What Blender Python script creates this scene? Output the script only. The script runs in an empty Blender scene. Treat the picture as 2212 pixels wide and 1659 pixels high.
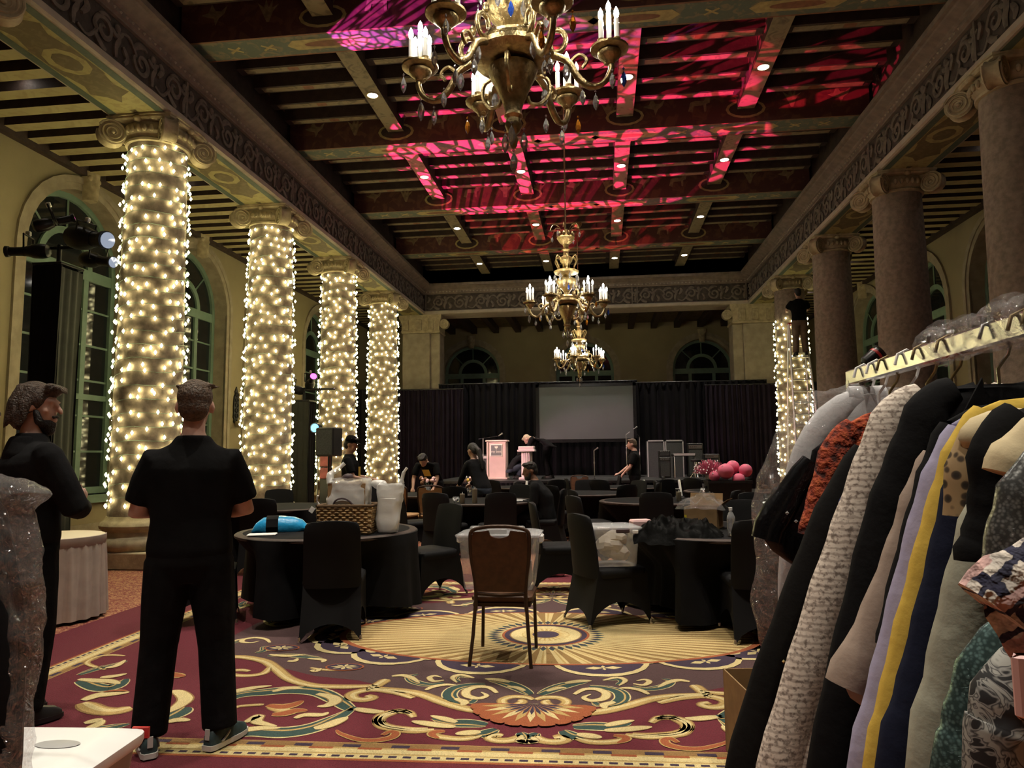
import bpy, bmesh, math, random
import numpy as np
from math import sin, cos, pi, radians as R, sqrt, atan2
from mathutils import Vector, Matrix
random.seed(7)
SC = bpy.context.scene
COL = SC.collection

# ------------------------------------------------------------------ camera
F_PX, YAW, PITCH, ROLL, EYE = 1550.4, .1211, .0989, -.0099, 1.42
cd = bpy.data.cameras.new('camera')
cd.sensor_fit = 'HORIZONTAL'; cd.sensor_width = 36.0; cd.lens = F_PX / 2212 * 36.0
cd.clip_start = .02; cd.clip_end = 200
cam = bpy.data.objects.new('camera', cd); COL.objects.link(cam)
_f = Vector((-sin(YAW) * cos(PITCH), cos(YAW) * cos(PITCH), sin(PITCH)))
_r0 = Vector((cos(YAW), sin(YAW), 0)); _u0 = _r0.cross(_f)
_r = _r0 * cos(ROLL) + _u0 * sin(ROLL); _u = -_r0 * sin(ROLL) + _u0 * cos(ROLL)
cam.matrix_world = Matrix(((_r.x, _u.x, -_f.x, 0), (_r.y, _u.y, -_f.y, 0), (_r.z, _u.z, -_f.z, EYE), (0, 0, 0, 1)))
SC.camera = cam

# ------------------------------------------------------------------ world, exposure
w = bpy.data.worlds.new('night'); SC.world = w; w.use_nodes = True
w.node_tree.nodes['Background'].inputs[0].default_value = (.01, .013, .02, 1)
w.node_tree.nodes['Background'].inputs[1].default_value = 1.0
vs = SC.view_settings
vs.view_transform = 'Standard'; vs.look = 'None'; vs.gamma = 1; vs.use_curve_mapping = False
vs.exposure = 0.8
cy = SC.cycles
cy.max_bounces = 5; cy.diffuse_bounces = 2; cy.glossy_bounces = 2; cy.transmission_bounces = 4; cy.transparent_max_bounces = 12
cy.sample_clamp_indirect = 4; cy.sample_clamp_direct = 0; cy.caustics_reflective = False; cy.caustics_refractive = False
cy.use_denoising = True; cy.use_adaptive_sampling = True; cy.adaptive_threshold = .08; cy.adaptive_min_samples = 16; cy.light_sampling_threshold = .03

# tunable light levels (each lamp is made in the builder of its fixture)
P_CAND = 60.0      # candle bulb emission
P_STRING = 17.0    # string-light bulb emission
P_DOWN = 440.0     # recessed downlight, watts
P_AISLE = 2.5     # aisle downlight
XC = -.5           # hall axis
COLY = [9.29 + 3.627 * k for k in range(-3, 4)]      # column rows
CW = 5.74          # column offset from the axis

# ------------------------------------------------------------------ helpers
class MB:
    def __init__(s): s.v = []; s.f = []; s.m = []
    def _add(s, vs_, fs, mi=0):
        n = len(s.v); s.v += [tuple(p) for p in vs_]
        for f in fs: s.f.append(tuple(i + n for i in f)); s.m.append(mi)
        return s
    def box(s, x0, x1, y0, y1, z0, z1, mi=0):
        return s._add([(x0,y0,z0),(x1,y0,z0),(x1,y1,z0),(x0,y1,z0),(x0,y0,z1),(x1,y0,z1),(x1,y1,z1),(x0,y1,z1)],
            [(0,3,2,1),(4,5,6,7),(0,1,5,4),(1,2,6,5),(2,3,7,6),(3,0,4,7)], mi)
    def bbox(s, c, d, mi=0, b=.01):
        # box with chamfered vertical and top edges
        x, y, z = d[0]/2, d[1]/2, d[2]/2; b = min(b, x*.9, y*.9, z*.9)
        rings = []
        for zz, k in ((-z, b), (-z+b, 0), (z-b, 0), (z, b)):
            X, Y = x-k, y-k
            rings.append([(c[0]+px, c[1]+py, c[2]+zz) for px, py in ((X-b,-Y),(X,-Y+b),(X,Y-b),(X-b,Y),(-X+b,Y),(-X,Y-b),(-X,-Y+b),(-X+b,-Y))])
        return s.loft(rings, mi)
    def loft(s, rings, mi=0, caps=True, close=True):
        n = len(rings[0]); k = len(rings); vs_ = [p for r in rings for p in r]; fs = []
        for j in range(k-1):
            for i in range(n if close else n-1):
                a = j*n+i; b = j*n+(i+1) % n; fs.append((a, b, b+n, a+n))
        if caps: fs.append(tuple(range(n-1, -1, -1))); fs.append(tuple((k-1)*n+i for i in range(n)))
        return s._add(vs_, fs, mi)
    def lathe(s, prof, n=24, c=(0,0,0), mi=0, sx=1, sy=1, caps=True, a0=0):
        return s.loft([[(c[0]+r*sx*cos(a0+2*pi*i/n), c[1]+r*sy*sin(a0+2*pi*i/n), c[2]+z) for i in range(n)] for r, z in prof], mi, caps)
    def tube(s, pts, r, n=6, mi=0, caps=True, sq=1.0):
        P = [Vector(p) for p in pts]; k = len(P)
        if not hasattr(r, '__len__'): r = [r]*k
        T = [(P[min(i+1,k-1)]-P[max(i-1,0)]) for i in range(k)]
        T = [t.normalized() if t.length > 1e-9 else Vector((0,0,1)) for t in T]
        up = Vector((0,0,1)) if abs(T[0].z) < .9 else Vector((1,0,0))
        N = (up - T[0]*up.dot(T[0])).normalized(); rings = []
        for i in range(k):
            N = N - T[i]*N.dot(T[i])
            N = N.normalized() if N.length > 1e-6 else T[i].orthogonal().normalized()
            B = T[i].cross(N)
            rings.append([P[i] + (N*cos(2*pi*j/n) + B*sin(2*pi*j/n)*sq)*r[i] for j in range(n)])
        return s.loft(rings, mi, caps)
    def limb(s, pts, r, n=10, mi=0, seg=1):
        # tube with rounded ends
        P = [Vector(p) for p in pts]; r = list(r)
        a = (P[0]-P[1]).normalized(); b = (P[-1]-P[-2]).normalized()
        pre = [(P[0]+a*r[0]*.95, r[0]*.3), (P[0]+a*r[0]*.7, r[0]*.72)]
        post = [(P[-1]+b*r[-1]*.7, r[-1]*.72), (P[-1]+b*r[-1]*.95, r[-1]*.3)]
        return s.tube([p for p, _ in pre]+P+[p for p, _ in post], [q for _, q in pre]+r+[q for _, q in post], n, mi)
    def sph(s, c, r, nu=12, nv=8, mi=0):
        if not hasattr(r, '__len__'): r = (r,r,r)
        rings = [[(c[0]+r[0]*sin(pi*j/nv)*cos(2*pi*i/nu), c[1]+r[1]*sin(pi*j/nv)*sin(2*pi*i/nu), c[2]-r[2]*cos(pi*j/nv)) for i in range(nu)] for j in range(1, nv)]
        n0 = len(s.v); s.loft(rings, mi, caps=False)
        s.v += [(c[0],c[1],c[2]-r[2]), (c[0],c[1],c[2]+r[2])]; bot = len(s.v)-2; top = bot+1
        for i in range(nu):
            s.f.append((bot, n0+(i+1) % nu, n0+i)); s.m.append(mi)
            b = n0+(nv-2)*nu; s.f.append((top, b+i, b+(i+1) % nu)); s.m.append(mi)
        return s
    def octa(s, c, r, h=None, mi=0):
        h = h or r; x, y, z = c
        return s._add([(x+r,y,z),(x,y+r,z),(x-r,y,z),(x,y-r,z),(x,y,z+h),(x,y,z-h)],
            [(0,1,4),(1,2,4),(2,3,4),(3,0,4),(1,0,5),(2,1,5),(3,2,5),(0,3,5)], mi)
    def grid(s, nu, nv, fn, mi=0, wrap=False):
        vs_ = [fn(i/(nu if wrap else nu-1), j/(nv-1)) for j in range(nv) for i in range(nu)]; fs = []
        for j in range(nv-1):
            for i in range(nu if wrap else nu-1):
                a = j*nu+i; b = j*nu+(i+1) % nu; fs.append((a, b, b+nu, a+nu))
        return s._add(vs_, fs, mi)
    def prism(s, pts, h0, h1, ax='z', mi=0):
        # extrude a 2-d polygon along an axis
        def m(p, h): return {'z': (p[0],p[1],h), 'y': (p[0],h,p[1]), 'x': (h,p[0],p[1])}[ax]
        n = len(pts)
        return s._add([m(p,h0) for p in pts]+[m(p,h1) for p in pts],
            [tuple(range(n-1,-1,-1)), tuple(range(n,2*n))]+[(i,(i+1) % n,(i+1) % n+n,i+n) for i in range(n)], mi)
    def xf(s, M, start=0):
        for i in range(start, len(s.v)): s.v[i] = tuple(M @ Vector(s.v[i]))
        return s
    def mesh(s, name, mats, smooth=None):
        me = bpy.data.meshes.new(name); me.from_pydata(s.v, [], s.f)
        if not isinstance(mats, (list, tuple)): mats = [mats]
        for m_ in mats: me.materials.append(M[m_] if isinstance(m_, str) else m_)
        if len(mats) > 1: me.polygons.foreach_set('material_index', s.m)
        if smooth is not None:
            me.polygons.foreach_set('use_smooth', [True]*len(me.polygons))
            if smooth < 180: me.set_sharp_from_angle(angle=R(smooth))
        bm = bmesh.new(); bm.from_mesh(me); bmesh.ops.recalc_face_normals(bm, faces=bm.faces); bm.to_mesh(me); bm.free()
        me.update(); return me
    def build(s, name, mats, parent=None, smooth=None, loc=None, rot=None):
        return obj(name, s.mesh(name, mats, smooth), parent, loc, rot)
def obj(name, me, parent=None, loc=None, rot=None):
    o = bpy.data.objects.new(name, me); COL.objects.link(o)
    if parent: o.parent = parent
    if loc: o.location = loc
    if rot: o.rotation_euler = rot
    return o
def tag(o, label, cat, group=None, kind=None):
    o['label'] = label; o['category'] = cat
    if group: o['group'] = group
    if kind: o['kind'] = kind
    return o
def thing(name, label, cat, loc=(0,0,0), rz=0, group=None):
    o = bpy.data.objects.new(name, None); COL.objects.link(o); o.empty_display_size = .1
    o.location = loc; o.rotation_euler = (0,0,rz)
    return tag(o, label, cat, group)
def struct(o): o['kind'] = 'structure'; return o
def stuff(o): o['kind'] = 'stuff'; return o
def copy_tree(o, parent=None, loc=None, rz=None, label=None):
    c = o.copy(); COL.objects.link(c); c.parent = parent
    if loc is not None: c.location = loc
    if rz is not None: c.rotation_euler = (0,0,rz)
    if label: c['label'] = label
    for ch in list(o.children): copy_tree(ch, c)
    return c
def bez(pts, n=6):
    # Catmull-Rom through the points
    P = [Vector(p) for p in pts]; out = []
    for i in range(len(P)-1):
        a = P[max(i-1,0)]; b = P[i]; c = P[i+1]; d = P[min(i+2,len(P)-1)]
        for k in range(n):
            t = k/n; out.append(.5*((2*b)+(c-a)*t+(2*a-5*b+4*c-d)*t*t+(3*b-a-3*c+d)*t**3))
    out.append(P[-1]); return out
def lerp(a, b, t): return a+(b-a)*t

# ------------------------------------------------------------------ materials
M = {}
def mat(name, c, rough=.6, metal=0, emit=None, es=0, noise=None, bump=None, spec=.5, coat=0, sheen=0, trans=0, ior=1.45, coords='Object', c2=None):
    m = bpy.data.materials.new(name); m.use_nodes = True; nt = m.node_tree; b = nt.nodes['Principled BSDF']
    def S(k, v):
        if k in b.inputs: b.inputs[k].default_value = v
    S('Base Color', (*c,1)); S('Roughness', rough); S('Metallic', metal); S('Specular IOR Level', spec); S('Coat Weight', coat)
    S('Sheen Weight', sheen); S('Transmission Weight', trans); S('IOR', ior)
    if emit: S('Emission Color', (*emit,1)); S('Emission Strength', es)
    if noise or bump: tc = nt.nodes.new('ShaderNodeTexCoord')
    if noise:
        n = nt.nodes.new('ShaderNodeTexNoise'); n.inputs['Scale'].default_value = noise[0]; n.inputs['Detail'].default_value = 4
        nt.links.new(tc.outputs[coords], n.inputs['Vector'])
        r = nt.nodes.new('ShaderNodeValToRGB'); k = noise[1]
        d = c2 or tuple(x*(1-k) for x in c)
        r.color_ramp.elements[0].position = .35; r.color_ramp.elements[1].position = .65
        r.color_ramp.elements[0].color = (*d,1); r.color_ramp.elements[1].color = (*(c if c2 else tuple(min(1,x*(1+k*.6)) for x in c)),1)
        nt.links.new(n.outputs['Fac'], r.inputs[0]); nt.links.new(r.outputs[0], b.inputs['Base Color'])
    if bump:
        n = nt.nodes.new('ShaderNodeTexNoise'); n.inputs['Scale'].default_value = bump[0]; n.inputs['Detail'].default_value = 5
        nt.links.new(tc.outputs[coords], n.inputs['Vector'])
        u = nt.nodes.new('ShaderNodeBump'); u.inputs['Strength'].default_value = bump[1]; u.inputs['Distance'].default_value = .02
        nt.links.new(n.outputs['Fac'], u.inputs['Height']); nt.links.new(u.outputs[0], b.inputs['Normal'])
    M[name] = m; return m
def film(name, tint, fac, rough=.12, bump=(14,.8)):
    # thin clear film: mostly transparent, glossy where it catches a lamp, a little milky
    m = bpy.data.materials.new(name); m.use_nodes = True; nt = m.node_tree; nt.nodes.remove(nt.nodes['Principled BSDF']); out = nt.nodes['Material Output']
    T = nt.nodes.new('ShaderNodeBsdfTransparent'); T.inputs[0].default_value = (.97,.97,.98,1)
    G = nt.nodes.new('ShaderNodeBsdfGlossy'); G.inputs['Roughness'].default_value = rough
    D = nt.nodes.new('ShaderNodeBsdfDiffuse'); D.inputs[0].default_value = (*tint,1)
    tc = nt.nodes.new('ShaderNodeTexCoord'); n = nt.nodes.new('ShaderNodeTexNoise'); n.inputs['Scale'].default_value = bump[0]; n.inputs['Detail'].default_value = 3
    n.inputs['Distortion'].default_value = 1.2
    nt.links.new(tc.outputs['Object'], n.inputs['Vector'])
    u = nt.nodes.new('ShaderNodeBump'); u.inputs['Strength'].default_value = bump[1]; u.inputs['Distance'].default_value = .05
    nt.links.new(n.outputs['Fac'], u.inputs['Height']); nt.links.new(u.outputs[0], G.inputs['Normal'])
    L = nt.nodes.new('ShaderNodeLayerWeight'); L.inputs[0].default_value = .35; nt.links.new(u.outputs[0], L.inputs['Normal'])
    a = nt.nodes.new('ShaderNodeMixShader'); a.inputs[0].default_value = fac
    nt.links.new(T.outputs[0], a.inputs[1]); nt.links.new(D.outputs[0], a.inputs[2])
    b = nt.nodes.new('ShaderNodeMixShader')
    k = nt.nodes.new('ShaderNodeMath'); k.operation = 'MULTIPLY_ADD'; k.inputs[1].default_value = .22; k.inputs[2].default_value = .06
    nt.links.new(L.outputs['Facing'], k.inputs[0]); nt.links.new(k.outputs[0], b.inputs[0])
    nt.links.new(a.outputs[0], b.inputs[1]); nt.links.new(G.outputs[0], b.inputs[2]); nt.links.new(b.outputs[0], out.inputs[0])
    M[name] = m; return m
def emis(name, c, s):
    m = bpy.data.materials.new(name); m.use_nodes = True; nt = m.node_tree; nt.nodes.remove(nt.nodes['Principled BSDF'])
    e = nt.nodes.new('ShaderNodeEmission'); e.inputs[0].default_value = (*c,1); e.inputs[1].default_value = s
    nt.links.new(e.outputs[0], nt.nodes['Material Output'].inputs[0]); M[name] = m; return m
def nodes_mat(name, fn, rough=.7):
    # fn(nt, new, link, texcoord) -> colour socket (and optional bump height socket)
    m = bpy.data.materials.new(name); m.use_nodes = True; nt = m.node_tree; b = nt.nodes['Principled BSDF']; b.inputs['Roughness'].default_value = rough
    tc = nt.nodes.new('ShaderNodeTexCoord')
    def new(t, **kw):
        n = nt.nodes.new('ShaderNode'+t)
        for k, v in kw.items():
            if k in n.inputs: n.inputs[k].default_value = v
            else: setattr(n, k, v)
        return n
    res = fn(nt, new, nt.links.new, tc)
    col, hgt = res if isinstance(res, tuple) else (res, None)
    nt.links.new(col, b.inputs['Base Color'])
    if hgt:
        u = nt.nodes.new('ShaderNodeBump'); u.inputs['Strength'].default_value = .6; u.inputs['Distance'].default_value = .03
        nt.links.new(hgt, u.inputs['Height']); nt.links.new(u.outputs[0], b.inputs['Normal'])
    M[name] = m; return m
def ramp(new, link, src, stops, const=False):
    r = new('ValToRGB'); e = r.color_ramp.elements
    if const: r.color_ramp.interpolation = 'CONSTANT'
    while len(e) < len(stops): e.new(.5)
    for el, (p, c) in zip(e, stops): el.position = p; el.color = (*c,1)
    link(src, r.inputs[0]); return r.outputs[0]

mat('plaster', (.30,.25,.145), .85, noise=(1.6,.08), bump=(60,.06))
mat('stone', (.33,.28,.20), .85, noise=(5,.18), bump=(40,.15))
mat('column_stone', (.26,.205,.16), .8, noise=(14,.25), bump=(55,.2))
mat('capital_stone', (.42,.35,.22), .75, noise=(10,.2), bump=(40,.15))
mat('trim_stone', (.40,.34,.27), .7, noise=(6,.1))
mat('frieze', (.065,.05,.04), .8, noise=(8,.3), bump=(30,.3))
mat('frieze_relief', (.155,.125,.10), .75, noise=(12,.25), bump=(45,.2))
mat('cornice', (.20,.155,.125), .75, noise=(7,.2))
mat('green_frame', (.16,.25,.19), .5, noise=(6,.1))
mat('night_glass', (.012,.014,.016), .06, spec=.6)
mat('dark_wood', (.045,.028,.022), .7, noise=(7,.3), bump=(30,.2))
mat('wood_face', (.075,.032,.026), .7, noise=(5,.35))
mat('black_cloth', (.0045,.0045,.0055), .9, noise=(9,.3), spec=.2)
mat('black_spandex', (.0045,.0045,.0055), .7, noise=(4,.2), spec=.25)
mat('black_drape', (.0045,.004,.006), .85, noise=(3,.3), spec=.15)
mat('purple_drape', (.010,.006,.014), .8, noise=(3,.3), spec=.2)
mat('grey_drape', (.018,.019,.015), .85, noise=(5,.2))
mat('black_metal', (.012,.012,.013), .35, .4, noise=(20,.3))
mat('black_plastic', (.014,.014,.015), .45, noise=(30,.2))
mat('chrome', (.75,.75,.75), .18, 1)
mat('steel', (.5,.5,.5), .35, 1)
mat('brass', (.36,.27,.13), .32, .9, noise=(25,.35), bump=(60,.25))
mat('gilt', (.62,.46,.20), .35, .75, noise=(30,.3), bump=(60,.3))
mat('candle_white', (.85,.83,.76), .5)
mat('crystal', (.9,.92,.95), .04, 0, trans=.75, ior=1.6, spec=.8)
mat('crystal_amber', (.75,.28,.03), .05, trans=.6, ior=1.6)
mat('crystal_blue', (.03,.10,.55), .05, trans=.5, ior=1.6)
mat('skin', (.42,.24,.17), .55, noise=(20,.1))
mat('skin_pale', (.55,.34,.27), .55, noise=(20,.1))
mat('skin_dark', (.24,.12,.075), .5, noise=(20,.1))
mat('hair_brown', (.060,.036,.022), .5, noise=(60,.5), bump=(90,.9))
mat('hair_black', (.012,.010,.009), .5, bump=(90,.6), noise=(40,.3))
mat('hair_sandy', (.085,.052,.030), .55, noise=(60,.5), bump=(90,.8))
mat('hair_blond', (.5,.42,.28), .6, noise=(50,.2))
mat('tee_black', (.004,.004,.0045), .9, noise=(8,.3), bump=(12,.3), spec=.15)
mat('tee_faded', (.009,.009,.010), .9, noise=(8,.3), bump=(12,.3), spec=.15)
mat('trouser_black', (.0045,.0045,.005), .9, noise=(10,.3), bump=(14,.5), spec=.15)
mat('khaki', (.17,.125,.085), .85, noise=(10,.2), bump=(14,.3))
mat('jean_blue', (.03,.04,.06), .85, noise=(10,.2))
mat('shoe_teal', (.028,.055,.06), .6, noise=(25,.3))
mat('white_rubber', (.62,.60,.57), .5, noise=(20,.15))
mat('shoe_stripe', (.55,.55,.53), .5)
mat('brown_vinyl', (.085,.036,.015), .5, noise=(25,.2))
mat('brown_frame', (.045,.022,.011), .45, .3)
mat('tan_fabric', (.40,.235,.105), .7, noise=(15,.15))
mat('cardboard', (.30,.185,.085), .85, noise=(12,.15))
mat('cardboard_dark', (.20,.12,.055), .85, noise=(12,.15))
mat('white_paper', (.75,.74,.72), .7)
mat('tissue', (.55,.51,.46), .8)
mat('white_plastic', (.68,.68,.68), .4, noise=(5,.04))
mat('grey_plastic', (.33,.33,.33), .5, noise=(5,.05))
mat('red_plastic', (.45,.03,.03), .4)
mat('blue_wrap', (.02,.30,.62), .25, bump=(12,.6), noise=(8,.2))
mat('wicker', (.36,.23,.10), .7, noise=(30,.45))
mat('wicker_dark', (.09,.05,.02), .8)
mat('dark_label', (.05,.03,.035), .6)
mat('satin_black', (.003,.003,.003), .5, bump=(8,.6), spec=.04)
mat('beige_skirt', (.44,.36,.30), .8, noise=(8,.1))
mat('cream_cloth', (.72,.63,.42), .8)
mat('pink_paper', (.80,.16,.27), .7, noise=(8,.1))
mat('pink_tinsel', (.85,.30,.42), .5, noise=(30,.3))
mat('pink_light', (.80,.52,.52), .6)
mat('pink_stick', (.75,.20,.25), .6)
mat('pink_bag', (.26,.06,.06), .6, noise=(8,.3))
mat('maroon_cloth', (.16,.03,.04), .8)
mat('candle_olive', (.16,.13,.09), .5)
mat('gold_ink', (.65,.45,.08), .6)
mat('yellow_label', (.75,.62,.03), .6)
mat('grey_screen', (.13,.15,.155), .6, noise=(.8,.06))
mat('alu', (.72,.72,.74), .4, .6)
mat('amp_grey', (.06,.065,.065), .8, noise=(60,.3))
mat('lectern_wood', (.80,.62,.55), .5, noise=(3,.08))
mat('plinth_white', (.85,.72,.72), .5)
mat('sign_grey', (.19,.21,.20), .5)
mat('sign_cream', (.88,.86,.72), .5)
mat('blue_lens', (.02,.12,.6), .1, emit=(.1,.4,1), es=3)
mat('tinsel_white', (.9,.85,.85), .3)
film('clear_film', (.85,.86,.88), .06, .05, (38,1.0))
film('milky_film', (.78,.79,.81), .25, .2, (6,.4))
film('milky_bag', (.86,.86,.84), .58, .3, (9,.6))
emis('flame', (1,.93,.80), P_CAND)
emis('string_bulb', (1,.88,.43), P_STRING)
emis('can_lamp', (1,.93,.82), 30)
emis('pin_lamp', (1,.90,.78), 14)
emis('magenta_lens', (.9,.05,.7), 5)
mat('white_lens', (.02,.03,.05), .08, emit=(.7,.8,1), es=.25, spec=.9)
emis('amber_glow', (1,.55,.15), 3)

def _aisle_carpet(nt, new, link, tc):
    n = new('TexNoise', Scale=16.0, Detail=2.0, Distortion=2.2); link(tc.outputs['Object'], n.inputs['Vector'])
    a = ramp(new, link, n.outputs['Fac'], [(0,(.13,.022,.022)),(.47,(.19,.035,.028)),(.53,(.42,.22,.10)),(.60,(.42,.22,.10)),(.63,(.15,.03,.025))])
    return a
nodes_mat('aisle_carpet', _aisle_carpet, .95)
def _fuzz(c, k=.22, sc=160):
    def fn(nt, new, link, tc):
        n = new('TexNoise', Scale=float(sc), Detail=2.0); link(tc.outputs['Object'], n.inputs['Vector'])
        return ramp(new, link, n.outputs['Fac'], [(.3, tuple(x*(1-k) for x in c)), (.7, tuple(min(1,x*(1+k)) for x in c))]), n.outputs['Fac']
    return fn
for nm, c in dict(cp_maroon=(.135,.014,.026), cp_plum=(.092,.048,.050), cp_navy=(.05,.03,.058), cp_gold=(.53,.36,.13), cp_cream=(.70,.57,.28),
                  cp_brown=(.30,.17,.06), cp_green=(.035,.075,.066), cp_orange=(.36,.10,.035), cp_ray=(.66,.52,.25), cp_raydark=(.30,.18,.06)).items():
    nodes_mat(nm, _fuzz(c), .95)
def _painted(base, spots, scale, lo, hi):
    def fn(nt, new, link, tc):
        n = new('TexNoise', Scale=scale, Detail=3.0, Distortion=1.0); link(tc.outputs['Object'], n.inputs['Vector'])
        return ramp(new, link, n.outputs['Fac'], [(0, base), (lo, base), (hi, spots), (1, spots)])
    return fn
nodes_mat('beam_green', _painted((.10,.125,.09),(.20,.17,.10),7.0,.5,.62), .7)
nodes_mat('beam_red', _painted((.085,.030,.024),(.14,.06,.035),4.0,.5,.6), .7)
nodes_mat('panel_cream', _painted((.24,.195,.11),(.13,.10,.055),6.0,.5,.66), .7)
nodes_mat('board_dark', _painted((.05,.028,.02),(.09,.05,.03),6.0,.45,.6), .75)
nodes_mat('soffit_gold', _painted((.37,.32,.13),(.30,.25,.10),9.0,.5,.6), .7)
nodes_mat('soffit_brown', _painted((.135,.105,.045),(.17,.13,.06),9.0,.5,.6), .7)
nodes_mat('soffit_green', _painted((.075,.105,.075),(.095,.12,.08),9.0,.5,.6), .7)
nodes_mat('aisle_board', _painted((.17,.14,.075),(.10,.08,.045),5.0,.5,.66), .7)
nodes_mat('joist_olive', _painted((.40,.35,.18),(.33,.28,.14),5.0,.5,.66), .7)
mat('paint_fig', (.24,.17,.09), .7, noise=(12,.3))
mat('paint_gold', (.40,.32,.13), .7, noise=(12,.2))
mat('paint_rust', (.22,.10,.05), .7, noise=(12,.2))
def _tweed(nt, new, link, tc):
    w_ = new('TexWave', wave_type='BANDS', bands_direction='Z', Scale=26.0, Distortion=3.0); w_.inputs['Detail'].default_value = 3; w_.inputs['Detail Scale'].default_value = 3; link(tc.outputs['Object'], w_.inputs['Vector'])
    n = new('TexNoise', Scale=130.0, Detail=2.0); link(tc.outputs['Object'], n.inputs['Vector'])
    x = new('MixRGB', blend_type='MULTIPLY'); x.inputs[0].default_value = .9
    link(ramp(new, link, w_.outputs['Fac'], [(.1,(.46,.40,.36)),(.6,(.74,.68,.62))]), x.inputs[1])
    link(ramp(new, link, n.outputs['Fac'], [(.36,(.34,.30,.28)),(.48,(.9,.87,.84)),(.7,(1,.98,.95))]), x.inputs[2])
    return x.outputs[0]
nodes_mat('tweed', _tweed, .95)
def _redtweed(nt, new, link, tc):
    n = new('TexNoise', Scale=45.0, Detail=3.0); link(tc.outputs['Object'], n.inputs['Vector'])
    return ramp(new, link, n.outputs['Fac'], [(.38,(.05,.012,.01)),(.5,(.30,.045,.02)),(.65,(.42,.09,.03))]), n.outputs['Fac']
nodes_mat('red_tweed', _redtweed, .95)
def _leopard(nt, new, link, tc):
    v = new('TexVoronoi', Scale=75.0); link(tc.outputs['Object'], v.inputs['Vector'])
    return ramp(new, link, v.outputs['Distance'], [(.2,(.02,.015,.01)),(.38,(.07,.045,.025)),(.5,(.36,.25,.13))])
nodes_mat('leopard', _leopard, .8)
def _paisley(nt, new, link, tc):
    n = new('TexNoise', Scale=26.0, Detail=1.0, Distortion=4.0); link(tc.outputs['Object'], n.inputs['Vector'])
    return ramp(new, link, n.outputs['Fac'], [(.44,(.012,.012,.015)),(.50,(.30,.30,.29)),(.55,(.03,.03,.035)),(.6,(.33,.33,.31))])
nodes_mat('paisley', _paisley, .7)
def _plaid(nt, new, link, tc):
    mp = new('Mapping'); link(tc.outputs['Object'], mp.inputs['Vector']); mp.inputs['Rotation'].default_value = (0,.75,0)
    n = new('TexNoise', Scale=60.0, Detail=3.0); link(tc.outputs['Object'], n.inputs['Vector'])
    def band(axis, sc, lo):
        w_ = new('TexWave', wave_type='BANDS', bands_direction=axis, Scale=sc, Distortion=1.5); w_.inputs['Detail Scale'].default_value = 6; link(mp.outputs[0], w_.inputs['Vector'])
        return ramp(new, link, w_.outputs['Fac'], [(lo,(0,0,0)),(lo+.05,(1,1,1))])
    base = new('MixRGB'); link(band('X',9.0,.78), base.inputs[0]); base.inputs[1].default_value = (.62,.56,.50,1); base.inputs[2].default_value = (.02,.02,.05,1)
    b2 = new('MixRGB'); link(band('Z',9.0,.72), b2.inputs[0]); link(base.outputs[0], b2.inputs[1]); b2.inputs[2].default_value = (.58,.36,.34,1)
    b3 = new('MixRGB'); link(band('Z',14.0,.86), b3.inputs[0]); link(b2.outputs[0], b3.inputs[1]); b3.inputs[2].default_value = (.03,.03,.06,1)
    x = new('MixRGB', blend_type='MULTIPLY'); x.inputs[0].default_value = .7; link(b3.outputs[0], x.inputs[1])
    link(ramp(new, link, n.outputs['Fac'], [(.35,(.5,.5,.52)),(.6,(1,1,1))]), x.inputs[2]); return x.outputs[0], n.outputs['Fac']
nodes_mat('plaid', _plaid, .95)
def _sequin(c):
    def fn(nt, new, link, tc):
        v = new('TexVoronoi', Scale=260.0); link(tc.outputs['Object'], v.inputs['Vector'])
        return ramp(new, link, v.outputs['Distance'], [(.1,c),(.6,tuple(x*.3 for x in c))]), v.outputs['Color']
    return fn
nodes_mat('sequin_silver', _sequin((.35,.36,.36)), .22); nodes_mat('sequin_teal', _sequin((.20,.33,.33)), .25); nodes_mat('sequin_black', _sequin((.02,.02,.024)), .25)
for nm in ('sequin_silver','sequin_teal','sequin_black'): M[nm].node_tree.nodes['Principled BSDF'].inputs['Metallic'].default_value = .6
for nm, c in dict(g_black=(.0045,.0045,.0055), g_black2=(.006,.0055,.0055), g_taupe=(.32,.25,.21), g_lavender=(.36,.34,.50), g_yellow=(.62,.43,.08), g_navy=(.010,.013,.032), g_sage=(.36,.36,.29),
                  g_cream=(.60,.50,.32), g_blue=(.02,.03,.14), g_red=(.40,.02,.03), g_white=(.62,.62,.64)).items():
    mat(nm, c, .9, noise=(6,.08), bump=(40,.1), spec=.2)

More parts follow.
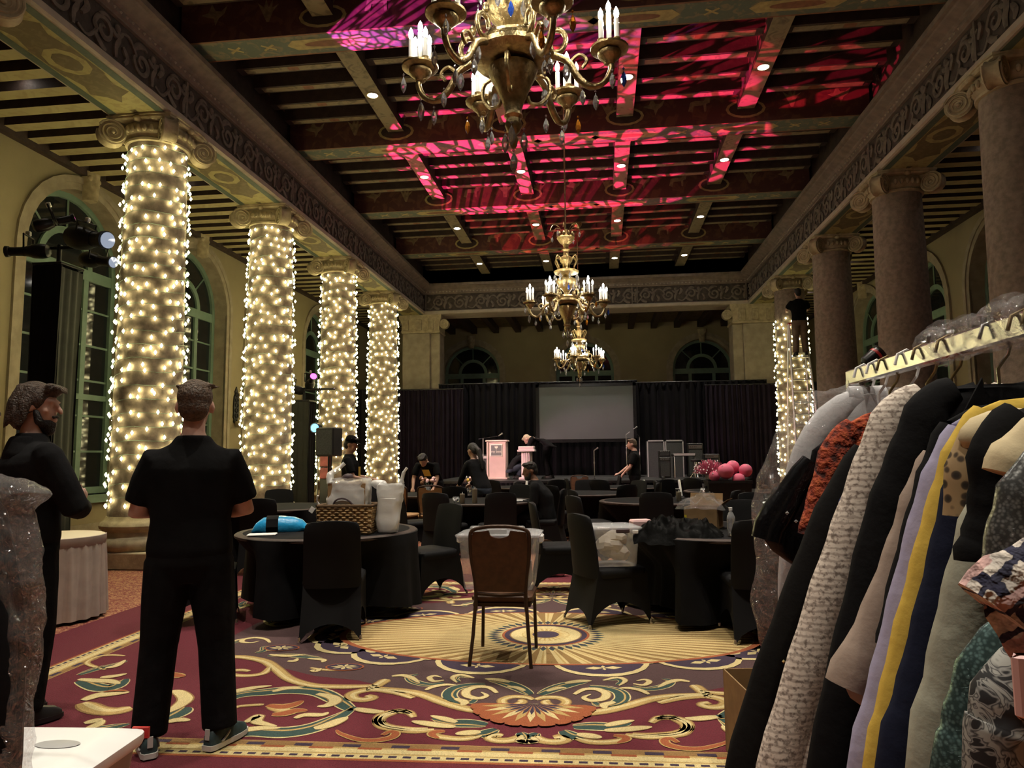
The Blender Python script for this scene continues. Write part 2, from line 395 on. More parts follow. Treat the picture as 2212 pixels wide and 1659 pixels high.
# ------------------------------------------------------------------ the room: floor, walls, ceilings
HW, YN, YF = 8.46, -6.0, 28.6          # half width, near wall, far wall
ZA = 6.62                               # aisle ceiling
fl = struct(MB()._add([(XC-HW-.4,YN,0),(XC+HW+.4,YN,0),(XC+HW+.4,YF+.4,0),(XC-HW-.4,YF+.4,0)], [(0,1,2,3)]).build('floor', 'aisle_carpet'))
fl['label'] = 'red carpet with a small gold scroll figure'
def arch_pts(a, zs, n=14): return [(-a*cos(pi*i/n), zs+a*sin(pi*i/n)) for i in range(n+1)]
def arch_wall(name, mp, t0, t1, ztop, wins, m='plaster', depth=.36):
    # wins: (centre, half width, sill z, spring z)
    mb = MB(); q = lambda ta, tb, za, zb, d=0: mb._add([mp(ta,za,d), mp(tb,za,d), mp(tb,zb,d), mp(ta,zb,d)], [(0,1,2,3)])
    cur = t0
    for (c, a, si, sp) in sorted(wins):
        q(cur, c-a, 0, ztop); q(c-a, c+a, 0, si)
        A = arch_pts(a, sp)
        for (x0,z0),(x1,z1) in zip(A, A[1:]):
            mb._add([mp(c+x0,z0,0), mp(c+x1,z1,0), mp(c+x1,ztop,0), mp(c+x0,ztop,0)], [(0,1,2,3)])
        loop = [(-a,si)]+A+[(a,si)]
        for (x0,z0),(x1,z1) in zip(loop, loop[1:]+loop[:1]):
            mb._add([mp(c+x0,z0,0), mp(c+x1,z1,0), mp(c+x1,z1,depth), mp(c+x0,z0,depth)], [(0,1,2,3)], 1)
        cur = c+a
    q(cur, t1, 0, ztop)
    return struct(mb.build(name, [m, 'stone']))
LW = [11.35+3.627*k for k in range(4)]
lmap = lambda t, z, d: (XC-HW-d, t, z)
rmap = lambda t, z, d: (XC+HW+d, t, z)
fmap = lambda t, z, d: (t, YF+d, z)
wl = arch_wall('wall_left', lmap, YN, YF, ZA, [(y,1.27,.8,4.86) for y in LW])
wr = arch_wall('wall_right', rmap, YN, YF, ZA, [(y,1.27,.8,4.86) for y in LW])
FWX = [-5.13, -.55, 4.05]
wf = arch_wall('wall_far', fmap, XC-HW, XC+HW, ZA, [(x,1.15,.8,4.75) for x in FWX])
wn = struct(MB()._add([(XC-HW-.4,YN,0),(XC+HW+.4,YN,0),(XC+HW+.4,YN,8),(XC-HW-.4,YN,8)], [(0,1,2,3)]).build('wall_near', 'plaster'))

# arched windows: one built lying along local x, then copied
def window_mesh(a, si, sp, name):
    root = bpy.data.objects.new(name, None); COL.objects.link(root); root['kind'] = 'structure'
    fr = MB(); n = 16
    def ring(r0, r1, y0, y1, close_bottom=True):
        lo = [(-r1,si)]+arch_pts(r1,sp,n)+[(r1,si)]; li = [(-r0,si)]+arch_pts(r0,sp,n)+[(r0,si)]
        for (p0,p1),(q0,q1) in zip(zip(lo,lo[1:]), zip(li,li[1:])):
            fr._add([(p0[0],y0,p0[1]),(p1[0],y0,p1[1]),(q1[0],y0,q1[1]),(q0[0],y0,q0[1]),(p0[0],y1,p0[1]),(p1[0],y1,p1[1]),(q1[0],y1,q1[1]),(q0[0],y1,q0[1])],
                [(0,1,2,3),(7,6,5,4),(3,2,6,7),(0,4,5,1)])
    ring(a-.11, a, -.02, .10)
    fr.box(-a, a, -.06, .10, si, si+.12)
    fr.build('window_frame', 'green_frame', root)
    # transoms and stiles
    for z, hh in ((sp-.08,.10), (2.55,.05)):
        MB().box(-a+.1, a-.1, -.01, .07, z-hh, z+hh).build('transom', 'green_frame', root)
    xs = [-a*.40, a*.40]
    for x in xs:
        MB().box(x-.06, x+.06, -.005, .065, si, sp).build('mullion', 'green_frame', root)
    # inner fan ring and spokes
    fr2 = MB(); ri = a*.47
    for k in range(n):
        t0, t1 = pi*k/n, pi*(k+1)/n
        P = [(-r*cos(t), sp+r*sin(t)) for r, t in ((ri-.06,t0),(ri-.06,t1),(ri+.06,t1),(ri+.06,t0))]
        fr2._add([(p[0],.0,p[1]) for p in P]+[(p[0],.06,p[1]) for p in P], [(0,1,2,3),(0,4,5,1),(2,6,7,3)])
    fr2.build('fan_ring', 'green_frame', root)
    for t in (pi*.25, pi*.5, pi*.75):
        MB().tube([(-(ri)*cos(t),.03,sp+ri*sin(t)), (-(a-.1)*cos(t),.03,sp+(a-.1)*sin(t))], .022, 4).build('glazing_bar', 'green_frame', root)
    # thin bars and single panes
    cols = [(-a+.1, xs[0]-.05), (xs[0]+.05, xs[1]-.05), (xs[1]+.05, a-.1)]
    rows = [si+.12+ (sp-si-.2)*k/6 for k in range(7)]
    bars = MB()
    for (c0, c1) in cols:
        for z in rows[1:6]: bars.box(c0, c1, .01, .05, z-.018, z+.018)
    bars.build('glazing_bar', 'green_frame', root)
    for (c0, c1) in cols:
        for z0, z1 in zip(rows, rows[1:]):
            t = random.uniform(-.004,.004)
            MB()._add([(c0,.04+t,z0),(c1,.04-t,z0),(c1,.04-t,z1),(c0,.04+t,z1)], [(0,1,2,3)]).build('pane', 'night_glass', root)
    for k in range(4):
        P = []
        t0, t1 = pi*k/4, pi*(k+1)/4
        arc = [(-(a-.05)*cos(lerp(t0,t1,i/5)), sp+(a-.05)*sin(lerp(t0,t1,i/5))) for i in range(6)]
        arc += [(-ri*cos(lerp(t1,t0,i/5)), sp+ri*sin(lerp(t1,t0,i/5))) for i in range(6)]
        MB()._add([(p[0],.04,p[1]) for p in arc], [tuple(range(len(arc)))]).build('pane', 'night_glass', root)
    arc = [(-ri*cos(pi*i/10), sp+ri*sin(pi*i/10)) for i in range(11)]
    MB()._add([(p[0],.045,p[1]) for p in arc], [tuple(range(len(arc)))]).build('pane', 'night_glass', root)
    return root
def surround_mesh(a0, a1, sp, si):
    mb = MB(); lo = [(-a1,si)]+arch_pts(a1,sp,16)+[(a1,si)]; li = [(-a0,si)]+arch_pts(a0,sp,16)+[(a0,si)]
    lm = [((p[0]+q[0])/2,(p[1]+q[1])/2) for p, q in zip(lo, li)]
    rings = []
    for o, mI, i in zip(lo, lm, li):
        rings.append([(o[0],0,o[1]), (o[0],-.045,o[1]), (mI[0],-.045,mI[1]), (mI[0],-.02,mI[1]), (i[0],-.02,i[1]), (i[0],.03,i[1])])
    mb.loft(rings, 0, caps=False, close=False)
    return mb.mesh('stone_surround', 'stone', 40)
def keystone(name, parent, loc, rz):
    mb = MB()
    mb.loft([[(x*k, y, z) for x, y in ((-.13,0),(-.13,-.12),(-.05,-.20),(.05,-.20),(.13,-.12),(.13,0))] for z, k in ((-.28,.75),(-.1,.95),(.12,1.15),(.22,1.3))])
    mb.sph((0,-.16,-.02), (.09,.06,.12), 8, 6)
    for s_ in (-1,1): mb.sph((s_*.1,-.13,.1), (.06,.05,.06), 8, 5)
    return mb.build(name, 'capital_stone', parent, 50, loc, (0,0,rz))
winA = window_mesh(1.27, .8, 4.86, 'window_1'); winB = window_mesh(1.15, .8, 4.75, 'window_2')
surA = surround_mesh(1.27, 1.5, 4.86, .55); surB = surround_mesh(1.15, 1.4, 4.75, .55)
wi = 3
for side, y in [(-1,y) for y in LW]+[(1,y) for y in LW[1:]]:
    loc = (XC+side*(HW+.32), y, 0); rz = pi/2 if side < 0 else -pi/2
    if side < 0 and y == LW[0]: o = winA; o.location = loc; o.rotation_euler = (0,0,rz)
    else: o = copy_tree(winA, None, loc, rz); o.name = 'window_%d' % wi; wi += 1
    p = wl if side < 0 else wr
    obj('stone_surround', surA, p, (XC+side*HW, y, 0), (0,0,rz))
    keystone('keystone', p, (XC+side*HW, y, 6.25), rz)
    MB().box(-1.6,1.6,-.12,.36,.66,.8).build('window_sill', 'green_frame', p, None, (XC+side*HW, y, 0), (0,0,rz))
for i, x in enumerate(FWX):
    if i == 0: o = winB; o.location = (x, YF+.3, 0)
    else: o = copy_tree(winB, None, (x, YF+.3, 0), 0); o.name = 'window_%d' % wi; wi += 1
    obj('stone_surround', surB, wf, (x, YF, 0))
    keystone('keystone', wf, (x, YF, 6.05), 0)
for nm, a, b, ax in (('baseboard_left',YN,YF,-1),('baseboard_right',YN,YF,1)):
    struct(MB().box(XC+ax*HW-.04, XC+ax*HW+.04, a, b, 0, .3).build(nm, 'stone'))

# nave ceiling: boards, main beams, ribs, joists
CE = 8.0
ce = struct(MB()._add([(XC-5.45,YN,CE),(XC+5.45,YN,CE),(XC+5.45,23.6,CE),(XC-5.45,23.6,CE)], [(3,2,1,0)]).build('ceiling', 'board_dark'))
def beam_mesh(name, L, wd, z0, z1, mats):
    # long axis x; material 0 sides, 1 underside
    mb = MB().box(-L/2, L/2, -wd/2, wd/2, z0, z1); mb.m = [1,0,0,0,0,0]
    return mb.mesh(name, mats)
bm_main = beam_mesh('beam', 10.6, .5, 7.28, CE, ['beam_red','beam_green'])
RX = [-3.2,-1.07,1.07,3.2]
bm_rib = MB().box(-.15,.15,-1.563,1.563,7.52,CE); bm_rib.m = [1,0,0,0,0,0]; bm_rib = bm_rib.mesh('rib', ['dark_wood','panel_cream'])
segs = [(-5.2,-3.35),(-3.05,-1.22),(-.92,.92),(1.22,3.05),(3.35,5.2)]
jm = {}
for k, (a, b) in enumerate(segs):
    mb = MB().box(a,b,-.10,.10,7.66,CE); mb.m = [0]*6
    mb.box(a+.12,b-.12,-.062,.062,7.654,7.662,1)
    mb._add([(lerp(a,b,.5)-.09,-.045,7.653),(lerp(a,b,.5),-.06,7.653),(lerp(a,b,.5)+.09,-.045,7.653),(lerp(a,b,.5)+.09,.045,7.653),(lerp(a,b,.5),.06,7.653),(lerp(a,b,.5)-.09,.045,7.653)], [(5,4,3,2,1,0)], 2)
    jm[k] = mb.mesh('joist', ['dark_wood','panel_cream','paint_rust'])
# painted figures on the near face of a beam and on its underside
def figure(mb, x, z, s, kind, y, mi=0):
    if kind == 0:   # bird
        P = [(-1,.1),(-.45,.25),(-.2,.9),(.1,.35),(.5,.3),(1,.75),(.75,.1),(.35,-.2),(.1,-.75),(-.05,-.2),(-.5,-.1)]
    elif kind == 1: # plant
        P = [(-.1,-.8),(-.5,.1),(-.8,.7),(-.3,.3),(-.15,.95),(.05,.3),(.35,.9),(.3,.25),(.8,.5),(.35,-.05),(.1,-.8)]
    elif kind == 2: # winged figure
        P = [(-.2,-.9),(-.3,-.2),(-1,.5),(-.3,.3),(-.2,.8),(.2,.8),(.3,.3),(1,.5),(.3,-.2),(.2,-.9)]
    else:           # beast
        P = [(-1,-.6),(-.8,.2),(-.4,.35),(.4,.3),(.6,.7),(1,.6),(.9,.1),(.6,0),(.6,-.7),(.4,-.7),(.35,-.1),(-.5,-.15),(-.6,-.7)]
    n = len(P); mb._add([(x+p[0]*s, y, z+p[1]*s) for p in P], [tuple(range(n))], mi)
pf = MB()
for k in range(13):
    x = -4.8+k*.8
    figure(pf, x, 7.66, .20, [0,1,0,3,2,1][k % 6], -.254)
for x in RX:
    P = [(x+.33*cos(2*pi*i/14)*1.05, 7.52+.17*sin(2*pi*i/14)) for i in range(14)]; Q = [(x+.28*cos(2*pi*i/14)*1.05, 7.52+.13*sin(2*pi*i/14)) for i in range(14)]
    pf._add([(p[0],-.256,p[1]) for p in P], [tuple(range(14))], 1); pf._add([(p[0],-.258,p[1]) for p in Q], [tuple(range(14))], 2)
pf = pf.mesh('painted_figures', ['paint_fig','paint_gold','dark_wood'])
pu = MB()
def flat(P, z, mi): pu._add([(p[0],p[1],z) for p in P], [tuple(range(len(P)-1,-1,-1))], mi)
for x in RX+[0]:
    flat([(x-.62,0),(x-.5,-.12),(x+.5,-.12),(x+.62,0),(x+.5,.12),(x-.5,.12)], 7.277, 1)
    flat([(x+.33*cos(t)*1.1, .075*sin(t)) for t in [2*pi*i/16 for i in range(16)]], 7.275, 2)
for x in (-4.6,-4.1,-2.1,2.1,-.75,.75,4.1,4.6):
    for t in (.6,-.6):
        d = Vector((cos(t),sin(t)))*.11; e = Vector((-sin(t),cos(t)))*.018
        flat([tuple(Vector((x,0))+d+e), tuple(Vector((x,0))-d+e), tuple(Vector((x,0))-d-e), tuple(Vector((x,0))+d-e)], 7.276+.0005*t, 1)
for sgn in (-1,1): flat([(-5.2,sgn*.25-.03),(5.2,sgn*.25-.03),(5.2,sgn*.25+.0),(-5.2,sgn*.25+.0)] if sgn > 0 else [(-5.2,-.25),(5.2,-.25),(5.2,-.22),(-5.2,-.22)], 7.278, 2)
pu = pu.mesh('painted_cartouches', ['paint_fig','paint_gold','paint_rust'])
for by in COLY:
    b = obj('beam', bm_main, ce, (XC,by,0)); obj('painted_figures', pf, b); obj('painted_cartouches', pu, b)
    for rx in RX: obj('rib', bm_rib, ce, (XC+rx, by+1.8135, 0))
    for k in range(5):
        for j in range(5): obj('joist', jm[k], ce, (XC, by+1.8135+(j-2)*.6, 0))

# entablature swept round the nave: left run, far run, right run
def sweep(name, prof, m, smooth=None, parent=None):
    mb = MB(); rings = []
    for (sx, far) in ((-1,0),(-1,1),(1,1),(1,0)):
        rings.append([(XC+sx*(5.31-p), (23.35-p) if far else YN, z) for p, z in prof])
    mb.loft(rings, 0, caps=False, close=False); o = mb.build(name, m, parent, smooth)
    return o
tr = struct(sweep('trim_1', [(-.86,6.17),(0,6.17),(.03,6.19),(.03,6.27),(0,6.30),(-.05,6.30)], 'trim_stone')); tr['label'] = 'pale stone fillet under the carved frieze'
fz = struct(sweep('trim_2', [(-.05,6.30),(-.05,6.86)], 'frieze')); fz['label'] = 'dark carved frieze band'
cn = struct(sweep('trim_3', [(-.05,6.86),(.0,6.86),(.0,6.885),(.03,6.90),(.03,6.965),(.06,6.98),(.07,7.0),(.11,7.02),(.19,7.06),(.21,7.08),(.26,7.09),(.26,7.17),(.10,7.2),(-.1,7.2),(-.1,CE)], 'cornice')); cn['label'] = 'moulded cornice with a bead row'
# bead row on the cornice
bd = MB()
def bead_run(p, q, step=.115):
    n = int((Vector(q)-Vector(p)).length/step)
    for i in range(n): bd.octa(tuple(Vector(p).lerp(Vector(q), (i+.5)/n)), .026)
bead_run((XC-5.28,7.0,6.93),(XC-5.28,23.3,6.93)); bead_run((XC+5.28,9.5,6.93),(XC+5.28,23.3,6.93)); bead_run((XC-5.28,23.32,6.93),(XC+5.28,23.32,6.93))
stuff(bd.build('bead_row', 'trim_stone', cn, 60))
# carved acanthus relief, one panel per bay
rl = MB()
def rstroke(pts, r, d=.035):
    P = bez([(x,0,z) for x, z in pts], 4); n = len(P)
    rl.tube([(p.x,0,p.z) for p in P], [r*(.35+.65*sin(pi*min(1,.12+.8*i/(n-1)))) for i in range(n)], 5, 0, True)
def spiral(cx, cz, r, a0, turns, sg=1, n=9): return [(cx+r*(1-.8*i/n)*cos(a0+sg*turns*2*pi*i/n), cz+r*(1-.8*i/n)*sin(a0+sg*turns*2*pi*i/n)) for i in range(n+1)]
for k in range(5):
    x = -1.45+k*.725; s_ = 1 if k % 2 == 0 else -1
    rstroke([(x-.36,6.56-s_*.15),(x-.2,6.56-s_*.2),(x-.05,6.56-s_*.05)]+spiral(x+.08,6.57+s_*.02,.17,pi,1.3,-s_), .035)
    rstroke([(x-.3,6.57),(x-.22,6.57+s_*.12),(x-.27,6.57+s_*.2)], .045)
    rstroke([(x-.1,6.57-s_*.1),(x+.02,6.57-s_*.2),(x+.12,6.57-s_*.22)], .05)
    rstroke([(x+.3,6.36),(x+.29,6.5),(x+.34,6.62),(x+.3,6.78)], .05); rl.sph((x+.31,0,6.74), (.055,.045,.06), 7, 5)
    rstroke([(x+.2,6.7),(x+.3,6.64),(x+.42,6.72)], .04); rstroke([(x-.02,6.74),(x+.08,6.79),(x+.18,6.77)], .03)
for x in (-1.81,1.81):
    rl.box(x-.02,x+.02,-.03,.02,6.31,6.85)
rl.xf(Matrix.Diagonal((1,.75,1,1)))
rl = rl.mesh('carved_relief', 'frieze_relief', 60)
for y in [COLY[0]+3.627*k+1.8135 for k in range(1,6)]+[COLY[0]+3.627*6-1.8135+3.627+.0]:
    if y > 23.2: continue
    for sx in (-1,1): stuff(obj('carved_relief', rl, fz, (XC+sx*5.345,y,0), (0,0,pi/2 if sx < 0 else -pi/2)))
for sx in (-1,1): stuff(obj('carved_relief', rl, fz, (XC+sx*5.345,21.98,0), (0,0,pi/2 if sx < 0 else -pi/2)))
for x in (-3.45,0,3.45): stuff(obj('carved_relief', rl, fz, (XC+x,23.385,0)))
# outer face of the entablature and the painted soffits between columns
for sx in (-1,1):
    struct(MB().box(min(sx*6.17,sx*5.37), max(sx*6.17,sx*5.37), YN, 24.3, 6.172, CE).build('wall_left' if 0 else 'trim_4', 'dark_wood', None, None, (XC,0,0)))
struct(MB().box(-6.2,6.2,23.45,24.3,6.172,CE).build('trim_5', 'dark_wood', None, None, (XC,0,0)))
so = MB()
def sflat(P, z, mi): so._add([(p[0],p[1],z) for p in P], [tuple(range(len(P)-1,-1,-1))], mi)
sflat([(-.40,-1.5),(.40,-1.5),(.40,1.5),(-.40,1.5)], -.004, 0)
for a, b in ((-.40,-.29),(.29,.40)): sflat([(a,-1.5),(b,-1.5),(b,1.5),(a,1.5)], -.007, 2)
for sg in (-1,1):
    sflat([(-.26,sg*.25),(.26,sg*.25),(.20,sg*.55),(.27,sg*.75),(.10,sg*.85),(0,sg*1.0),(-.10,sg*.85),(-.27,sg*.75),(-.20,sg*.55)][::sg], -.008, 1)
    sflat([(-.05,sg*1.2),(.05,sg*1.2),(.03,sg*1.3),(-.03,sg*1.3)][::sg], -.008, 1)
sflat([(-.27,-.3),(.27,-.3),(.27,.3),(-.27,.3)], -.0075, 1)
sflat([(.24*cos(t),.3*sin(t)) for t in [2*pi*i/10 for i in range(10)]], -.010, 0)
sflat([(.15*cos(t),.2*sin(t)) for t in [2*pi*i/10 for i in range(10)]], -.012, 1)
so = so.mesh('soffit_panel', ['soffit_gold','soffit_brown','soffit_green'])
for y in [c+1.8135 for c in COLY]:
    for sx in (-1,1): obj('soffit_panel', so, tr, (XC+sx*5.74, y, 6.17))

# aisle ceilings with joists
ac = struct(MB()._add([(XC-HW-.1,YN,ZA),(XC-6.1,YN,ZA),(XC-6.1,YF,ZA),(XC-HW-.1,YF,ZA)], [(3,2,1,0)]).build('ceiling_aisle', 'aisle_board'))
ar = struct(MB()._add([(XC+HW+.1,YN,ZA),(XC+6.1,YN,ZA),(XC+6.1,YF,ZA),(XC+HW+.1,YF,ZA)], [(0,1,2,3)]).build('ceiling_aisle', 'aisle_board'))
af = struct(MB()._add([(XC-6.1,23.9,ZA),(XC+6.1,23.9,ZA),(XC+6.1,YF,ZA),(XC-6.1,YF,ZA)], [(3,2,1,0)]).build('ceiling_aisle', 'aisle_board'))
ja = MB().box(-1.2,1.2,-.11,.11,-.16,0); ja.m = [1,0,0,0,0,0]; ja = ja.mesh('joist', ['dark_wood','joist_olive'])
jf = MB().box(-.11,.11,-2.2,2.2,-.25,0); jf.m = [1,0,0,0,0,0]; jf = jf.mesh('joist', ['dark_wood','dark_wood'])
for k in range(46):
    y = 7.7+.4534*k
    if y > 28.4: break
    obj('joist', ja, ac, (XC-7.27,y,ZA))
    if y > 11: obj('joist', ja, ar, (XC+7.27,y,ZA))
for k in range(13): obj('joist', jf, af, (XC-5.4+.9*k, 26.4, ZA))
struct(MB().box(XC-HW-.1,XC-HW+.12,YN,YF,6.38,ZA).build('trim_6', 'dark_wood')); struct(MB().box(XC+HW-.12,XC+HW+.1,YN,YF,6.38,ZA).build('trim_7', 'dark_wood'))

# recessed downlights: a trim ring, a lit lens and its lamp
def spot(name, e, ang, blend, c=(1,.9,.74), parent=None, loc=(0,0,0), rot=(0,0,0), rad=.05):
    l = bpy.data.lights.new(name, 'SPOT'); l.energy = e; l.spot_size = R(ang); l.spot_blend = blend; l.color = c; l.shadow_soft_size = rad
    o = bpy.data.objects.new(name, l); COL.objects.link(o); o.parent = parent; o.location = loc; o.rotation_euler = rot; return o
def downlight(label, r=.085):
    t = thing('ceiling_light', label, 'downlight', group=label)
    mb = MB(); n = 20
    rg = [(r*1.25,0),(r*1.25,-.012),(r*1.02,-.014),(r,.0)]
    mb.loft([[(q*cos(2*pi*i/n), q*sin(2*pi*i/n), z) for i in range(n)] for q, z in rg], 0, caps=False); mb.build('trim_ring', 'brass', t, 40)
    MB()._add([(r*1.02*cos(2*pi*i/n), r*1.02*sin(2*pi*i/n), -.008) for i in range(n)], [tuple(range(n-1,-1,-1))]).build('lens', 'can_lamp', t)
    return t
dl0 = downlight('round recessed downlight in a painted ceiling rib over the hall')
spot('lamp', P_DOWN, 68, .9, parent=dl0, loc=(0,0,-.05))
first = True; ORD = ['seventh','sixth','fifth','fourth','third','second','first']
for bi, by in enumerate(COLY):
    for rx in RX:
        L = (XC+rx, by+1.8135+.15, 7.519)
        lb = 'recessed downlight in the %s rib on the %s side, %s bay from the stage' % ('outer' if abs(rx) > 2 else 'inner', 'lit-column' if rx < 0 else 'dark-column', ORD[bi])
        if first: dl0.location = L; dl0['label'] = lb; first = False
        else: copy_tree(dl0, None, L, None, lb)
pl0 = downlight('small pin downlight between the aisle joists', .035); pl0.children[1].data = pl0.children[1].data.copy(); pl0.children[1].data.materials[0] = M['pin_lamp']
spot('lamp', P_AISLE, 110, .9, parent=pl0, loc=(0,0,-.03))
first = True
for pi_, (sx, y) in enumerate([(-1,8.2+3.627*k) for k in range(6)]+[(1,12.2+3.627*k) for k in range(5)]):
    L = (XC+sx*7.2, 7.7+.4534*round((y-7.7)/.4534)+.2267, ZA-.001)
    lb = 'small pin downlight in the aisle ceiling on the %s side, %s from the far wall' % ('lit-column' if sx < 0 else 'dark-column', (ORD[1:]+ORD[2:])[pi_])
    if first: pl0.location = L; pl0['label'] = lb; first = False
    else: copy_tree(pl0, None, L, None, lb)

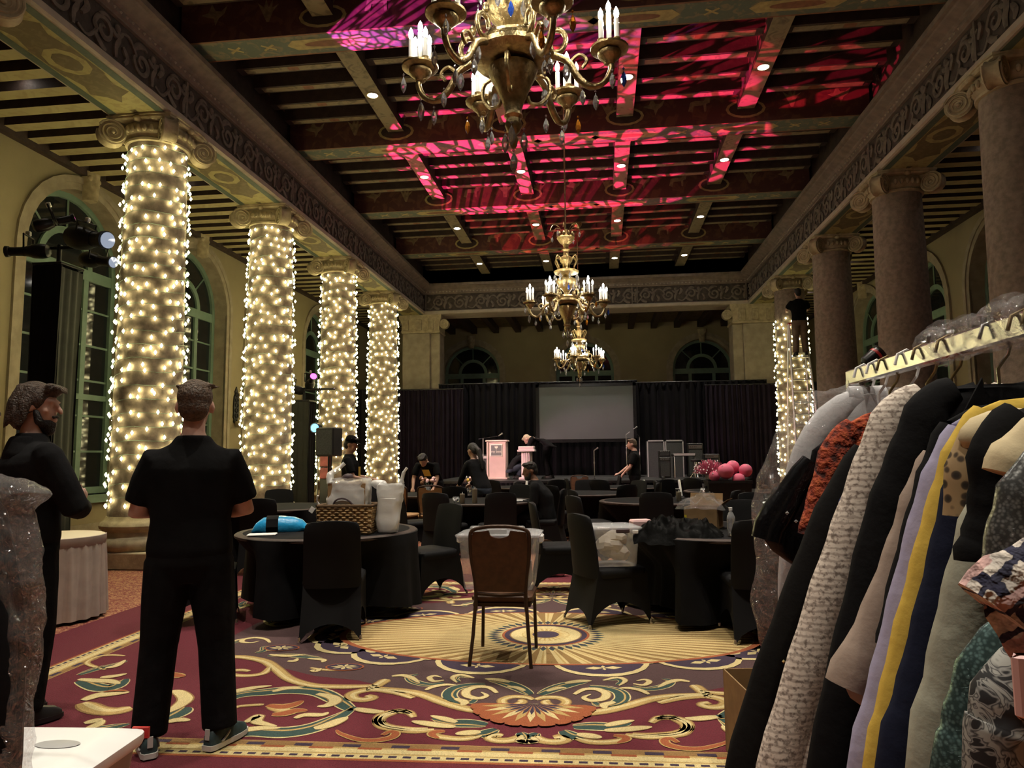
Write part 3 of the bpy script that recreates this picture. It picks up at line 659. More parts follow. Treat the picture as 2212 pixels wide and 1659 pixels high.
# ------------------------------------------------------------------ woven medallion carpet, drawn as flat inlays
STROKES=[('g',0.085,[(0.005,1.574),(0.017,1.69),(0.099,1.744),(0.221,1.715),(0.368,1.675),(0.511,1.584),(0.683,1.444),(0.844,1.38),(1.024,1.343)]),
('g',0.06,[(0.007,1.501),(0.053,1.459),(0.137,1.458),(0.186,1.517),(0.165,1.59),(0.107,1.605),(0.065,1.536),(0.089,1.508)]),
('g',0.08,[(0.714,1.513),(0.845,1.418),(0.974,1.376),(1.06,1.406),(1.099,1.473),(1.063,1.545),(0.995,1.562),(0.958,1.52),(1.001,1.485)]),
('g',0.08,[(1.018,1.403),(0.987,1.269),(0.962,1.174)]),
('g',0.08,[(0.98,1.292),(1.089,1.322),(1.247,1.336),(1.408,1.317),(1.593,1.202),(1.77,0.994),(1.924,0.826),(2.108,0.734),(2.23,0.722),(2.315,0.685),(2.28,0.604)]),
('g',0.06,[(1.834,0.961),(1.817,1.094),(1.895,1.15),(2.007,1.137),(2.058,1.066),(2.002,1.034),(1.932,1.055)]),
('G',0.13,[(1.817,1.629),(1.76,1.517),(1.628,1.458),(1.487,1.413),(1.311,1.445),(1.152,1.583),(1.032,1.714),(1.012,1.684)]),
('G',0.14,[(1.519,2.135),(1.418,2.079),(1.254,2.075),(1.137,2.005),(1.063,1.863),(1.012,1.712)]),
('c',0.06,[(1.847,1.556),(1.824,1.46),(1.74,1.387),(1.65,1.346)]),
('c',0.05,[(1.597,1.455),(1.532,1.385),(1.433,1.386)]),
('c',0.07,[(1.309,1.476),(1.204,1.528),(1.156,1.598),(1.178,1.672),(1.231,1.691)]),
('c',0.06,[(1.003,1.711),(0.946,1.733),(0.871,1.753),(0.825,1.743)]),
('c',0.07,[(1.127,2.016),(1.075,1.976),(1.03,1.897),(1.003,1.844)]),
('c',0.06,[(1.529,1.957),(1.514,1.892),(1.499,1.865),(1.476,1.939),(1.416,1.971),(1.336,2.0)]),
('c',0.06,[(1.554,2.104),(1.492,2.063),(1.406,2.031),(1.307,2.022)]),
('c',0.05,[(1.285,1.883),(1.251,1.828),(1.157,1.82),(1.135,1.778)]),
('c',0.06,[(2.398,2.026),(2.369,1.985),(2.34,1.957)]),
('g',0.04,[(1.72,1.805),(1.685,1.719),(1.608,1.689),(1.552,1.678)]),
('o',0.08,[(1.526,1.69),(1.435,1.71),(1.379,1.676),(1.35,1.601)]),
('o',0.08,[(1.436,1.832),(1.376,1.814),(1.327,1.769),(1.26,1.762)]),
('g',0.06,[(1.509,1.702),(1.419,1.764),(1.368,1.745)]),
('g',0.065,[(0.639,1.823),(0.688,1.749),(0.767,1.743),(0.826,1.802),(0.812,1.902),(0.735,1.967),(0.628,1.993),(0.529,1.983)]),
('o',0.05,[(0.743,2.084),(0.714,2.035),(0.681,2.055),(0.69,2.112),(0.756,2.151),(0.845,2.149),(0.959,2.082),(1.003,2.028)]),
('g',0.03,[(0.706,2.146),(0.789,2.158),(0.887,2.131),(0.976,2.061)]),
('G',0.11,[(0.227,1.907),(0.325,1.892),(0.422,1.888),(0.532,1.833)]),
('c',0.06,[(0.39,1.948),(0.479,1.931),(0.573,1.902),(0.637,1.882)]),
('c',0.05,[(0.394,1.885),(0.462,1.84),(0.552,1.795)]),
('G',0.09,[(0.171,1.964),(0.225,2.029),(0.297,2.036)]),
('c',0.06,[(0.247,2.007),(0.317,2.026),(0.373,2.043)]),
('g',0.06,[(0.238,2.053),(0.303,2.094),(0.374,2.101),(0.463,2.075),(0.492,2.031),(0.448,2.022)]),
('o',0.05,[(0.431,2.013),(0.484,2.025),(0.488,2.066),(0.445,2.108)]),
('g',0.07,[(0.033,2.034),(0.07,2.094),(0.138,2.112),(0.188,2.083),(0.167,2.046),(0.129,2.054)]),
('G',0.07,[(0.045,2.003),(0.023,2.051),(0.017,2.089)]),
('c',0.05,[(0.055,2.116),(0.005,2.121),(0.037,2.102),(0.021,2.056)]),
('g',0.07,[(0.67,1.765),(0.74,1.73),(0.787,1.776),(0.82,1.86),(0.778,1.96),(0.679,2.0),(0.581,2.015),(0.492,1.994)]),
('G',0.1,[(0.027,1.41),(0.116,1.287),(0.217,1.193),(0.314,1.149)]),
('c',0.05,[(0.173,1.189),(0.258,1.144),(0.339,1.133)]),
('c',0.04,[(0.066,1.349),(0.127,1.288),(0.183,1.277)]),
('G',0.09,[(0.322,1.238),(0.428,1.265),(0.501,1.339),(0.509,1.454),(0.458,1.542),(0.37,1.565),(0.34,1.501)]),
('c',0.05,[(0.231,1.397),(0.289,1.303),(0.367,1.293),(0.419,1.365),(0.401,1.46),(0.33,1.5),(0.286,1.449),(0.328,1.389)]),
('c',0.05,[(0.464,1.512),(0.4,1.567),(0.409,1.627)]),
('G',0.06,[(0.436,1.105),(0.511,1.074),(0.534,1.132),(0.486,1.2)]),
('c',0.035,[(0.41,1.121),(0.504,1.055),(0.549,1.115),(0.504,1.219)]),
('G',0.07,[(0.582,1.226),(0.673,1.269),(0.78,1.208),(0.832,1.103),(0.784,1.061)]),
('c',0.035,[(0.594,1.174),(0.657,1.197),(0.697,1.128),(0.671,1.088),(0.617,1.121)]),
('c',0.04,[(0.67,1.371),(0.632,1.3),(0.563,1.26),(0.494,1.271)]),
('c',0.045,[(0.947,1.113),(0.883,1.088),(0.81,1.138),(0.737,1.24)]),
('G',0.08,[(1.97,0.678),(1.822,0.665),(1.669,0.697),(1.555,0.73)]),
('c',0.045,[(1.968,0.656),(1.825,0.688),(1.708,0.633)]),
('c',0.04,[(1.769,0.812),(1.721,0.808),(1.724,0.745)]),
('c',0.04,[(1.651,0.738),(1.527,0.77),(1.514,0.832)]),
('G',0.06,[(2.088,0.62),(2.058,0.548),(2.09,0.456),(2.002,0.472)]),
('c',0.035,[(2.045,0.547),(1.97,0.541),(1.906,0.536)]),
('g',0.04,[(1.548,0.955),(1.475,0.988),(1.377,0.999),(1.293,0.972),(1.302,0.914),(1.363,0.912)]),
('c',0.045,[(1.525,1.012),(1.483,1.027),(1.471,0.968)]),
('c',0.04,[(2.108,0.333),(2.182,0.236),(2.288,0.191),(2.356,0.25),(2.331,0.326),(2.253,0.345),(2.211,0.29)]),
('G',0.06,[(2.438,0.436),(2.411,0.358),(2.357,0.302)]),
('c',0.03,[(2.477,0.389),(2.424,0.308),(2.37,0.225)]),
('G',0.13,[(2.942,1.323),(2.723,1.442),(2.637,1.418),(2.654,1.261)]),
('c',0.07,[(2.969,1.289),(2.82,1.312),(2.73,1.321),(2.639,1.366)]),
('c',0.06,[(2.853,1.242),(2.781,1.217),(2.727,1.156)]),
('c',0.05,[(2.959,1.039),(2.916,0.994),(2.941,0.849)]),
('G',0.08,[(3.036,1.202),(3.005,1.063),(2.953,0.977),(2.915,0.868)]),
('g',0.04,[(2.932,1.076),(3.097,0.99),(3.181,0.913),(3.199,0.783),(3.13,0.732),(3.014,0.745)]),
('g',0.12,[(2.636,1.719),(2.473,1.82),(2.356,1.837),(2.295,1.775)]),
('c',0.09,[(2.658,1.676),(2.631,1.581),(2.548,1.542),(2.474,1.519)]),
('o',0.05,[(2.637,1.527),(2.576,1.502),(2.495,1.504)]),
('o',0.08,[(2.452,1.131),(2.362,1.18),(2.306,1.193)]),
('G',0.12,[(1.983,1.936),(1.97,1.829),(1.97,1.745)]),
('c',0.08,[(2.047,1.836),(2.036,1.723),(2.065,1.607),(2.18,1.492),(2.243,1.498)]),
('G',0.09,[(2.327,2.118),(2.244,2.086),(2.148,2.015)]),
('c',0.06,[(2.335,2.095),(2.315,2.044),(2.331,1.969)]),
('c',0.06,[(1.952,1.984),(1.919,1.943),(1.846,1.949)])]
CPX, CPY, CPR = -.46, 5.82, R(1.8)
CM = ['cp_maroon','cp_plum','cp_navy','cp_gold','cp_cream','cp_brown','cp_green','cp_orange','cp_ray','cp_raydark']
CI = {n[3:]: i for i, n in enumerate(CM)}
cp = MB(); LAY = .0012
def cflat(P, layer, c):
    z = LAY+.00035*layer; a = sum(P[i-1][0]*P[i][1]-P[i][0]*P[i-1][1] for i in range(len(P)))
    if a < 0: P = P[::-1]
    cp._add([(p[0],p[1],z) for p in P], [tuple(range(len(P)))], CI[c])
def cstrip(pts, ws, layer, c, off=0.0):
    z = LAY+.00035*layer; n = len(pts); V = []
    for i in range(n):
        t = pts[min(i+1,n-1)]-pts[max(i-1,0)]; t = t.normalized() if t.length > 1e-9 else Vector((1,0,0)); nn = Vector((-t.y,t.x,0))
        q = pts[i]+nn*off; V += [q+nn*ws[i], q-nn*ws[i]]
    for i in range(n-1):
        q = [V[2*i],V[2*i+1],V[2*i+3],V[2*i+2]]; cp._add([(p.x,p.y,z) for p in q], [(0,1,2,3)], CI[c])
def cstroke(kind, w, pts, sx, sy):
    P = bez([(sx*u, -sy*v, 0) for u, v in pts], 5); n = len(P); h = w/2
    leaf = [max(.08, sin(pi*min(1,.10+.88*i/(n-1)))**.7) for i in range(n)]; band = [min(1,.55+3*min(i,n-1-i)/n) for i in range(n)]
    if kind == 'g':
        cstrip(P, [h*1.08*k for k in band], 6, 'brown'); cstrip(P, [h*.84*k for k in band], 7, 'gold'); cstrip(P, [h*.34*k for k in band], 8, 'cream', h*.2)
    elif kind == 'G':
        cstrip(P, [h*1.12*k for k in leaf], 6, 'cream'); cstrip(P, [h*.92*k for k in leaf], 7, 'green'); cstrip(P, [h*.14*k for k in leaf], 8, 'gold', h*.35)
    elif kind == 'c':
        cstrip(P, [h*1.25*k for k in leaf], 9, 'brown'); cstrip(P, [h*k for k in leaf], 10, 'cream')
    elif kind == 'o':
        cstrip(P, [h*1.15*k for k in leaf], 9, 'gold'); cstrip(P, [h*.85*k for k in leaf], 10, 'orange')
    else: cstrip(P, [h*k for k in leaf], 11, 'navy')
HX, HY = 3.39, 2.56
cflat([(-HX-.6,-HY-.35),(HX+.6,-HY-.35),(HX+.6,HY+.35),(-HX-.6,HY+.35)], 0, 'maroon')
# border bands
def frame(u, v, wd, layer, c):
    for a in (-1,1):
        cflat([(-u,a*v-wd/2),(u,a*v-wd/2),(u,a*v+wd/2),(-u,a*v+wd/2)], layer, c); cflat([(a*u-wd/2,-v),(a*u+wd/2,-v),(a*u+wd/2,v),(a*u-wd/2,v)], layer, c)
frame(HX-.12, HY-.28, .20, 1, 'gold'); frame(HX-.19, HY-.35, .05, 2, 'brown'); frame(HX-.12, HY-.28, .05, 3, 'cream'); frame(HX-.06, HY-.22, .045, 2, 'cream'); frame(HX-.02, HY-.18, .02, 3, 'orange')
def dash(n, u0, u1, v, wd, hh, layer, c, vert=False):
    for i in range(n):
        t = lerp(u0, u1, (i+.5)/n)
        q = [(t-wd,v-hh),(t+wd,v-hh),(t+wd,v+hh),(t-wd,v+hh)]
        cflat([(y,x) for x, y in q] if vert else q, layer, c)
for a in (-1,1):
    dash(95, -HX+.1, HX-.1, a*(HY-.22), .02, .011, 4, 'navy'); dash(70, -HY+.3, HY-.3, a*(HX-.06), .02, .011, 4, 'navy', True)
    dash(26, -HX+.2, HX-.2, a*(HY-.34), .045, .016, 4, 'navy'); dash(20, -HY+.4, HY-.4, a*(HX-.18), .045, .016, 4, 'navy', True)
    dash(26, -HX+.3, HX-.1, a*(HY-.31), .06, .012, 4, 'orange')
# plum cartouche field inside the gold scroll
half = [(0,1.62),(.15,1.66),(.5,1.55),(.84,1.38),(1.0,1.28),(1.15,1.20),(1.45,1.13),(1.72,.98),(2.0,.82),(2.25,.72),(2.42,.55),(2.5,.3),(2.5,0)]
poly = [(u,-v) for u, v in half]+[(u,v) for u, v in half[::-1][1:]]; poly = poly+[(-u,v) for u, v in poly[::-1][1:-1]]
cp._add([(0,0,LAY+.0005)]+[(p[0],p[1],LAY+.0005) for p in poly], [(0,1+i,1+(i+1) % len(poly)) for i in range(len(poly))], CI['plum'])
for sx in (-1,1):
    for sy in (-1,1):
        for k, w_, p in STROKES: cstroke(k, w_, p, sx, sy)
# sunburst oval, scallops and flowers
A, B = 1.62, .80; NS = 16
def el(t, k=1.0): return (A*k*cos(t), B*k*sin(t))
for i in range(NS):
    # equal steps along the oval
    t = pi/NS+2*pi*i/NS; t = t-.16*sin(2*t)
    c = Vector(el(t)); nrm = Vector((cos(t)/A, sin(t)/B)).normalized(); tg = Vector((-nrm.y,nrm.x)); wv = .265+.05*abs(sin(t))
    def lobe(k, d): return [tuple(c-nrm*.06+tg*wv*k*cos(s_)+nrm*(.30*k+d)*max(0,sin(s_))) for s_ in [pi*j/10 for j in range(11)]]+[tuple(c-nrm*.2-tg*wv*k*.8), tuple(c-nrm*.2+tg*wv*k*.8)]
    cflat(lobe(1.06,.015), 12, 'cream'); cflat(lobe(.94,.0), 13, 'navy')
    f = c+nrm*.085
    for a in (0,pi/2,pi,3*pi/2):
        d = tg*cos(a)*1.3+nrm*sin(a)*.55; e = Vector((-d.y,d.x))*.5
        cflat([tuple(f), tuple(f+d*.05+e*.05), tuple(f+d*.095), tuple(f+d*.05-e*.05)], 14, 'cream')
    s0 = c+tg*wv*.98-nrm*.02
    cflat([tuple(s0+tg*.06*cos(a)+nrm*.035*sin(a)) for a in [2*pi*j/8 for j in range(8)]], 14, 'cream')
cflat([el(2*pi*i/64,1.02) for i in range(64)], 15, 'orange')
cflat([el(2*pi*i/64,.985) for i in range(64)], 16, 'ray')
NR = 62
for i in range(NR):
    t = 2*pi*i/NR; dt = .52*2*pi/NR
    cflat([(.30*cos(t),.30*sin(t)), el(t-dt*.5,.98), el(t+dt*.5,.98)], 17, 'raydark')
    cflat([(.30*cos(t+.55*2*pi/NR),.30*sin(t+.55*2*pi/NR)), el(t+.50*2*pi/NR,.98), el(t+.62*2*pi/NR,.98)], 17, 'gold')
for i in range(40):
    t = 2*pi*i/40; d = Vector((cos(t),sin(t))); e = Vector((-d.y,d.x))
    cflat([tuple(d*.35), tuple(d*.41+e*.026), tuple(d*.47), tuple(d*.41-e*.026)], 18, 'green')
    cflat([tuple(d*.36), tuple(d*.40+e*.014), tuple(d*.44), tuple(d*.40-e*.014)], 19, 'navy')
def disc(r, layer, c, n=40): cflat([(r*cos(2*pi*i/n), r*sin(2*pi*i/n)) for i in range(n)], layer, c)
disc(.345,20,'orange'); disc(.325,21,'navy'); disc(.285,22,'brown'); disc(.275,23,'cream'); disc(.19,24,'gold')
for i in range(26):
    t = 2*pi*i/26; d = Vector((cos(t),sin(t))); e = Vector((-d.y,d.x)); cflat([tuple(d*.11), tuple(d*.17+e*.016), tuple(d*.20), tuple(d*.17-e*.016)], 25, 'cream')
disc(.105,26,'navy')
for sy in (-1,1):
    for k in range(11):
        a = R(-80+16*k); d = Vector((sin(a)*.36, -sy*cos(a)*.34)); c0 = Vector((0,-sy*1.60)); e = Vector((-d.y,d.x)).normalized()
        cflat([tuple(c0), tuple(c0+d*.8-e*.055), tuple(c0+d*.97-e*.04), tuple(c0+d), tuple(c0+d*.97+e*.04), tuple(c0+d*.8+e*.055)], 27+k % 2, 'orange')
        cflat([tuple(c0), tuple(c0+d*.55-e*.022), tuple(c0+d*.82), tuple(c0+d*.55+e*.022)], 29, 'cream' if k % 2 else 'gold')
        cflat([tuple(c0), tuple(c0+d*.35-e*.012), tuple(c0+d*.5), tuple(c0+d*.35+e*.012)], 30, 'navy')
# small ringed flowers in the plum field
for sx in (-1,1):
    for sy in (-1,1):
        for (u, v) in ((1.32,.93),(1.95,.48)):
            cflat([(sx*u+.135*cos(a), -sy*v+.085*sin(a)) for a in [2*pi*j/14 for j in range(14)]], 12, 'orange'); cflat([(sx*u+.122*cos(a), -sy*v+.074*sin(a)) for a in [2*pi*j/14 for j in range(14)]], 13, 'navy')
            for k in range(8):
                a = 2*pi*k/8; cflat([(sx*u,-sy*v), (sx*u+.06*cos(a-.25),-sy*v+.04*sin(a-.25)), (sx*u+.10*cos(a),-sy*v+.062*sin(a)), (sx*u+.06*cos(a+.25),-sy*v+.04*sin(a+.25))], 14, 'cream')
o = cp.build('carpet_medallion', CM, fl, None, (CPX,CPY,0), (0,0,CPR)); o['label'] = 'maroon medallion carpet with gold sunburst and scrolls'

# ------------------------------------------------------------------ columns with scrolled capitals
RB, RT, ZS = .435, .388, 5.85
def make_column():
    t = thing('column', 'x', 'column')
    MB().bbox((0,0,.11), (1.16,1.16,.22), 0, .015).build('plinth', 'capital_stone', t, 30)
    pr = [(.56,.22),(.585,.26),(.59,.31),(.57,.36),(.53,.385),(.505,.40),(.50,.44),(.49,.46),(.50,.48),(.53,.50),(.54,.54),(.52,.58),(.49,.60),(.47,.62),(.455,.66)]
    MB().lathe(pr, 40).build('base_moulding', 'capital_stone', t, 40)
    MB().lathe([(lerp(RB+.01,RT,(k/10)**1.35), lerp(.66,ZS,k/10)) for k in range(11)], 40).build('shaft', 'column_stone', t, 60)
    cap = MB().lathe([(RT,ZS-.03),(RT+.035,ZS-.02),(RT+.04,ZS+.01),(RT+.01,ZS+.03),(RT+.02,ZS+.05),(RT+.07,ZS+.10),(RT+.08,ZS+.14),(RT+.05,ZS+.19),(RT+.03,ZS+.26)], 40)
    cp_ = cap.build('capital', 'capital_stone', t, 50)
    ab = []
    for k in range(4):
        a = pi/4+k*pi/2
        for j in range(7):
            s_ = j/6; b = a+s_*pi/2; rr = lerp(.68,.52, sin(pi*s_)); ab.append((rr*cos(b)*1.0, rr*sin(b)*1.0)) if j < 6 else None
    mb = MB(); n = len(ab)
    mb.loft([[(p[0]*k, p[1]*k, z) for p in ab] for z, k in ((ZS+.24,.93),(ZS+.26,.97),(ZS+.285,.97),(ZS+.29,1.0),(ZS+.318,1.0))]); mb.build('abacus', 'capital_stone', t, 30)
    eg = MB()
    for k in range(4):
        for j in range(-2,3):
            a = k*pi/2+j*.19; eg.sph(((RT+.085)*cos(a),(RT+.085)*sin(a),ZS+.125), (.033,.033,.055), 6, 5)
        a = k*pi/2; eg.sph(((RT+.10)*cos(a),(RT+.10)*sin(a),ZS+.25), (.06,.06,.045), 7, 5)
    stuff(eg.build('egg_moulding', 'capital_stone', t, 60))
    # volutes on the four corners: scroll drums with a raised spiral on each face
    vo = MB(); r = .175; wd = .085
    vo.tube([(0,-wd,0),(0,-wd*.4,0),(0,wd*.4,0),(0,wd,0)], [r,r*.86,r*.86,r], 20)
    for sg in (-1,1):
        sp = [((r*(1-.82*i/44))*cos(.4+5.6*pi*i/44*sg*1), sg*(wd+.006), (r*(1-.82*i/44))*sin(.4+5.6*pi*i/44*sg)) for i in range(45)]
        vo.tube(sp, [.017*(1-.5*i/44) for i in range(45)], 5); vo.sph((0,sg*(wd+.008),0), (.03,.02,.03), 8, 5)
    vo.box(-.30,.0,-wd*.8,wd*.8,.10,.185)
    vme = vo.mesh('volute', 'capital_stone', 50)
    for k in range(4):
        a = pi/4+k*pi/2; obj('volute', vme, t, (.60*cos(a),.60*sin(a),ZS+.08), (0,0,a))
    return t
def place_first(t, loc, label, group=None):
    t.location = loc; t['label'] = label
    if group: t['group'] = group
def string_lights(label, loc, z0, z1, nturn, per, seed, gap=None):
    rnd = random.Random(seed)
    t = thing('string_lights', label, 'string lights', loc, 0, 'warm string lights wound round the columns')
    N = int(nturn*per); wire = []; bl = MB(); soc = MB()
    for i in range(N+1):
        f = i/N; z = lerp(z0, z1, f); a = 2*pi*nturn*f+.05*sin(i*1.7); k = ((z-.66)/(ZS-.66)); r = lerp(RB+.01, RT, max(0,k)**1.35)+.012
        wire.append((r*cos(a), r*sin(a), z+.02*sin(3*a)))
        j = rnd.uniform(-.08,.08); b = a+rnd.uniform(-.10,.10); dr = rnd.choice((0,0,0,.02))
        if i % 1 == 0:
            q = r+.022+dr; dz = -.03 if rnd.random() < .7 else .03
            bl.octa((q*cos(b), q*sin(b), z+j+dz), 0.022, .032); soc.octa(((r+.012+dr)*cos(b), (r+.012+dr)*sin(b), z+j-dz*.1), .010, .016)
    MB().tube(wire, .0032, 3, 0, False).build('wire', 'green_frame', t); stuff(bl.build('bulbs', 'string_bulb', t)); stuff(soc.build('bulb_sockets', 'green_frame', t))
    return t
col0 = make_column()
lab = {2: 'stone column wound with lights beside the truss tower, first of the lit row', 3: 'stone column wound with lights, second of the lit row', 4: 'stone column wound with lights, third of the lit row', 5: 'stone column wound with lights next to the stage curtain'}
YS = COLY[3:]          # 9.29 ...
LBL = ['stone column wound with string lights, first of the lit row beside the draped truss tower', 'stone column wound with string lights, second of the lit row', 'stone column wound with string lights, behind the black loudspeaker', 'stone column wound with string lights, beside the stage curtain']
RBL = ['bare stone column rising behind the near end of the clothes rail', 'bare stone column, second from the clothes rail', 'bare stone column next to the half-lit column', 'stone column half wound with lights, with a man on a ladder before it']
for k, y in enumerate(YS):
    if k == 0: place_first(col0, (XC-CW,y,0), LBL[0], 'lit columns')
    else: place_first(copy_tree(col0), (XC-CW,y,0), LBL[k], 'lit columns')
    place_first(copy_tree(col0), (XC+CW,y,0), RBL[k], 'columns on the darker side')
place_first(copy_tree(col0), (XC-CW,COLY[2],0), 'stone column of which only the capital scroll shows by the painted soffit', 'lit columns')
SLB = ['warm white string lights wound round the column beside the truss tower', 'warm white string lights wound round the second lit column', 'warm white string lights on the column behind the loudspeaker', 'warm white string lights on the column beside the stage curtain', 'warm white string lights reaching only up to the man on the ladder']
for k, y in enumerate(YS): string_lights(SLB[k], (XC-CW,y,0), .76, 5.78, 27, 17.3, 40+k)
string_lights(SLB[4], (XC+CW,YS[3],0), .76, 5.02, 23, 15.3, 50)
# corner piers at the far end
for sx in (-1,1):
    t = thing('pier', 'square stone pier behind the stage curtain, next to the %s column' % ('fully lit' if sx < 0 else 'half-lit'), 'pier', (XC+sx*5.6,23.85,0))
    MB().bbox((0,0,2.78), (.95,.86,5.56), 0, .02).build('shaft', 'stone', t, 30)
    MB().bbox((-sx*.62,.05,2.78), (.34,.7,5.56), 0, .02).build('side_pilaster', 'stone', t, 30)
    mb = MB(); mb.loft([[(x*k-sx*.15, y_*k2, z) for x, y_ in ((-.65,-.44),(.65,-.44),(.65,.44),(-.65,.44))] for z, k, k2 in ((5.56,1,1),(5.60,1.04,1.04),(5.66,1.0,1.0),(5.85,1.0,1.0),(6.0,1.07,1.1),(6.05,1.12,1.12),(6.17,1.12,1.12))]); mb.build('capital', 'capital_stone', t, 20)
    for x in (-.35,.1,.5):
        b = MB().bbox((x*-sx,-.47,5.83), (.2,.08,.36), 0, .01)
        for j in range(3): b.box(x*-sx-.07+j*.05,x*-sx-.04+j*.05,-.525,-.5,5.68,5.95)
        b.build('bracket', 'capital_stone', t, 30)
    v = MB().tube([(0,-.1,0),(0,.1,0)], .16, 16)
    for sg in (-1,1): v.tube([((.15*(1-.8*i/30))*cos(5*pi*i/30), sg*.105, (.15*(1-.8*i/30))*sin(5*pi*i/30)) for i in range(31)], .014, 5)
    v.build('volute', 'capital_stone', t, 50, (-sx*.95,-.3,5.86))

# ------------------------------------------------------------------ chandeliers
def make_chandelier(label):
    t = thing('chandelier', label, 'chandelier', group='brass chandeliers along the hall axis')
    ZC = 3.93
    MB().tube([(0,0,5.15),(0,0,7.65)], .012, 8).build('hanging_rod', 'brass', t, 60)
    MB().lathe([(.02,7.50),(.09,7.54),(.13,7.60),(.14,7.653)], 20).build('ceiling_canopy', 'brass', t, 50)
    bd_ = MB().lathe([(.012,3.34),(.022,3.36),(.03,3.40),(.018,3.43),(.04,3.45),(.055,3.49),(.045,3.53),(.06,3.55),(.05,3.58),(.075,3.66),(.12,3.76),(.15,3.82),(.16,3.86),(.10,3.88)], 20)
    bd_.build('lower_vase', 'brass', t, 40)
    MB().lathe([(.10,3.88),(.24,3.90),(.27,3.93),(.27,3.96),(.23,3.97),(.24,4.0),(.22,4.03),(.10,4.05)], 24).build('arm_ring', 'brass', t, 40)
    MB().lathe([(.05,4.03),(.04,4.10),(.07,4.14),(.15,4.22),(.17,4.28),(.16,4.33),(.08,4.36),(.05,4.40)], 20).build('middle_vase', 'gilt', t, 40)
    MB().lathe([(.05,4.40),(.20,4.43),(.21,4.46),(.14,4.49),(.06,4.51),(.06,4.58),(.10,4.63),(.11,4.69),(.05,4.73),(.045,4.80),(.07,4.83),(.04,4.86),(.055,4.92),(.10,4.95),(.13,5.0),(.15,5.03),(.13,5.06),(.03,5.10),(.02,5.18)], 20).build('upper_stem', 'gilt', t, 40)
    cr = MB()
    for k in range(10):
        a = 2*pi*k/10; cr.sph((.13*cos(a),.13*sin(a),5.08), (.025,.025,.05), 6, 5)
    for k in range(6):
        a = 2*pi*k/6+.3; P = bez([(.05*cos(a),.05*sin(a),5.1),(.12*cos(a),.12*sin(a),5.22),(.22*cos(a),.22*sin(a),5.24),(.28*cos(a),.28*sin(a),5.14)], 4); cr.tube(P, .006, 4)
    cr.build('crown', 'brass', t, 60)
    # handles on the lower vase
    for k in range(3):
        a = 2*pi*k/3+pi/6; P = bez([(.16,0,3.86),(.24,0,3.84),(.25,0,3.75),(.19,0,3.67),(.12,0,3.66),(.10,0,3.70)], 5)
        MB().tube(P, .013, 6).build('vase_handle', 'brass', t, 60, None, (0,0,a))
    # upper scroll brackets
    for k in range(6):
        a = 2*pi*k/6+pi/6; P = bez([(.09,0,4.66),(.16,0,4.72),(.20,0,4.65),(.17,0,4.58),(.14,0,4.50),(.19,0,4.45)], 5)
        MB().tube(P, .013, 6).build('upper_bracket', 'gilt', t, 60, None, (0,0,a))
    arm = MB().tube(bez([(.24,0,3.95),(.31,0,3.96),(.34,0,4.03),(.31,0,4.09),(.25,0,4.09),(.23,0,4.03)],5), .017, 7)
    arm.tube(bez([(.26,0,3.93),(.35,0,3.88),(.42,0,3.76),(.50,0,3.70),(.58,0,3.73),(.62,0,3.81),(.605,0,3.86),(.585,0,3.84)],6), [.024]*18+[.02]*25, 8)
    arm.sph((.26,0,4.15), (.025,.025,.035), 7, 5)
    arm.tube(bez([(.36,0,3.87),(.42,0,3.92),(.47,0,3.88),(.44,0,3.83)],4), .012, 6); arm_me = arm.mesh('arm', 'brass', 60)
    cup = MB().lathe([(.012,-.10),(.03,-.09),(.035,-.075),(.05,-.06),(.072,-.04),(.075,-.02),(.07,-.012),(.10,-.008),(.118,.0),(.12,.012),(.112,.014),(.06,.006),(.0,.006)], 22); cup_me = cup.mesh('candle_cup', 'brass', 40)
    def candle(h):
        c = MB().lathe([(.0155,0),(.0155,h),(.010,h+.003)], 10); return c.mesh('candle', 'candle_white', 50)
    fl_ = MB().lathe([(.004,-.01),(.013,.004),(.0165,.022),(.013,.045),(.005,.062),(.001,.070)], 10); fl_me = fl_.mesh('flame_bulb', 'flame', 180)
    cl, cs = candle(.235), candle(.16)
    crown_me = MB().lathe([(.022,0),(.026,.012),(.019,.02),(.025,.034),(.018,.03)], 8).mesh('candle_socket', 'gilt', 60)
    def drop(s_, me_mat, bead=True):
        d = MB().lathe([(.002,0),(.012*s_,-.018*s_),(.020*s_,-.05*s_),(.016*s_,-.078*s_),(.002,-.105*s_)], 6)
        if bead: d.octa((0,0,.018), .009*s_, .011)
        d.tube([(0,0,.03),(0,0,.0)], .0015, 3); return d.mesh('crystal_drop', me_mat)
    DR = [drop(1.0,'crystal'), drop(1.25,'crystal'), drop(1.0,'crystal_amber'), drop(1.0,'crystal_blue')]
    for k in range(6):
        a = 2*pi*k/6; c, s_ = cos(a), sin(a)
        obj('arm', arm_me, t, None, (0,0,a))
        obj('candle_cup', cup_me, t, (.61*c,.61*s_,ZC+.0))
        for j in range(5):
            b = a+2*pi*j/4+pi/4
            x, y, me = (.61*c+.068*cos(b), .61*s_+.068*sin(b), cs) if j < 4 else (.61*c, .61*s_, cl)
            h = .16 if j < 4 else .235
            cn_ = obj('candle', me, t, (x,y,ZC+.012)); obj('flame_bulb', fl_me, cn_, (0,0,h+.012)); obj('candle_socket', crown_me, cn_)
        # drops: under the cup, at the arm's lowest point, on the scroll
        for j, (rr, da, z, kind) in enumerate([(.70,.12,3.83,[3,0,2,0,0,2][k]), (.52,-.02,3.645,0), (.63,-.12,3.74,[0,2,0,1,0,2][k]), (.44,.14,3.72,0), (.34,.0,3.88,1), (.22,.26,4.26,0)]):
            obj('crystal_drop', DR[kind], t, (rr*cos(a+da), rr*sin(a+da), z))
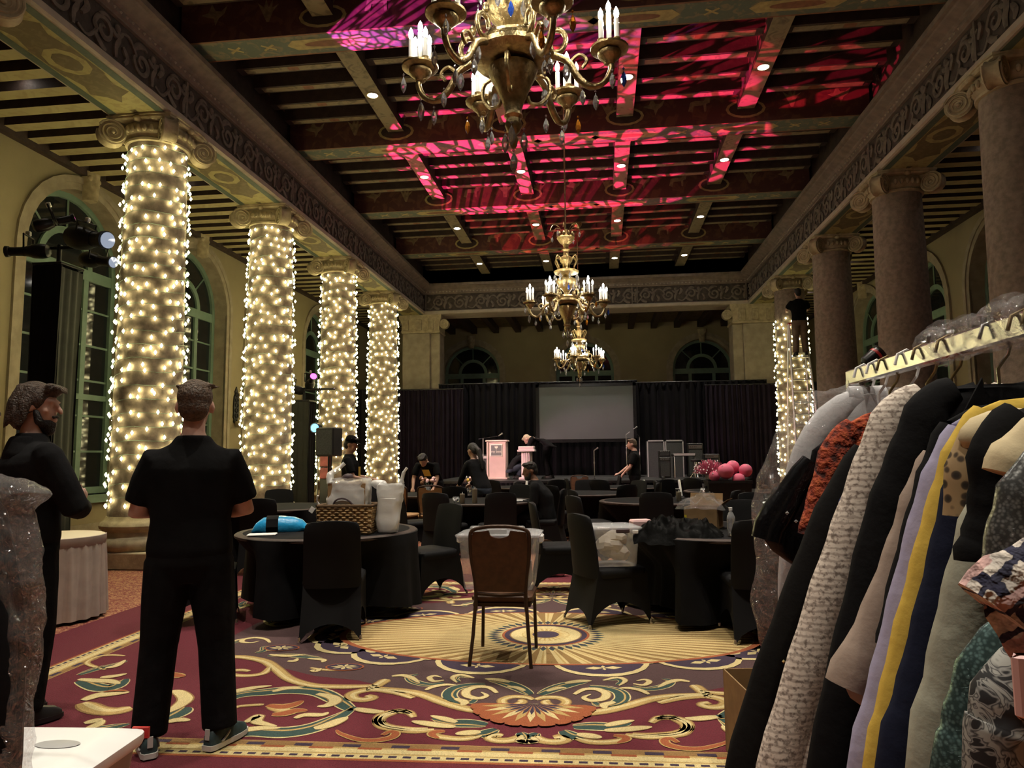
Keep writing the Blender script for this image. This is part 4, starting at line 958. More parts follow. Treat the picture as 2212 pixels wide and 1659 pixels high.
    for k in range(8):
        a = 2*pi*k/8+.2; obj('crystal_drop', DR[1 if k % 2 else 0], t, (.20*cos(a),.20*sin(a),4.40))
        if k % 2: obj('crystal_drop', DR[0], t, (.26*cos(a),.26*sin(a),5.10))
    for k in range(3):
        a = 2*pi*k/3+.5; obj('crystal_drop', DR[1], t, (.07*cos(a),.07*sin(a),3.46))
    obj('crystal_drop', DR[1], t, (0,0,3.31)); obj('crystal_drop', DR[3], t, (.02,-.19,4.20)); obj('crystal_drop', DR[1], t, (.10,-.17,4.22))
    return t
ch = make_chandelier('large brass candle chandelier hanging over the medallion carpet'); ch.location = (XC,4.32,0); ch.rotation_euler = (0,0,R(-2))
c2 = copy_tree(ch, None, (XC,11.76,0), .12, 'brass candle chandelier, the middle one of the row of three')
c3 = copy_tree(ch, None, (XC,19.0,0), .3, 'brass candle chandelier hanging in front of the projection screen')

# ------------------------------------------------------------------ banquet tables, cloths and chairs
def chair_cover_mesh():
    mb = MB()
    # back: lofted rounded slab, leaning, rounded top
    rings = []
    for z, hw, y, th in ((.40,.225,-.235,.035),(.50,.225,-.245,.035),(.62,.222,-.255,.034),(.74,.220,-.275,.032),(.83,.218,-.290,.030),(.885,.205,-.299,.028),(.905,.19,-.302,.024)):
        n = 11; fr = []; bk = []
        for i in range(n):
            u = -1+2*i/(n-1); bow = -.028*(1-u*u); zz = z+(.018*(1-u*u) if z > .85 else 0)
            fr.append((u*hw, y+bow+th*(1-.75*abs(u)**5), zz)); bk.append((u*hw, y+bow-th*(1-.75*abs(u)**5), zz))
        rings.append(fr+bk[::-1])
    mb.loft(rings)
    # seat cushion
    def rr(hx, hy, cyo, z, k=.05):
        P = []
        for sx, sy, a0 in ((1,-1,-pi/2),(1,1,0),(-1,1,pi/2),(-1,-1,pi)):
            for j in range(4):
                a = a0+j*pi/6; P.append((sx*(hx-k)+k*cos(a), cyo+sy*(hy-k)+k*sin(a), z))
        return P
    mb.loft([rr(.225,.225,-.01,.40), rr(.235,.235,-.01,.43), rr(.232,.232,-.01,.465), rr(.205,.205,-.01,.482)])
    # skirt stretched to four feet with arched hems
    top = [(-.222,-.245),(.222,-.245),(.228,.218),(-.228,.218)]; bot = [(-.235,-.34),(.235,-.34),(.235,.245),(-.235,.245)]
    n = 9; R0 = []; R1 = []; R2 = []
    for s_ in range(4):
        for i in range(n):
            u = i/n; a = Vector(top[s_]).lerp(Vector(top[(s_+1) % 4]), u); b = Vector(bot[s_]).lerp(Vector(bot[(s_+1) % 4]), u)
            arch = (.20 if s_ % 2 else .13)*sin(pi*u)**.55 if 0 < u < 1 else 0
            pin = 1-.10*sin(pi*u); mid = a.lerp(b,.55)*pin; bb = b*(1-.08*sin(pi*u))
            R0.append((a.x,a.y,.44)); R1.append((mid.x,mid.y,lerp(.44,arch+.005,.55))); R2.append((bb.x,bb.y,arch+.005))
    mb.loft([R0,R1,R2], 0, caps=False)
    return mb.mesh('chair_cover', 'black_spandex', 55)
CC = chair_cover_mesh()
CF = MB().lathe([(.014,0),(.016,.004),(.013,.022),(.010,.05)], 8).mesh('foot', 'chrome', 50)
def covered_chair(x, y, rz, label, group='black covered banquet chairs'):
    t = thing('banquet_chair', label, 'chair', (x,y,0), rz, group); obj('chair_cover', CC, t)
    for p in ((-.232,-.335),(.232,-.335),(.232,.240),(-.232,.240)): obj('foot', CF, t, (p[0],p[1],0))
    return t
def brown_chair(x, y, rz, label, pan='brown_vinyl'):
    t = thing('banquet_chair', label, 'chair', (x,y,0), rz, 'bare stacking chairs with brown frames')
    # back panel with a half-moon hand hole, frame, legs
    def outline(k):
        return [(-.165*k,.49),(-.175*k,.60),(-.19*k,.72),(-.195*k,.84),(-.185*k,.895),(-.10*k,.915),(0,.92),(.10*k,.915),(.185*k,.895),(.195*k,.84),(.19*k,.72),(.175*k,.60),(.165*k,.49)]
    mb = MB(); O = outline(1.0); ys = lambda z: -.24-.10*(z-.45)
    hole = [(-.075,.892),(-.06,.87),(-.03,.858),(0,.855),(.03,.858),(.06,.87),(.075,.892)]
    loop = O[:5]+[(-.075,.905)]+hole+[(.075,.905)]+O[8:]
    n = len(loop); cen = (0,.65)
    for off, flip in ((-.016,0),(.016,1)):
        b = len(mb.v); mb.v += [(0,ys(.65)+off,.65)]+[(p[0],ys(p[1])+off*(.6 if abs(p[0]) > .15 else 1),p[1]) for p in loop]
        for i in range(n): mb.f.append((b,b+1+i,b+1+(i+1) % n)[::-1 if flip else 1]); mb.m.append(0)
    for i in range(n): j = (i+1) % n; mb.f.append((1+i,1+j,n+2+j,n+2+i)); mb.m.append(0)
    mb.build('back_panel', pan, t, 40)
    fr = MB().tube(bez([(-.175,ys(.40),.36),(-.172,ys(.49),.49),(-.182,ys(.6),.60),(-.20,ys(.72),.72),(-.205,ys(.84),.84),(-.19,ys(.91),.905),(-.10,ys(.93),.93),(0,ys(.935),.935),(.10,ys(.93),.93),(.19,ys(.91),.905),(.205,ys(.84),.84),(.20,ys(.72),.72),(.182,ys(.6),.60),(.172,ys(.49),.49),(.175,ys(.40),.36)],3), .013, 8)
    fr.tube([(-.168,ys(.48),.475),(0,ys(.48)-.008,.465),(.168,ys(.48),.475)], .012, 6); fr.build('back_frame', 'brown_frame', t, 60)
    MB().bbox((0,0,.435), (.42,.42,.06), 0, .02).build('seat', pan, t, 40)
    MB().box(-.20,.20,-.20,.20,.38,.405).build('seat_frame', 'brown_frame', t)
    for sx in (-1,1):
        MB().tube([(sx*.175,ys(.42),.42),(sx*.19,-.26,.2),(sx*.21,-.30,.0)], .0125, 8).build('leg', 'brown_frame', t, 60)
        MB().tube([(sx*.19,.19,.40),(sx*.20,.20,.0)], .0125, 8).build('leg', 'brown_frame', t, 60)
    return t
def round_table(x, y, label, clabel, notches, seed, hem=.07, r=.84):
    rnd = random.Random(seed)
    t = thing('round_table', label, 'table', (x,y,0), 0, 'round folding banquet tables')
    MB().lathe([(r-.02,.70),(r-.005,.71),(r-.005,.725),(r-.02,.735)], 40).build('tabletop', 'dark_wood', t, 40)
    for k in range(4):
        a = pi/4+k*pi/2; MB().tube([(.12*cos(a),.12*sin(a),.70),(.26*cos(a),.26*sin(a),.01)], .014, 6).build('leg', 'steel', t, 60)
    NU = 120; ph = [rnd.uniform(0,2*pi) for _ in range(4)]
    def fn(i, j):
        a = 2*pi*i
        if j < .30: rr = (r+.002)*j/.30; return (rr*cos(a), rr*sin(a), .739)
        f = (j-.30)/.70; fold = (.5*sin(15*a+ph[0])+.35*sin(23*a+ph[1])+.3*sin(9*a+ph[2]))
        rr = r+.006+.010*min(1,f*8)+f*.045+fold*.030*f
        for na in notches:
            d = (a-na+pi) % (2*pi)-pi
            if abs(d) < .8: rr -= min(1,f*2.2)*(.30 if abs(d) < .36 else .30*max(0,1-(abs(d)-.36)/.3))
        z = .739-(.739-hem)*f-.012*min(1,f*9)+.03*f*sin(4*a+ph[3])
        return (rr*cos(a), rr*sin(a), max(.012,z))
    c = MB().grid(NU, 20, fn, 0, True).build('tablecloth', 'black_cloth', None, 60, (x,y,0)); tag(c, clabel, 'tablecloth', 'black floor-length tablecloths')
    return t
def ring_chair(tx, ty, deg, label, rad=1.0, jit=0, kind='c'):
    a = R(deg); x, y = tx+rad*cos(a), ty+rad*sin(a); rz = a+pi/2+jit
    return covered_chair(x, y, rz, label) if kind == 'c' else brown_chair(x, y, rz, label, 'tan_fabric')
TABLES = [  # x, y, chairs (deg, jitter), description
 (-2.57,6.63, [(295,-.18),(212,-.1),(40,.15),(98,0)], 'with the wicker basket'),
 (1.05,6.75, [(202,.12),(279,-.12),(70,0)], 'heaped with black satin'),
 (-4.55,9.75, [(286,0),(112,.1),(60,0)], 'beside second lit column'),
 (-1.80,10.95, [(210,.1),(250,0),(290,0),(70,0)], 'with two olive candles'),
 (.80,10.95, [(266,0),(206,-.1),(320,.1)], 'before the lantern tub'),
 (2.55,8.35, [(60,0),(120,0)], 'with the flat carton'),
 (-3.05,12.95, [(160,0)], 'with the flowers'),
 (-.30,13.15, [(244,0),(302,.1),(345,0),(90,0),(160,.1),(40,0)], 'bare, facing the lectern'),
 (2.35,13.75, [(255,0),(300,0),(180,0),(90,0)], 'behind the lantern tub'),
 (-1.55,15.75, [(240,0),(300,0),(150,0)], 'near the pink plinth'),
 (.60,15.55, [(240,.1),(300,0),(190,0)], 'near the stage steps'),
 (2.70,16.15, [(230,0),(280,.1),(170,0)], 'near the keyboard')]
TOBJ = []
for i, (x, y, chs, d) in enumerate(TABLES):
    nt = [R(a) for a, _ in chs]
    if i == 6: nt += [R(255),R(282)]
    if i == 3: nt += [R(350)]
    round_table(x, y, 'round folding table %s' % d, 'black cloth on the round table %s' % d, nt, 100+i, .09 if i else .11)
    for (a, j) in chs:
        if i == 0 and a == 295: lb = 'black covered chair with its back to us at the wicker basket table'
        elif i == 0 and a == 212: lb = 'black covered chair behind the man in the black t-shirt'
        elif i == 0 and a == 40: lb = 'black covered chair turned sideways, between basket table and brown chair'
        elif i == 1 and a == 202: lb = 'black covered chair with a clear bin of tissue on its seat'
        elif i == 1 and a == 279: lb = 'black covered chair beside the plastic-wrapped coats'
        else:
            sx_ = '' if abs(cos(R(a))) < .3 else 'dark-column' if cos(R(a)) > 0 else 'lit-column'; sy_ = '' if abs(sin(R(a))) < .55 else 'stage' if sin(R(a)) > 0 else 'medallion'
            lb = 'black covered chair on the %s side of the table %s' % (' and '.join(q for q in (sy_,sx_) if q), d)
        ring_chair(x, y, a, lb, .93 if (i == 0 and a == 295) else .80 if (i == 1 and a == 279) else 1.06 if (i == 1 and a == 202) else 1.03, j)
ring_chair(-3.05,12.95,255,'tan stacking chair with a torn top edge, at the flower table',1.04,.05,'b')
ring_chair(-3.05,12.95,282,'tan stacking chair next to the bending woman, at the flower table',1.04,-.05,'b')
covered_chair(-.08,9.05,R(-62),'black covered chair standing loose, turned towards the candle tables')
covered_chair(-2.37,11.97,R(-4),'black covered chair standing behind the leaning woman')
covered_chair(-.42,7.75,R(-80),'black covered chair standing loose behind the chair with the tissue bin')
bc = brown_chair(-.70,5.235,0,'brown stacking chair with a clear bin on its seat, on the sunburst')
pc = brown_chair(-.55,16.72,R(170),'brown stacking chair by the stage under pink light','brown_vinyl')
# beige skirted cocktail table by the bearded man
st = thing('skirted_table', 'round table with a beige pleated skirt beside the bearded man', 'table', (-4.95,6.05,0))
MB().lathe([(.42,.70),(.425,.72),(.425,.735),(.41,.742)], 40).build('tabletop', 'cream_cloth', st, 40)
def skf(i, j):
    a = 2*pi*i; f = j; rr = .428+.006*sin(44*a)*min(1,f*4)+.03*f*(1+.6*sin(22*a)); return (rr*cos(a), rr*sin(a), lerp(.735,.03,f))
MB().grid(176, 8, skf, 0, True).build('skirt', 'beige_skirt', st, 60)
MB().lathe([(.431,.655),(.435,.66),(.435,.735),(.428,.738)], 60, caps=False).build('skirt_band', 'beige_skirt', st, 60)
MB().tube([(0,0,.0),(0,0,.70)], .03, 8).build('leg', 'steel', st, 50)

# ------------------------------------------------------------------ things on the tables and chairs
TZ = .742
rnd = random.Random(11)
def crumple(mb, amp, sc, seed, start=0, fz=1):
    from mathutils import noise
    for i in range(start, len(mb.v)):
        p = Vector(mb.v[i]); d = noise.noise_vector(p*sc+Vector((seed,seed*2,0))); mb.v[i] = (p.x+d.x*amp, p.y+d.y*amp, p.z+d.z*amp*fz)
    return mb
def blanket(nx, ny, sx, sy, amp, sc, seed, base=0):
    from mathutils import noise
    mb = MB()
    def fn(u, v):
        x, y = (u-.5)*sx, (v-.5)*sy; e = max(abs(u-.5), abs(v-.5))*2; h = amp*max(0, 1-e**3)
        n1 = noise.noise(Vector((x*sc,y*sc,seed))); n2 = noise.noise(Vector((x*sc*2.3,y*sc*2.3,seed+5)))
        k = 1+.12*noise.noise(Vector((u*6,v*6,seed+9)))
        return (x*k, y*k, base+h*(.45+1.3*(1-abs(n1)*2.2)**2*.5+.8*abs(n2))+.004)
    mb.grid(nx, ny, fn); return mb
# blue wrapped pack
bl = thing('blue_pack', 'blue plastic pack with a black band on the basket table', 'pack', (-2.96,6.45,TZ), R(22))
mb = MB()
mb.loft([[(x, y*k, z*h) for y, z in ((-.10,.0),(-.115,.35),(-.09,.85),(-.03,1),(.05,1),(.10,.8),(.115,.3),(.10,0))] for x, k, h in ((-.25,.55,.02),(-.22,.9,.075),(-.15,1,.125),(0,1.05,.135),(.12,1,.125),(.19,.9,.10),(.235,.75,.05),(.262,.7,.012))])
crumple(mb, .008, 14, 3).build('wrapper', 'blue_wrap', bl, 50)
MB().loft([[(x, y*1.04, max(.0,z)*.137) for y, z in ((-.10,.0),(-.118,.35),(-.093,.85),(-.03,1.02),(.05,1.02),(.10,.8),(.118,.3),(.10,0))] for x in (-.125,-.02)]).build('band', 'black_cloth', bl, 30)
pp = MB().bbox((0,0,.006), (.24,.15,.012), 0, .004).build('paper_plate', 'white_paper', None, 30, (-2.97,6.10,TZ), (0,0,.3)); tag(pp, 'flat white sheet lying before the blue pack', 'paper')
# wicker basket with woven strands
bk = thing('wicker_basket', 'rectangular woven wicker basket on the round table', 'basket', (-2.26,6.32,TZ), R(3))
mb = MB(); W_, D_, H_ = .225, .15, .235
def perim(s_):  # 0..1 round a rounded rectangle
    P = [(-W_,-D_),(W_,-D_),(W_,D_),(-W_,D_)]; L_ = [2*W_,2*D_,2*W_,2*D_]; tt = s_*sum(L_)
    for k in range(4):
        if tt <= L_[k] or k == 3: u = min(1,tt/L_[k]); a, b = P[k], P[(k+1) % 4]; return (lerp(a[0],b[0],u), lerp(a[1],b[1],u))
        tt -= L_[k]
NS_ = 48
for rI in range(11):
    z = .012+rI*.0215; pts = []
    for i in range(NS_*2+1):
        s_ = (i/(NS_*2)) % 1.0; x, y = perim(s_); k = 1+.022*(1 if (i//2+rI) % 2 else -1)+.06*z/H_; pts.append((x*k,y*k,z))
    mb.tube(pts, .0125, 5, 0, False)
mb.build('woven_wall', 'wicker', bk, 60)
rm = MB(); rm.tube([(perim((i/40) % 1)[0]*1.07, perim((i/40) % 1)[1]*1.07, H_+.012) for i in range(41)], .014, 6, 0, False); rm.build('rim', 'wicker_dark', bk, 60)
MB().box(-W_,W_,-D_,D_,0,.01).build('base', 'wicker_dark', bk)
MB().tube(bez([(-.24,-.05,H_),(-.275,-.06,H_+.05),(-.26,-.08,H_+.10)],4), .008, 5).build('tag_string', 'white_paper', bk)
MB().box(-.04,.0,-.002,.002,-.05,.0).build('price_tag', 'white_paper', bk, None, (-.255,-.16,H_-.01), (0,.6,0))
# bagged box in the basket
bb = thing('bagged_box', 'brown box in a thin white carrier bag set in the wicker basket', 'box', (-2.26,6.33,TZ+.02), R(3))
MB().box(-.17,.17,-.10,.10,0,.42).build('box', 'cardboard', bb)
def bag_shell(w_, d_, prof, n=56, rows=26):
    # thin crumpled bag: prof = (z, scale, x shift)
    def at(f):
        f = f*(len(prof)-1); i = min(int(f), len(prof)-2); u = f-i; return [lerp(prof[i][k],prof[i+1][k],u) for k in range(3)]
    def fn(i, j):
        a = 2*pi*i; z, k, ox = at(j); c, s_ = cos(a), sin(a); e = .42
        return (w_*k*abs(c)**e*(1 if c > 0 else -1)+ox, d_*k*abs(s_)**e*(1 if s_ > 0 else -1), z)
    mb = MB().grid(n, rows, fn, 0, True); crumple(mb, .014, 8, 2); crumple(mb, .008, 21, 7); return mb
mb = bag_shell(.185, .122, [(.215,1.0,0),(.28,.99,0),(.36,.95,.01),(.42,.90,.015),(.45,.84,.02),(.47,.86,.01)])
mb.tube(bez([(-.15,-.08,.42),(-.16,-.05,.50),(-.10,-.02,.55),(-.05,0,.60)],4), [.035]*5+[.025]*4+[.018]*4, 7); mb.build('carrier_bag', 'milky_bag', bb, 60)
mb = MB()
for i in range(60): mb.octa((rnd.uniform(-.10,.17), rnd.uniform(-.09,.09), .43+rnd.uniform(0,.02)), rnd.uniform(.010,.018))
stuff(mb.build('shredded_fill', 'cream_cloth', bb)); mb = MB().sph((-.02,0,.465), (.055,.05,.042), 12, 8); crumple(mb, .01, 18, 4).build('dark_bow', 'dark_label', bb, 60)
lg = MB(); A_ = [(-.11,-.133,.218),(-.09,-.133,.27),(-.03,-.133,.292),(.03,-.133,.272),(.08,-.133,.232),(.16,-.133,.218)]
lg.tube(bez(A_,4), .008, 5); lg.build('printed_arch', 'dark_label', bb, 60)
# white bag
wb = thing('carrier_bag', 'tall white plastic carrier bag standing next to the basket', 'bag', (-1.91,6.36,TZ), R(5))
mb = bag_shell(.104, .072, [(.002,.80,.0),(.02,.93,0),(.12,1.0,.0),(.24,1.02,.01),(.30,1.06,.015),(.36,1.10,.02),(.42,1.10,.02),(.44,1.0,.02)])
mb.tube(bez([(.10,0,.40),(.125,0,.47),(.14,0,.53),(.17,0,.575)],4), [.03]*4+[.016]*5+[.012]*4, 6)
b0 = len(mb.v); mb.sph((-.07,0,.42), (.07,.06,.05), 10, 7); crumple(mb, .03, 12, 9, b0); mb.build('bag', 'milky_bag', wb, 60)
MB().box(-.075,.07,-.05,.05,.005,.30).build('carton', 'white_paper', wb)
# clear storage bins
def bin_(label, loc, rz, w, d, h, name='storage_bin'):
    t = thing(name, label, 'bin', loc, rz, 'clear plastic storage bins')
    def rr(hx, hy, z, k=.03): return [(sx*(hx-k)+k*cos(a0+j*pi/6), sy*(hy-k)+k*sin(a0+j*pi/6), z) for sx, sy, a0 in ((1,-1,-pi/2),(1,1,0),(-1,1,pi/2),(-1,-1,pi)) for j in range(4)]
    mb = MB(); a = .84
    mb.loft([rr(w/2*a,d/2*a,.002), rr(w/2*(a+.02),d/2*(a+.02),.03), rr(w/2*.96,d/2*.96,h*.86), rr(w/2,d/2,h*.90), rr(w/2,d/2,h*.96)], 0, caps=False); mb._add(rr(w/2*a,d/2*a,.003), [tuple(range(16))])
    mb.build('bin_body', 'milky_film', t, 40)
    ld = MB(); ld.loft([rr(w/2+.012,d/2+.012,h*.93), rr(w/2+.014,d/2+.014,h*.965), rr(w/2-.01,d/2-.01,h*.98), rr(w/2-.04,d/2-.04,h), rr(w/2-.06,d/2-.06,h*.99)], 0, caps=True); ld.build('lid', 'milky_film', t, 40)
    return t
b1 = bin_('clear lidded storage bin standing on the brown chair', (-.745,5.33,.468), 0, .58, .40, .40)
for sx in (-1,1): MB().bbox((sx*.30,0,.345), (.035,.14,.06), 0, .01).build('latch', 'white_plastic', b1, 30)
MB().bbox((0,-.16,.425), (.40,.035,.05), 0, .012).build('folded_handle', 'milky_film', b1, 30); MB().box(-.07,.07,-.185,-.17,.395,.425).build('handle_clip', 'white_plastic', b1)
gr = MB().box(-.02,.22,-.13,.14,.012,.18); crumple(gr, .02, 7, 4); gr.build('grey_contents', 'grey_plastic', b1)
b2 = bin_('clear bin of crumpled tissue paper on a black covered chair', (.075,6.30,.488), R(12), .42, .40, .335)
MB().bbox((.05,-.222,.30), (.115,.02,.035), 0, .006).build('clip', 'dark_label', b2, 30); MB().bbox((.155,-.218,.29), (.05,.012,.03), 0, .004).build('clip', 'white_plastic', b2, 30)
mb = MB()
for i in range(7):
    s0 = len(mb.v); mb.sph((rnd.uniform(-.07,.07), rnd.uniform(-.06,.06), .085+.024*i), (rnd.uniform(.08,.11),rnd.uniform(.08,.10),.06), 10, 7); crumple(mb, .035, 14, i, s0)
mb.build('tissue', 'tissue', b2, 20)
# heap of black satin, cardboard box with film, bottle, pink box, olive candles
hp = blanket(60,44,.70,.62,.11,5,3); 
for i, v in enumerate(hp.v):
    x, y, z = v; hp.v[i] = (x, y, z-(max(0,(-y-.24))*1.0 if y < -.24 else 0))
tag(hp.build('satin_heap', 'satin_black', None, 60, (.645,6.34,TZ+.004), (0,0,R(-8))), 'heap of crumpled black satin on the round table', 'fabric')
def carton(name, label, loc, rz, w, d, h, m='cardboard', flaps=True, group=None):
    t = thing(name, label, 'box', loc, rz, group); T_ = .006
    mb = MB().box(-w/2,w/2,-d/2,-d/2+T_,0,h).box(-w/2,w/2,d/2-T_,d/2,0,h).box(-w/2,-w/2+T_,-d/2,d/2,0,h).box(w/2-T_,w/2,-d/2,d/2,0,h).box(-w/2,w/2,-d/2,d/2,0,T_); mb.build('box_body', m, t)
    if flaps:
        for (pts) in ([(w/2,-d/2,h),(w/2,d/2,h),(w/2+.09,d/2,h+.07),(w/2+.09,-d/2,h+.07)], [(-w/2,d/2,h),(w/2,d/2,h),(w/2,d/2+.03,h+.11),(-w/2,d/2+.03,h+.11)]):
            MB()._add(pts+[(p[0],p[1],p[2]+.005) for p in pts], [(0,1,2,3),(7,6,5,4),(0,4,5,1),(1,5,6,2),(2,6,7,3),(3,7,4,0)]).build('flap', m, t)
    return t
cb = carton('cardboard_box', 'open cardboard box with clear film spilling out, on the satin heap table', (.93,6.86,TZ), R(-20), .30, .26, .19)
mb = blanket(26,22,.42,.34,.12,7,8,.17); crumple(mb, .03, 8, 3); mb.build('packing_film', 'clear_film', cb, 60)
MB().box(-.02,.03,-.133,-.131,.04,.075).build('yellow_label', 'yellow_label', cb); MB().box(-.145,-.125,-.133,-.131,.05,.12).build('yellow_label', 'yellow_label', cb)
bt = thing('water_bottle', 'clear plastic water bottle standing at the table edge', 'bottle', (1.05,6.14,TZ))
MB().lathe([(.028,0),(.033,.01),(.031,.05),(.034,.07),(.031,.10),(.034,.13),(.033,.155),(.022,.185),(.0125,.20),(.0125,.215)], 16).build('bottle_body', 'crystal', bt, 60); MB().lathe([(.0145,.21),(.0145,.232),(.012,.234)], 12).build('cap', 'white_plastic', bt, 40)
px_ = MB(); px_.loft([[(-.09*k,-.06*k,z),(.09*k,-.06*k,z),(.09*k,.06*k,z),(-.09*k,.06*k,z)] for z, k in ((0,1),(.045,1.02),(.062,.9))]); tag(px_.build('pink_box', 'pink_light', None, None, (.36,6.98,TZ), (0,0,.3)), 'small pale pink box behind the clear tissue bin', 'box')
def candle(loc, h, label):
    t = thing('pillar_candle', label, 'candle', loc, 0, 'olive pillar candles on the tables'); MB().lathe([(.034,0),(.036,.004),(.036,h),(.030,h+.004),(.012,h-.004)], 16).build('wax', 'candle_olive', t, 50); MB().tube([(0,0,h-.005),(.002,0,h+.03)], .0035, 5).build('wick', 'candle_white', t)
candle((-1.98,10.24,TZ), .13, 'shorter olive candle next to the glass dish'); candle((-1.80,10.25,TZ), .20, 'taller olive candle beside the shorter one'); candle((1.10,10.6,TZ), .13, 'olive candle on the table before the black tub'); candle((2.02,8.0,TZ), .11, 'olive candle behind the water bottle')
def glassdish(loc, label):
    t = thing('glass_holder', label, 'glass', loc, 0, 'glass candle holders'); MB().lathe([(.03,0),(.045,.01),(.05,.06),(.045,.085)], 12, caps=False).build('bowl', 'crystal', t, 50); mb = MB()
    for i in range(6): mb.octa((rnd.uniform(-.03,.03), rnd.uniform(-.03,.03), rnd.uniform(.015,.06)), .022)
    stuff(mb.build('white_beads', 'white_paper', t))
glassdish((-2.10,10.38,TZ), 'glass dish of white beads beside the olive candles'); glassdish((.95,10.55,TZ), 'glass dish beside the single olive candle'); glassdish((1.75,12.85,TZ), 'glass dish behind the black tub of lanterns')
wc = thing('flat_carton', 'flat carton with a white lid and barcode label on the far table', 'box', (2.12,8.25,TZ), R(4)); MB().box(-.30,.30,-.17,.17,0,.085).build('box_body', 'cardboard', wc); MB().bbox((0,0,.11), (.64,.37,.05), 0, .008).build('lid', 'white_plastic', wc, 30)
mb = MB().box(-.12,.04,-.1725,-.171,.01,.075); mb.build('label', 'white_paper', wc); mb = MB()
for i in range(9): mb.box(-.11+i*.016,-.105+i*.016+.004*(i % 2),-.174,-.1728,.02,.065)
mb.build('barcode', 'black_plastic', wc); MB().box(-.29,-.25,-.1725,-.171,.02,.06).build('yellow_label', 'yellow_label', wc)
# pink lanterns and tinsel in a black tub
tb = thing('black_tub', 'tall black rectangular tub holding pink lanterns', 'tub', (2.02,12.0,0)); mb = MB(); mb.loft([[(sx*.33*k, sy*.25*k, z) for sx, sy in ((-1,-1),(1,-1),(1,1),(-1,1))] for z, k in ((0,.9),(.94,1.0),(.945,1.05),(.985,1.05),(.985,.99),(.93,.97))], 0, caps=True); mb.build('tub_body', 'black_plastic', tb, 30)
for sx in (-1,1): MB().box(sx*.35-.01,sx*.35+.01,-.1,.1,.86,.90).build('handle', 'black_plastic', tb)
for i, (x, z, r_, dy) in enumerate([(1.98,1.13,.125,-.14),(2.13,1.19,.11,.10),(2.30,1.14,.105,-.06),(1.83,1.05,.088,.07),(2.17,1.00,.098,-.15)]):
    t = thing('paper_lantern', 'round ribbed pink paper lantern in the black tub, %s' % ['largest and foremost','behind the largest one','beside the tub rim under the curtain','half hidden by the tinsel','low in the middle of the tub'][i], 'lantern', (x, 12.0+dy, z), .3*i, 'pink paper lanterns')
    mb = MB(); n = 26; mb.lathe([((r_*(1-.025*(k % 2)))*sin(pi*k/n)+.001, -r_*cos(pi*k/n)) for k in range(n+1)], 24); mb.build('paper_shell', 'pink_paper', t, 30); t.rotation_euler = (.5,.35*i-.6,.2*i)
    MB().tube([(.02*cos(a),.02*sin(a),r_) for a in [2*pi*k/8 for k in range(9)]], .003, 4).build('wire_ring', 'white_plastic', t)
ts = thing('tinsel_spray', 'pink tinsel spray with white tips in a silver pot beside the lanterns', 'decoration', (1.78,12.22,.985)); mb = MB(); tp = MB()
for i in range(430):
    a = rnd.uniform(0,2*pi); e = rnd.uniform(.05,1.45); d = Vector((cos(a)*sin(e), sin(a)*sin(e), cos(e)*.9)); L_ = rnd.uniform(.18,.30); p0 = Vector((0,0,.08)); p1 = p0+d*L_; s_ = d.orthogonal().normalized()*.009
    mb._add([p0-s_, p0+s_, p1+s_*.5, p1-s_*.5], [(0,1,2,3)]); s2 = d.cross(s_).normalized()*.009; mb._add([p0-s2, p0+s2, p1+s2*.5, p1-s2*.5], [(0,1,2,3)])
    if i % 5 == 0 and e > .5: tp.octa(p0+d*(L_+.03), .012, .018)
stuff(mb.build('tinsel', 'pink_tinsel', ts)); stuff(tp.build('white_tips', 'tinsel_white', ts)); MB().lathe([(.05,0),(.07,.01),(.08,.09),(.085,.10)], 14).build('pot', 'alu', ts, 40)
# flowers on the bending people's table
def bouquet(loc, label, cols, seed):
    rn = random.Random(seed); t = thing('flower_bunch', label, 'flowers', loc)
    MB().lathe([(.05,0),(.055,.01),(.06,.12),(.05,.13)], 12).build('vase', 'crystal', t, 50)
    for j, m_ in enumerate(cols):
        mb = MB()
        for i in range(6):
            s0 = len(mb.v); mb.sph((rn.uniform(-.13,.13), rn.uniform(-.08,.08), .17+rn.uniform(0,.12)), rn.uniform(.025,.04), 8, 6); crumple(mb, .012, 22, i+j, s0)
        mb.build('blossom', m_, t, 40)
    mb = MB()
    for i in range(8): mb.tube([(0,0,.08),(rn.uniform(-.1,.1),rn.uniform(-.06,.06),.2)], .004, 4)
    mb.build('stem', 'green_frame', t)
bouquet((-2.45,13.3,TZ), 'bunch of pink, yellow and white flowers next to the bending woman', ['pink_light','g_yellow','white_paper'], 3); bouquet((-3.1,12.75,TZ), 'small bunch of rust and white flowers before the bending man', ['paint_rust','pink_light'], 4)
for i, (x, y) in enumerate([(-2.55,12.4),(-2.75,12.5)]): tag(MB().bbox((0,0,.006), (.16,.05,.012), 0, .004).build('menu_card', 'paint_gold', None, 30, (x,y,TZ), (0,0,.5+.4*i)), 'folded yellow card on the flower table, %s' % ('by its black covered chair' if i == 0 else 'by its tan chairs'), 'card', 'yellow cards on the flower table')
np_ = blanket(16,12,.5,.34,.02,7,4); tag(np_.build('newspaper', 'grey_plastic', None, 40, (-1.35,10.75,TZ+.003), (0,0,.2)), 'crumpled grey newsprint on the candle table', 'paper')
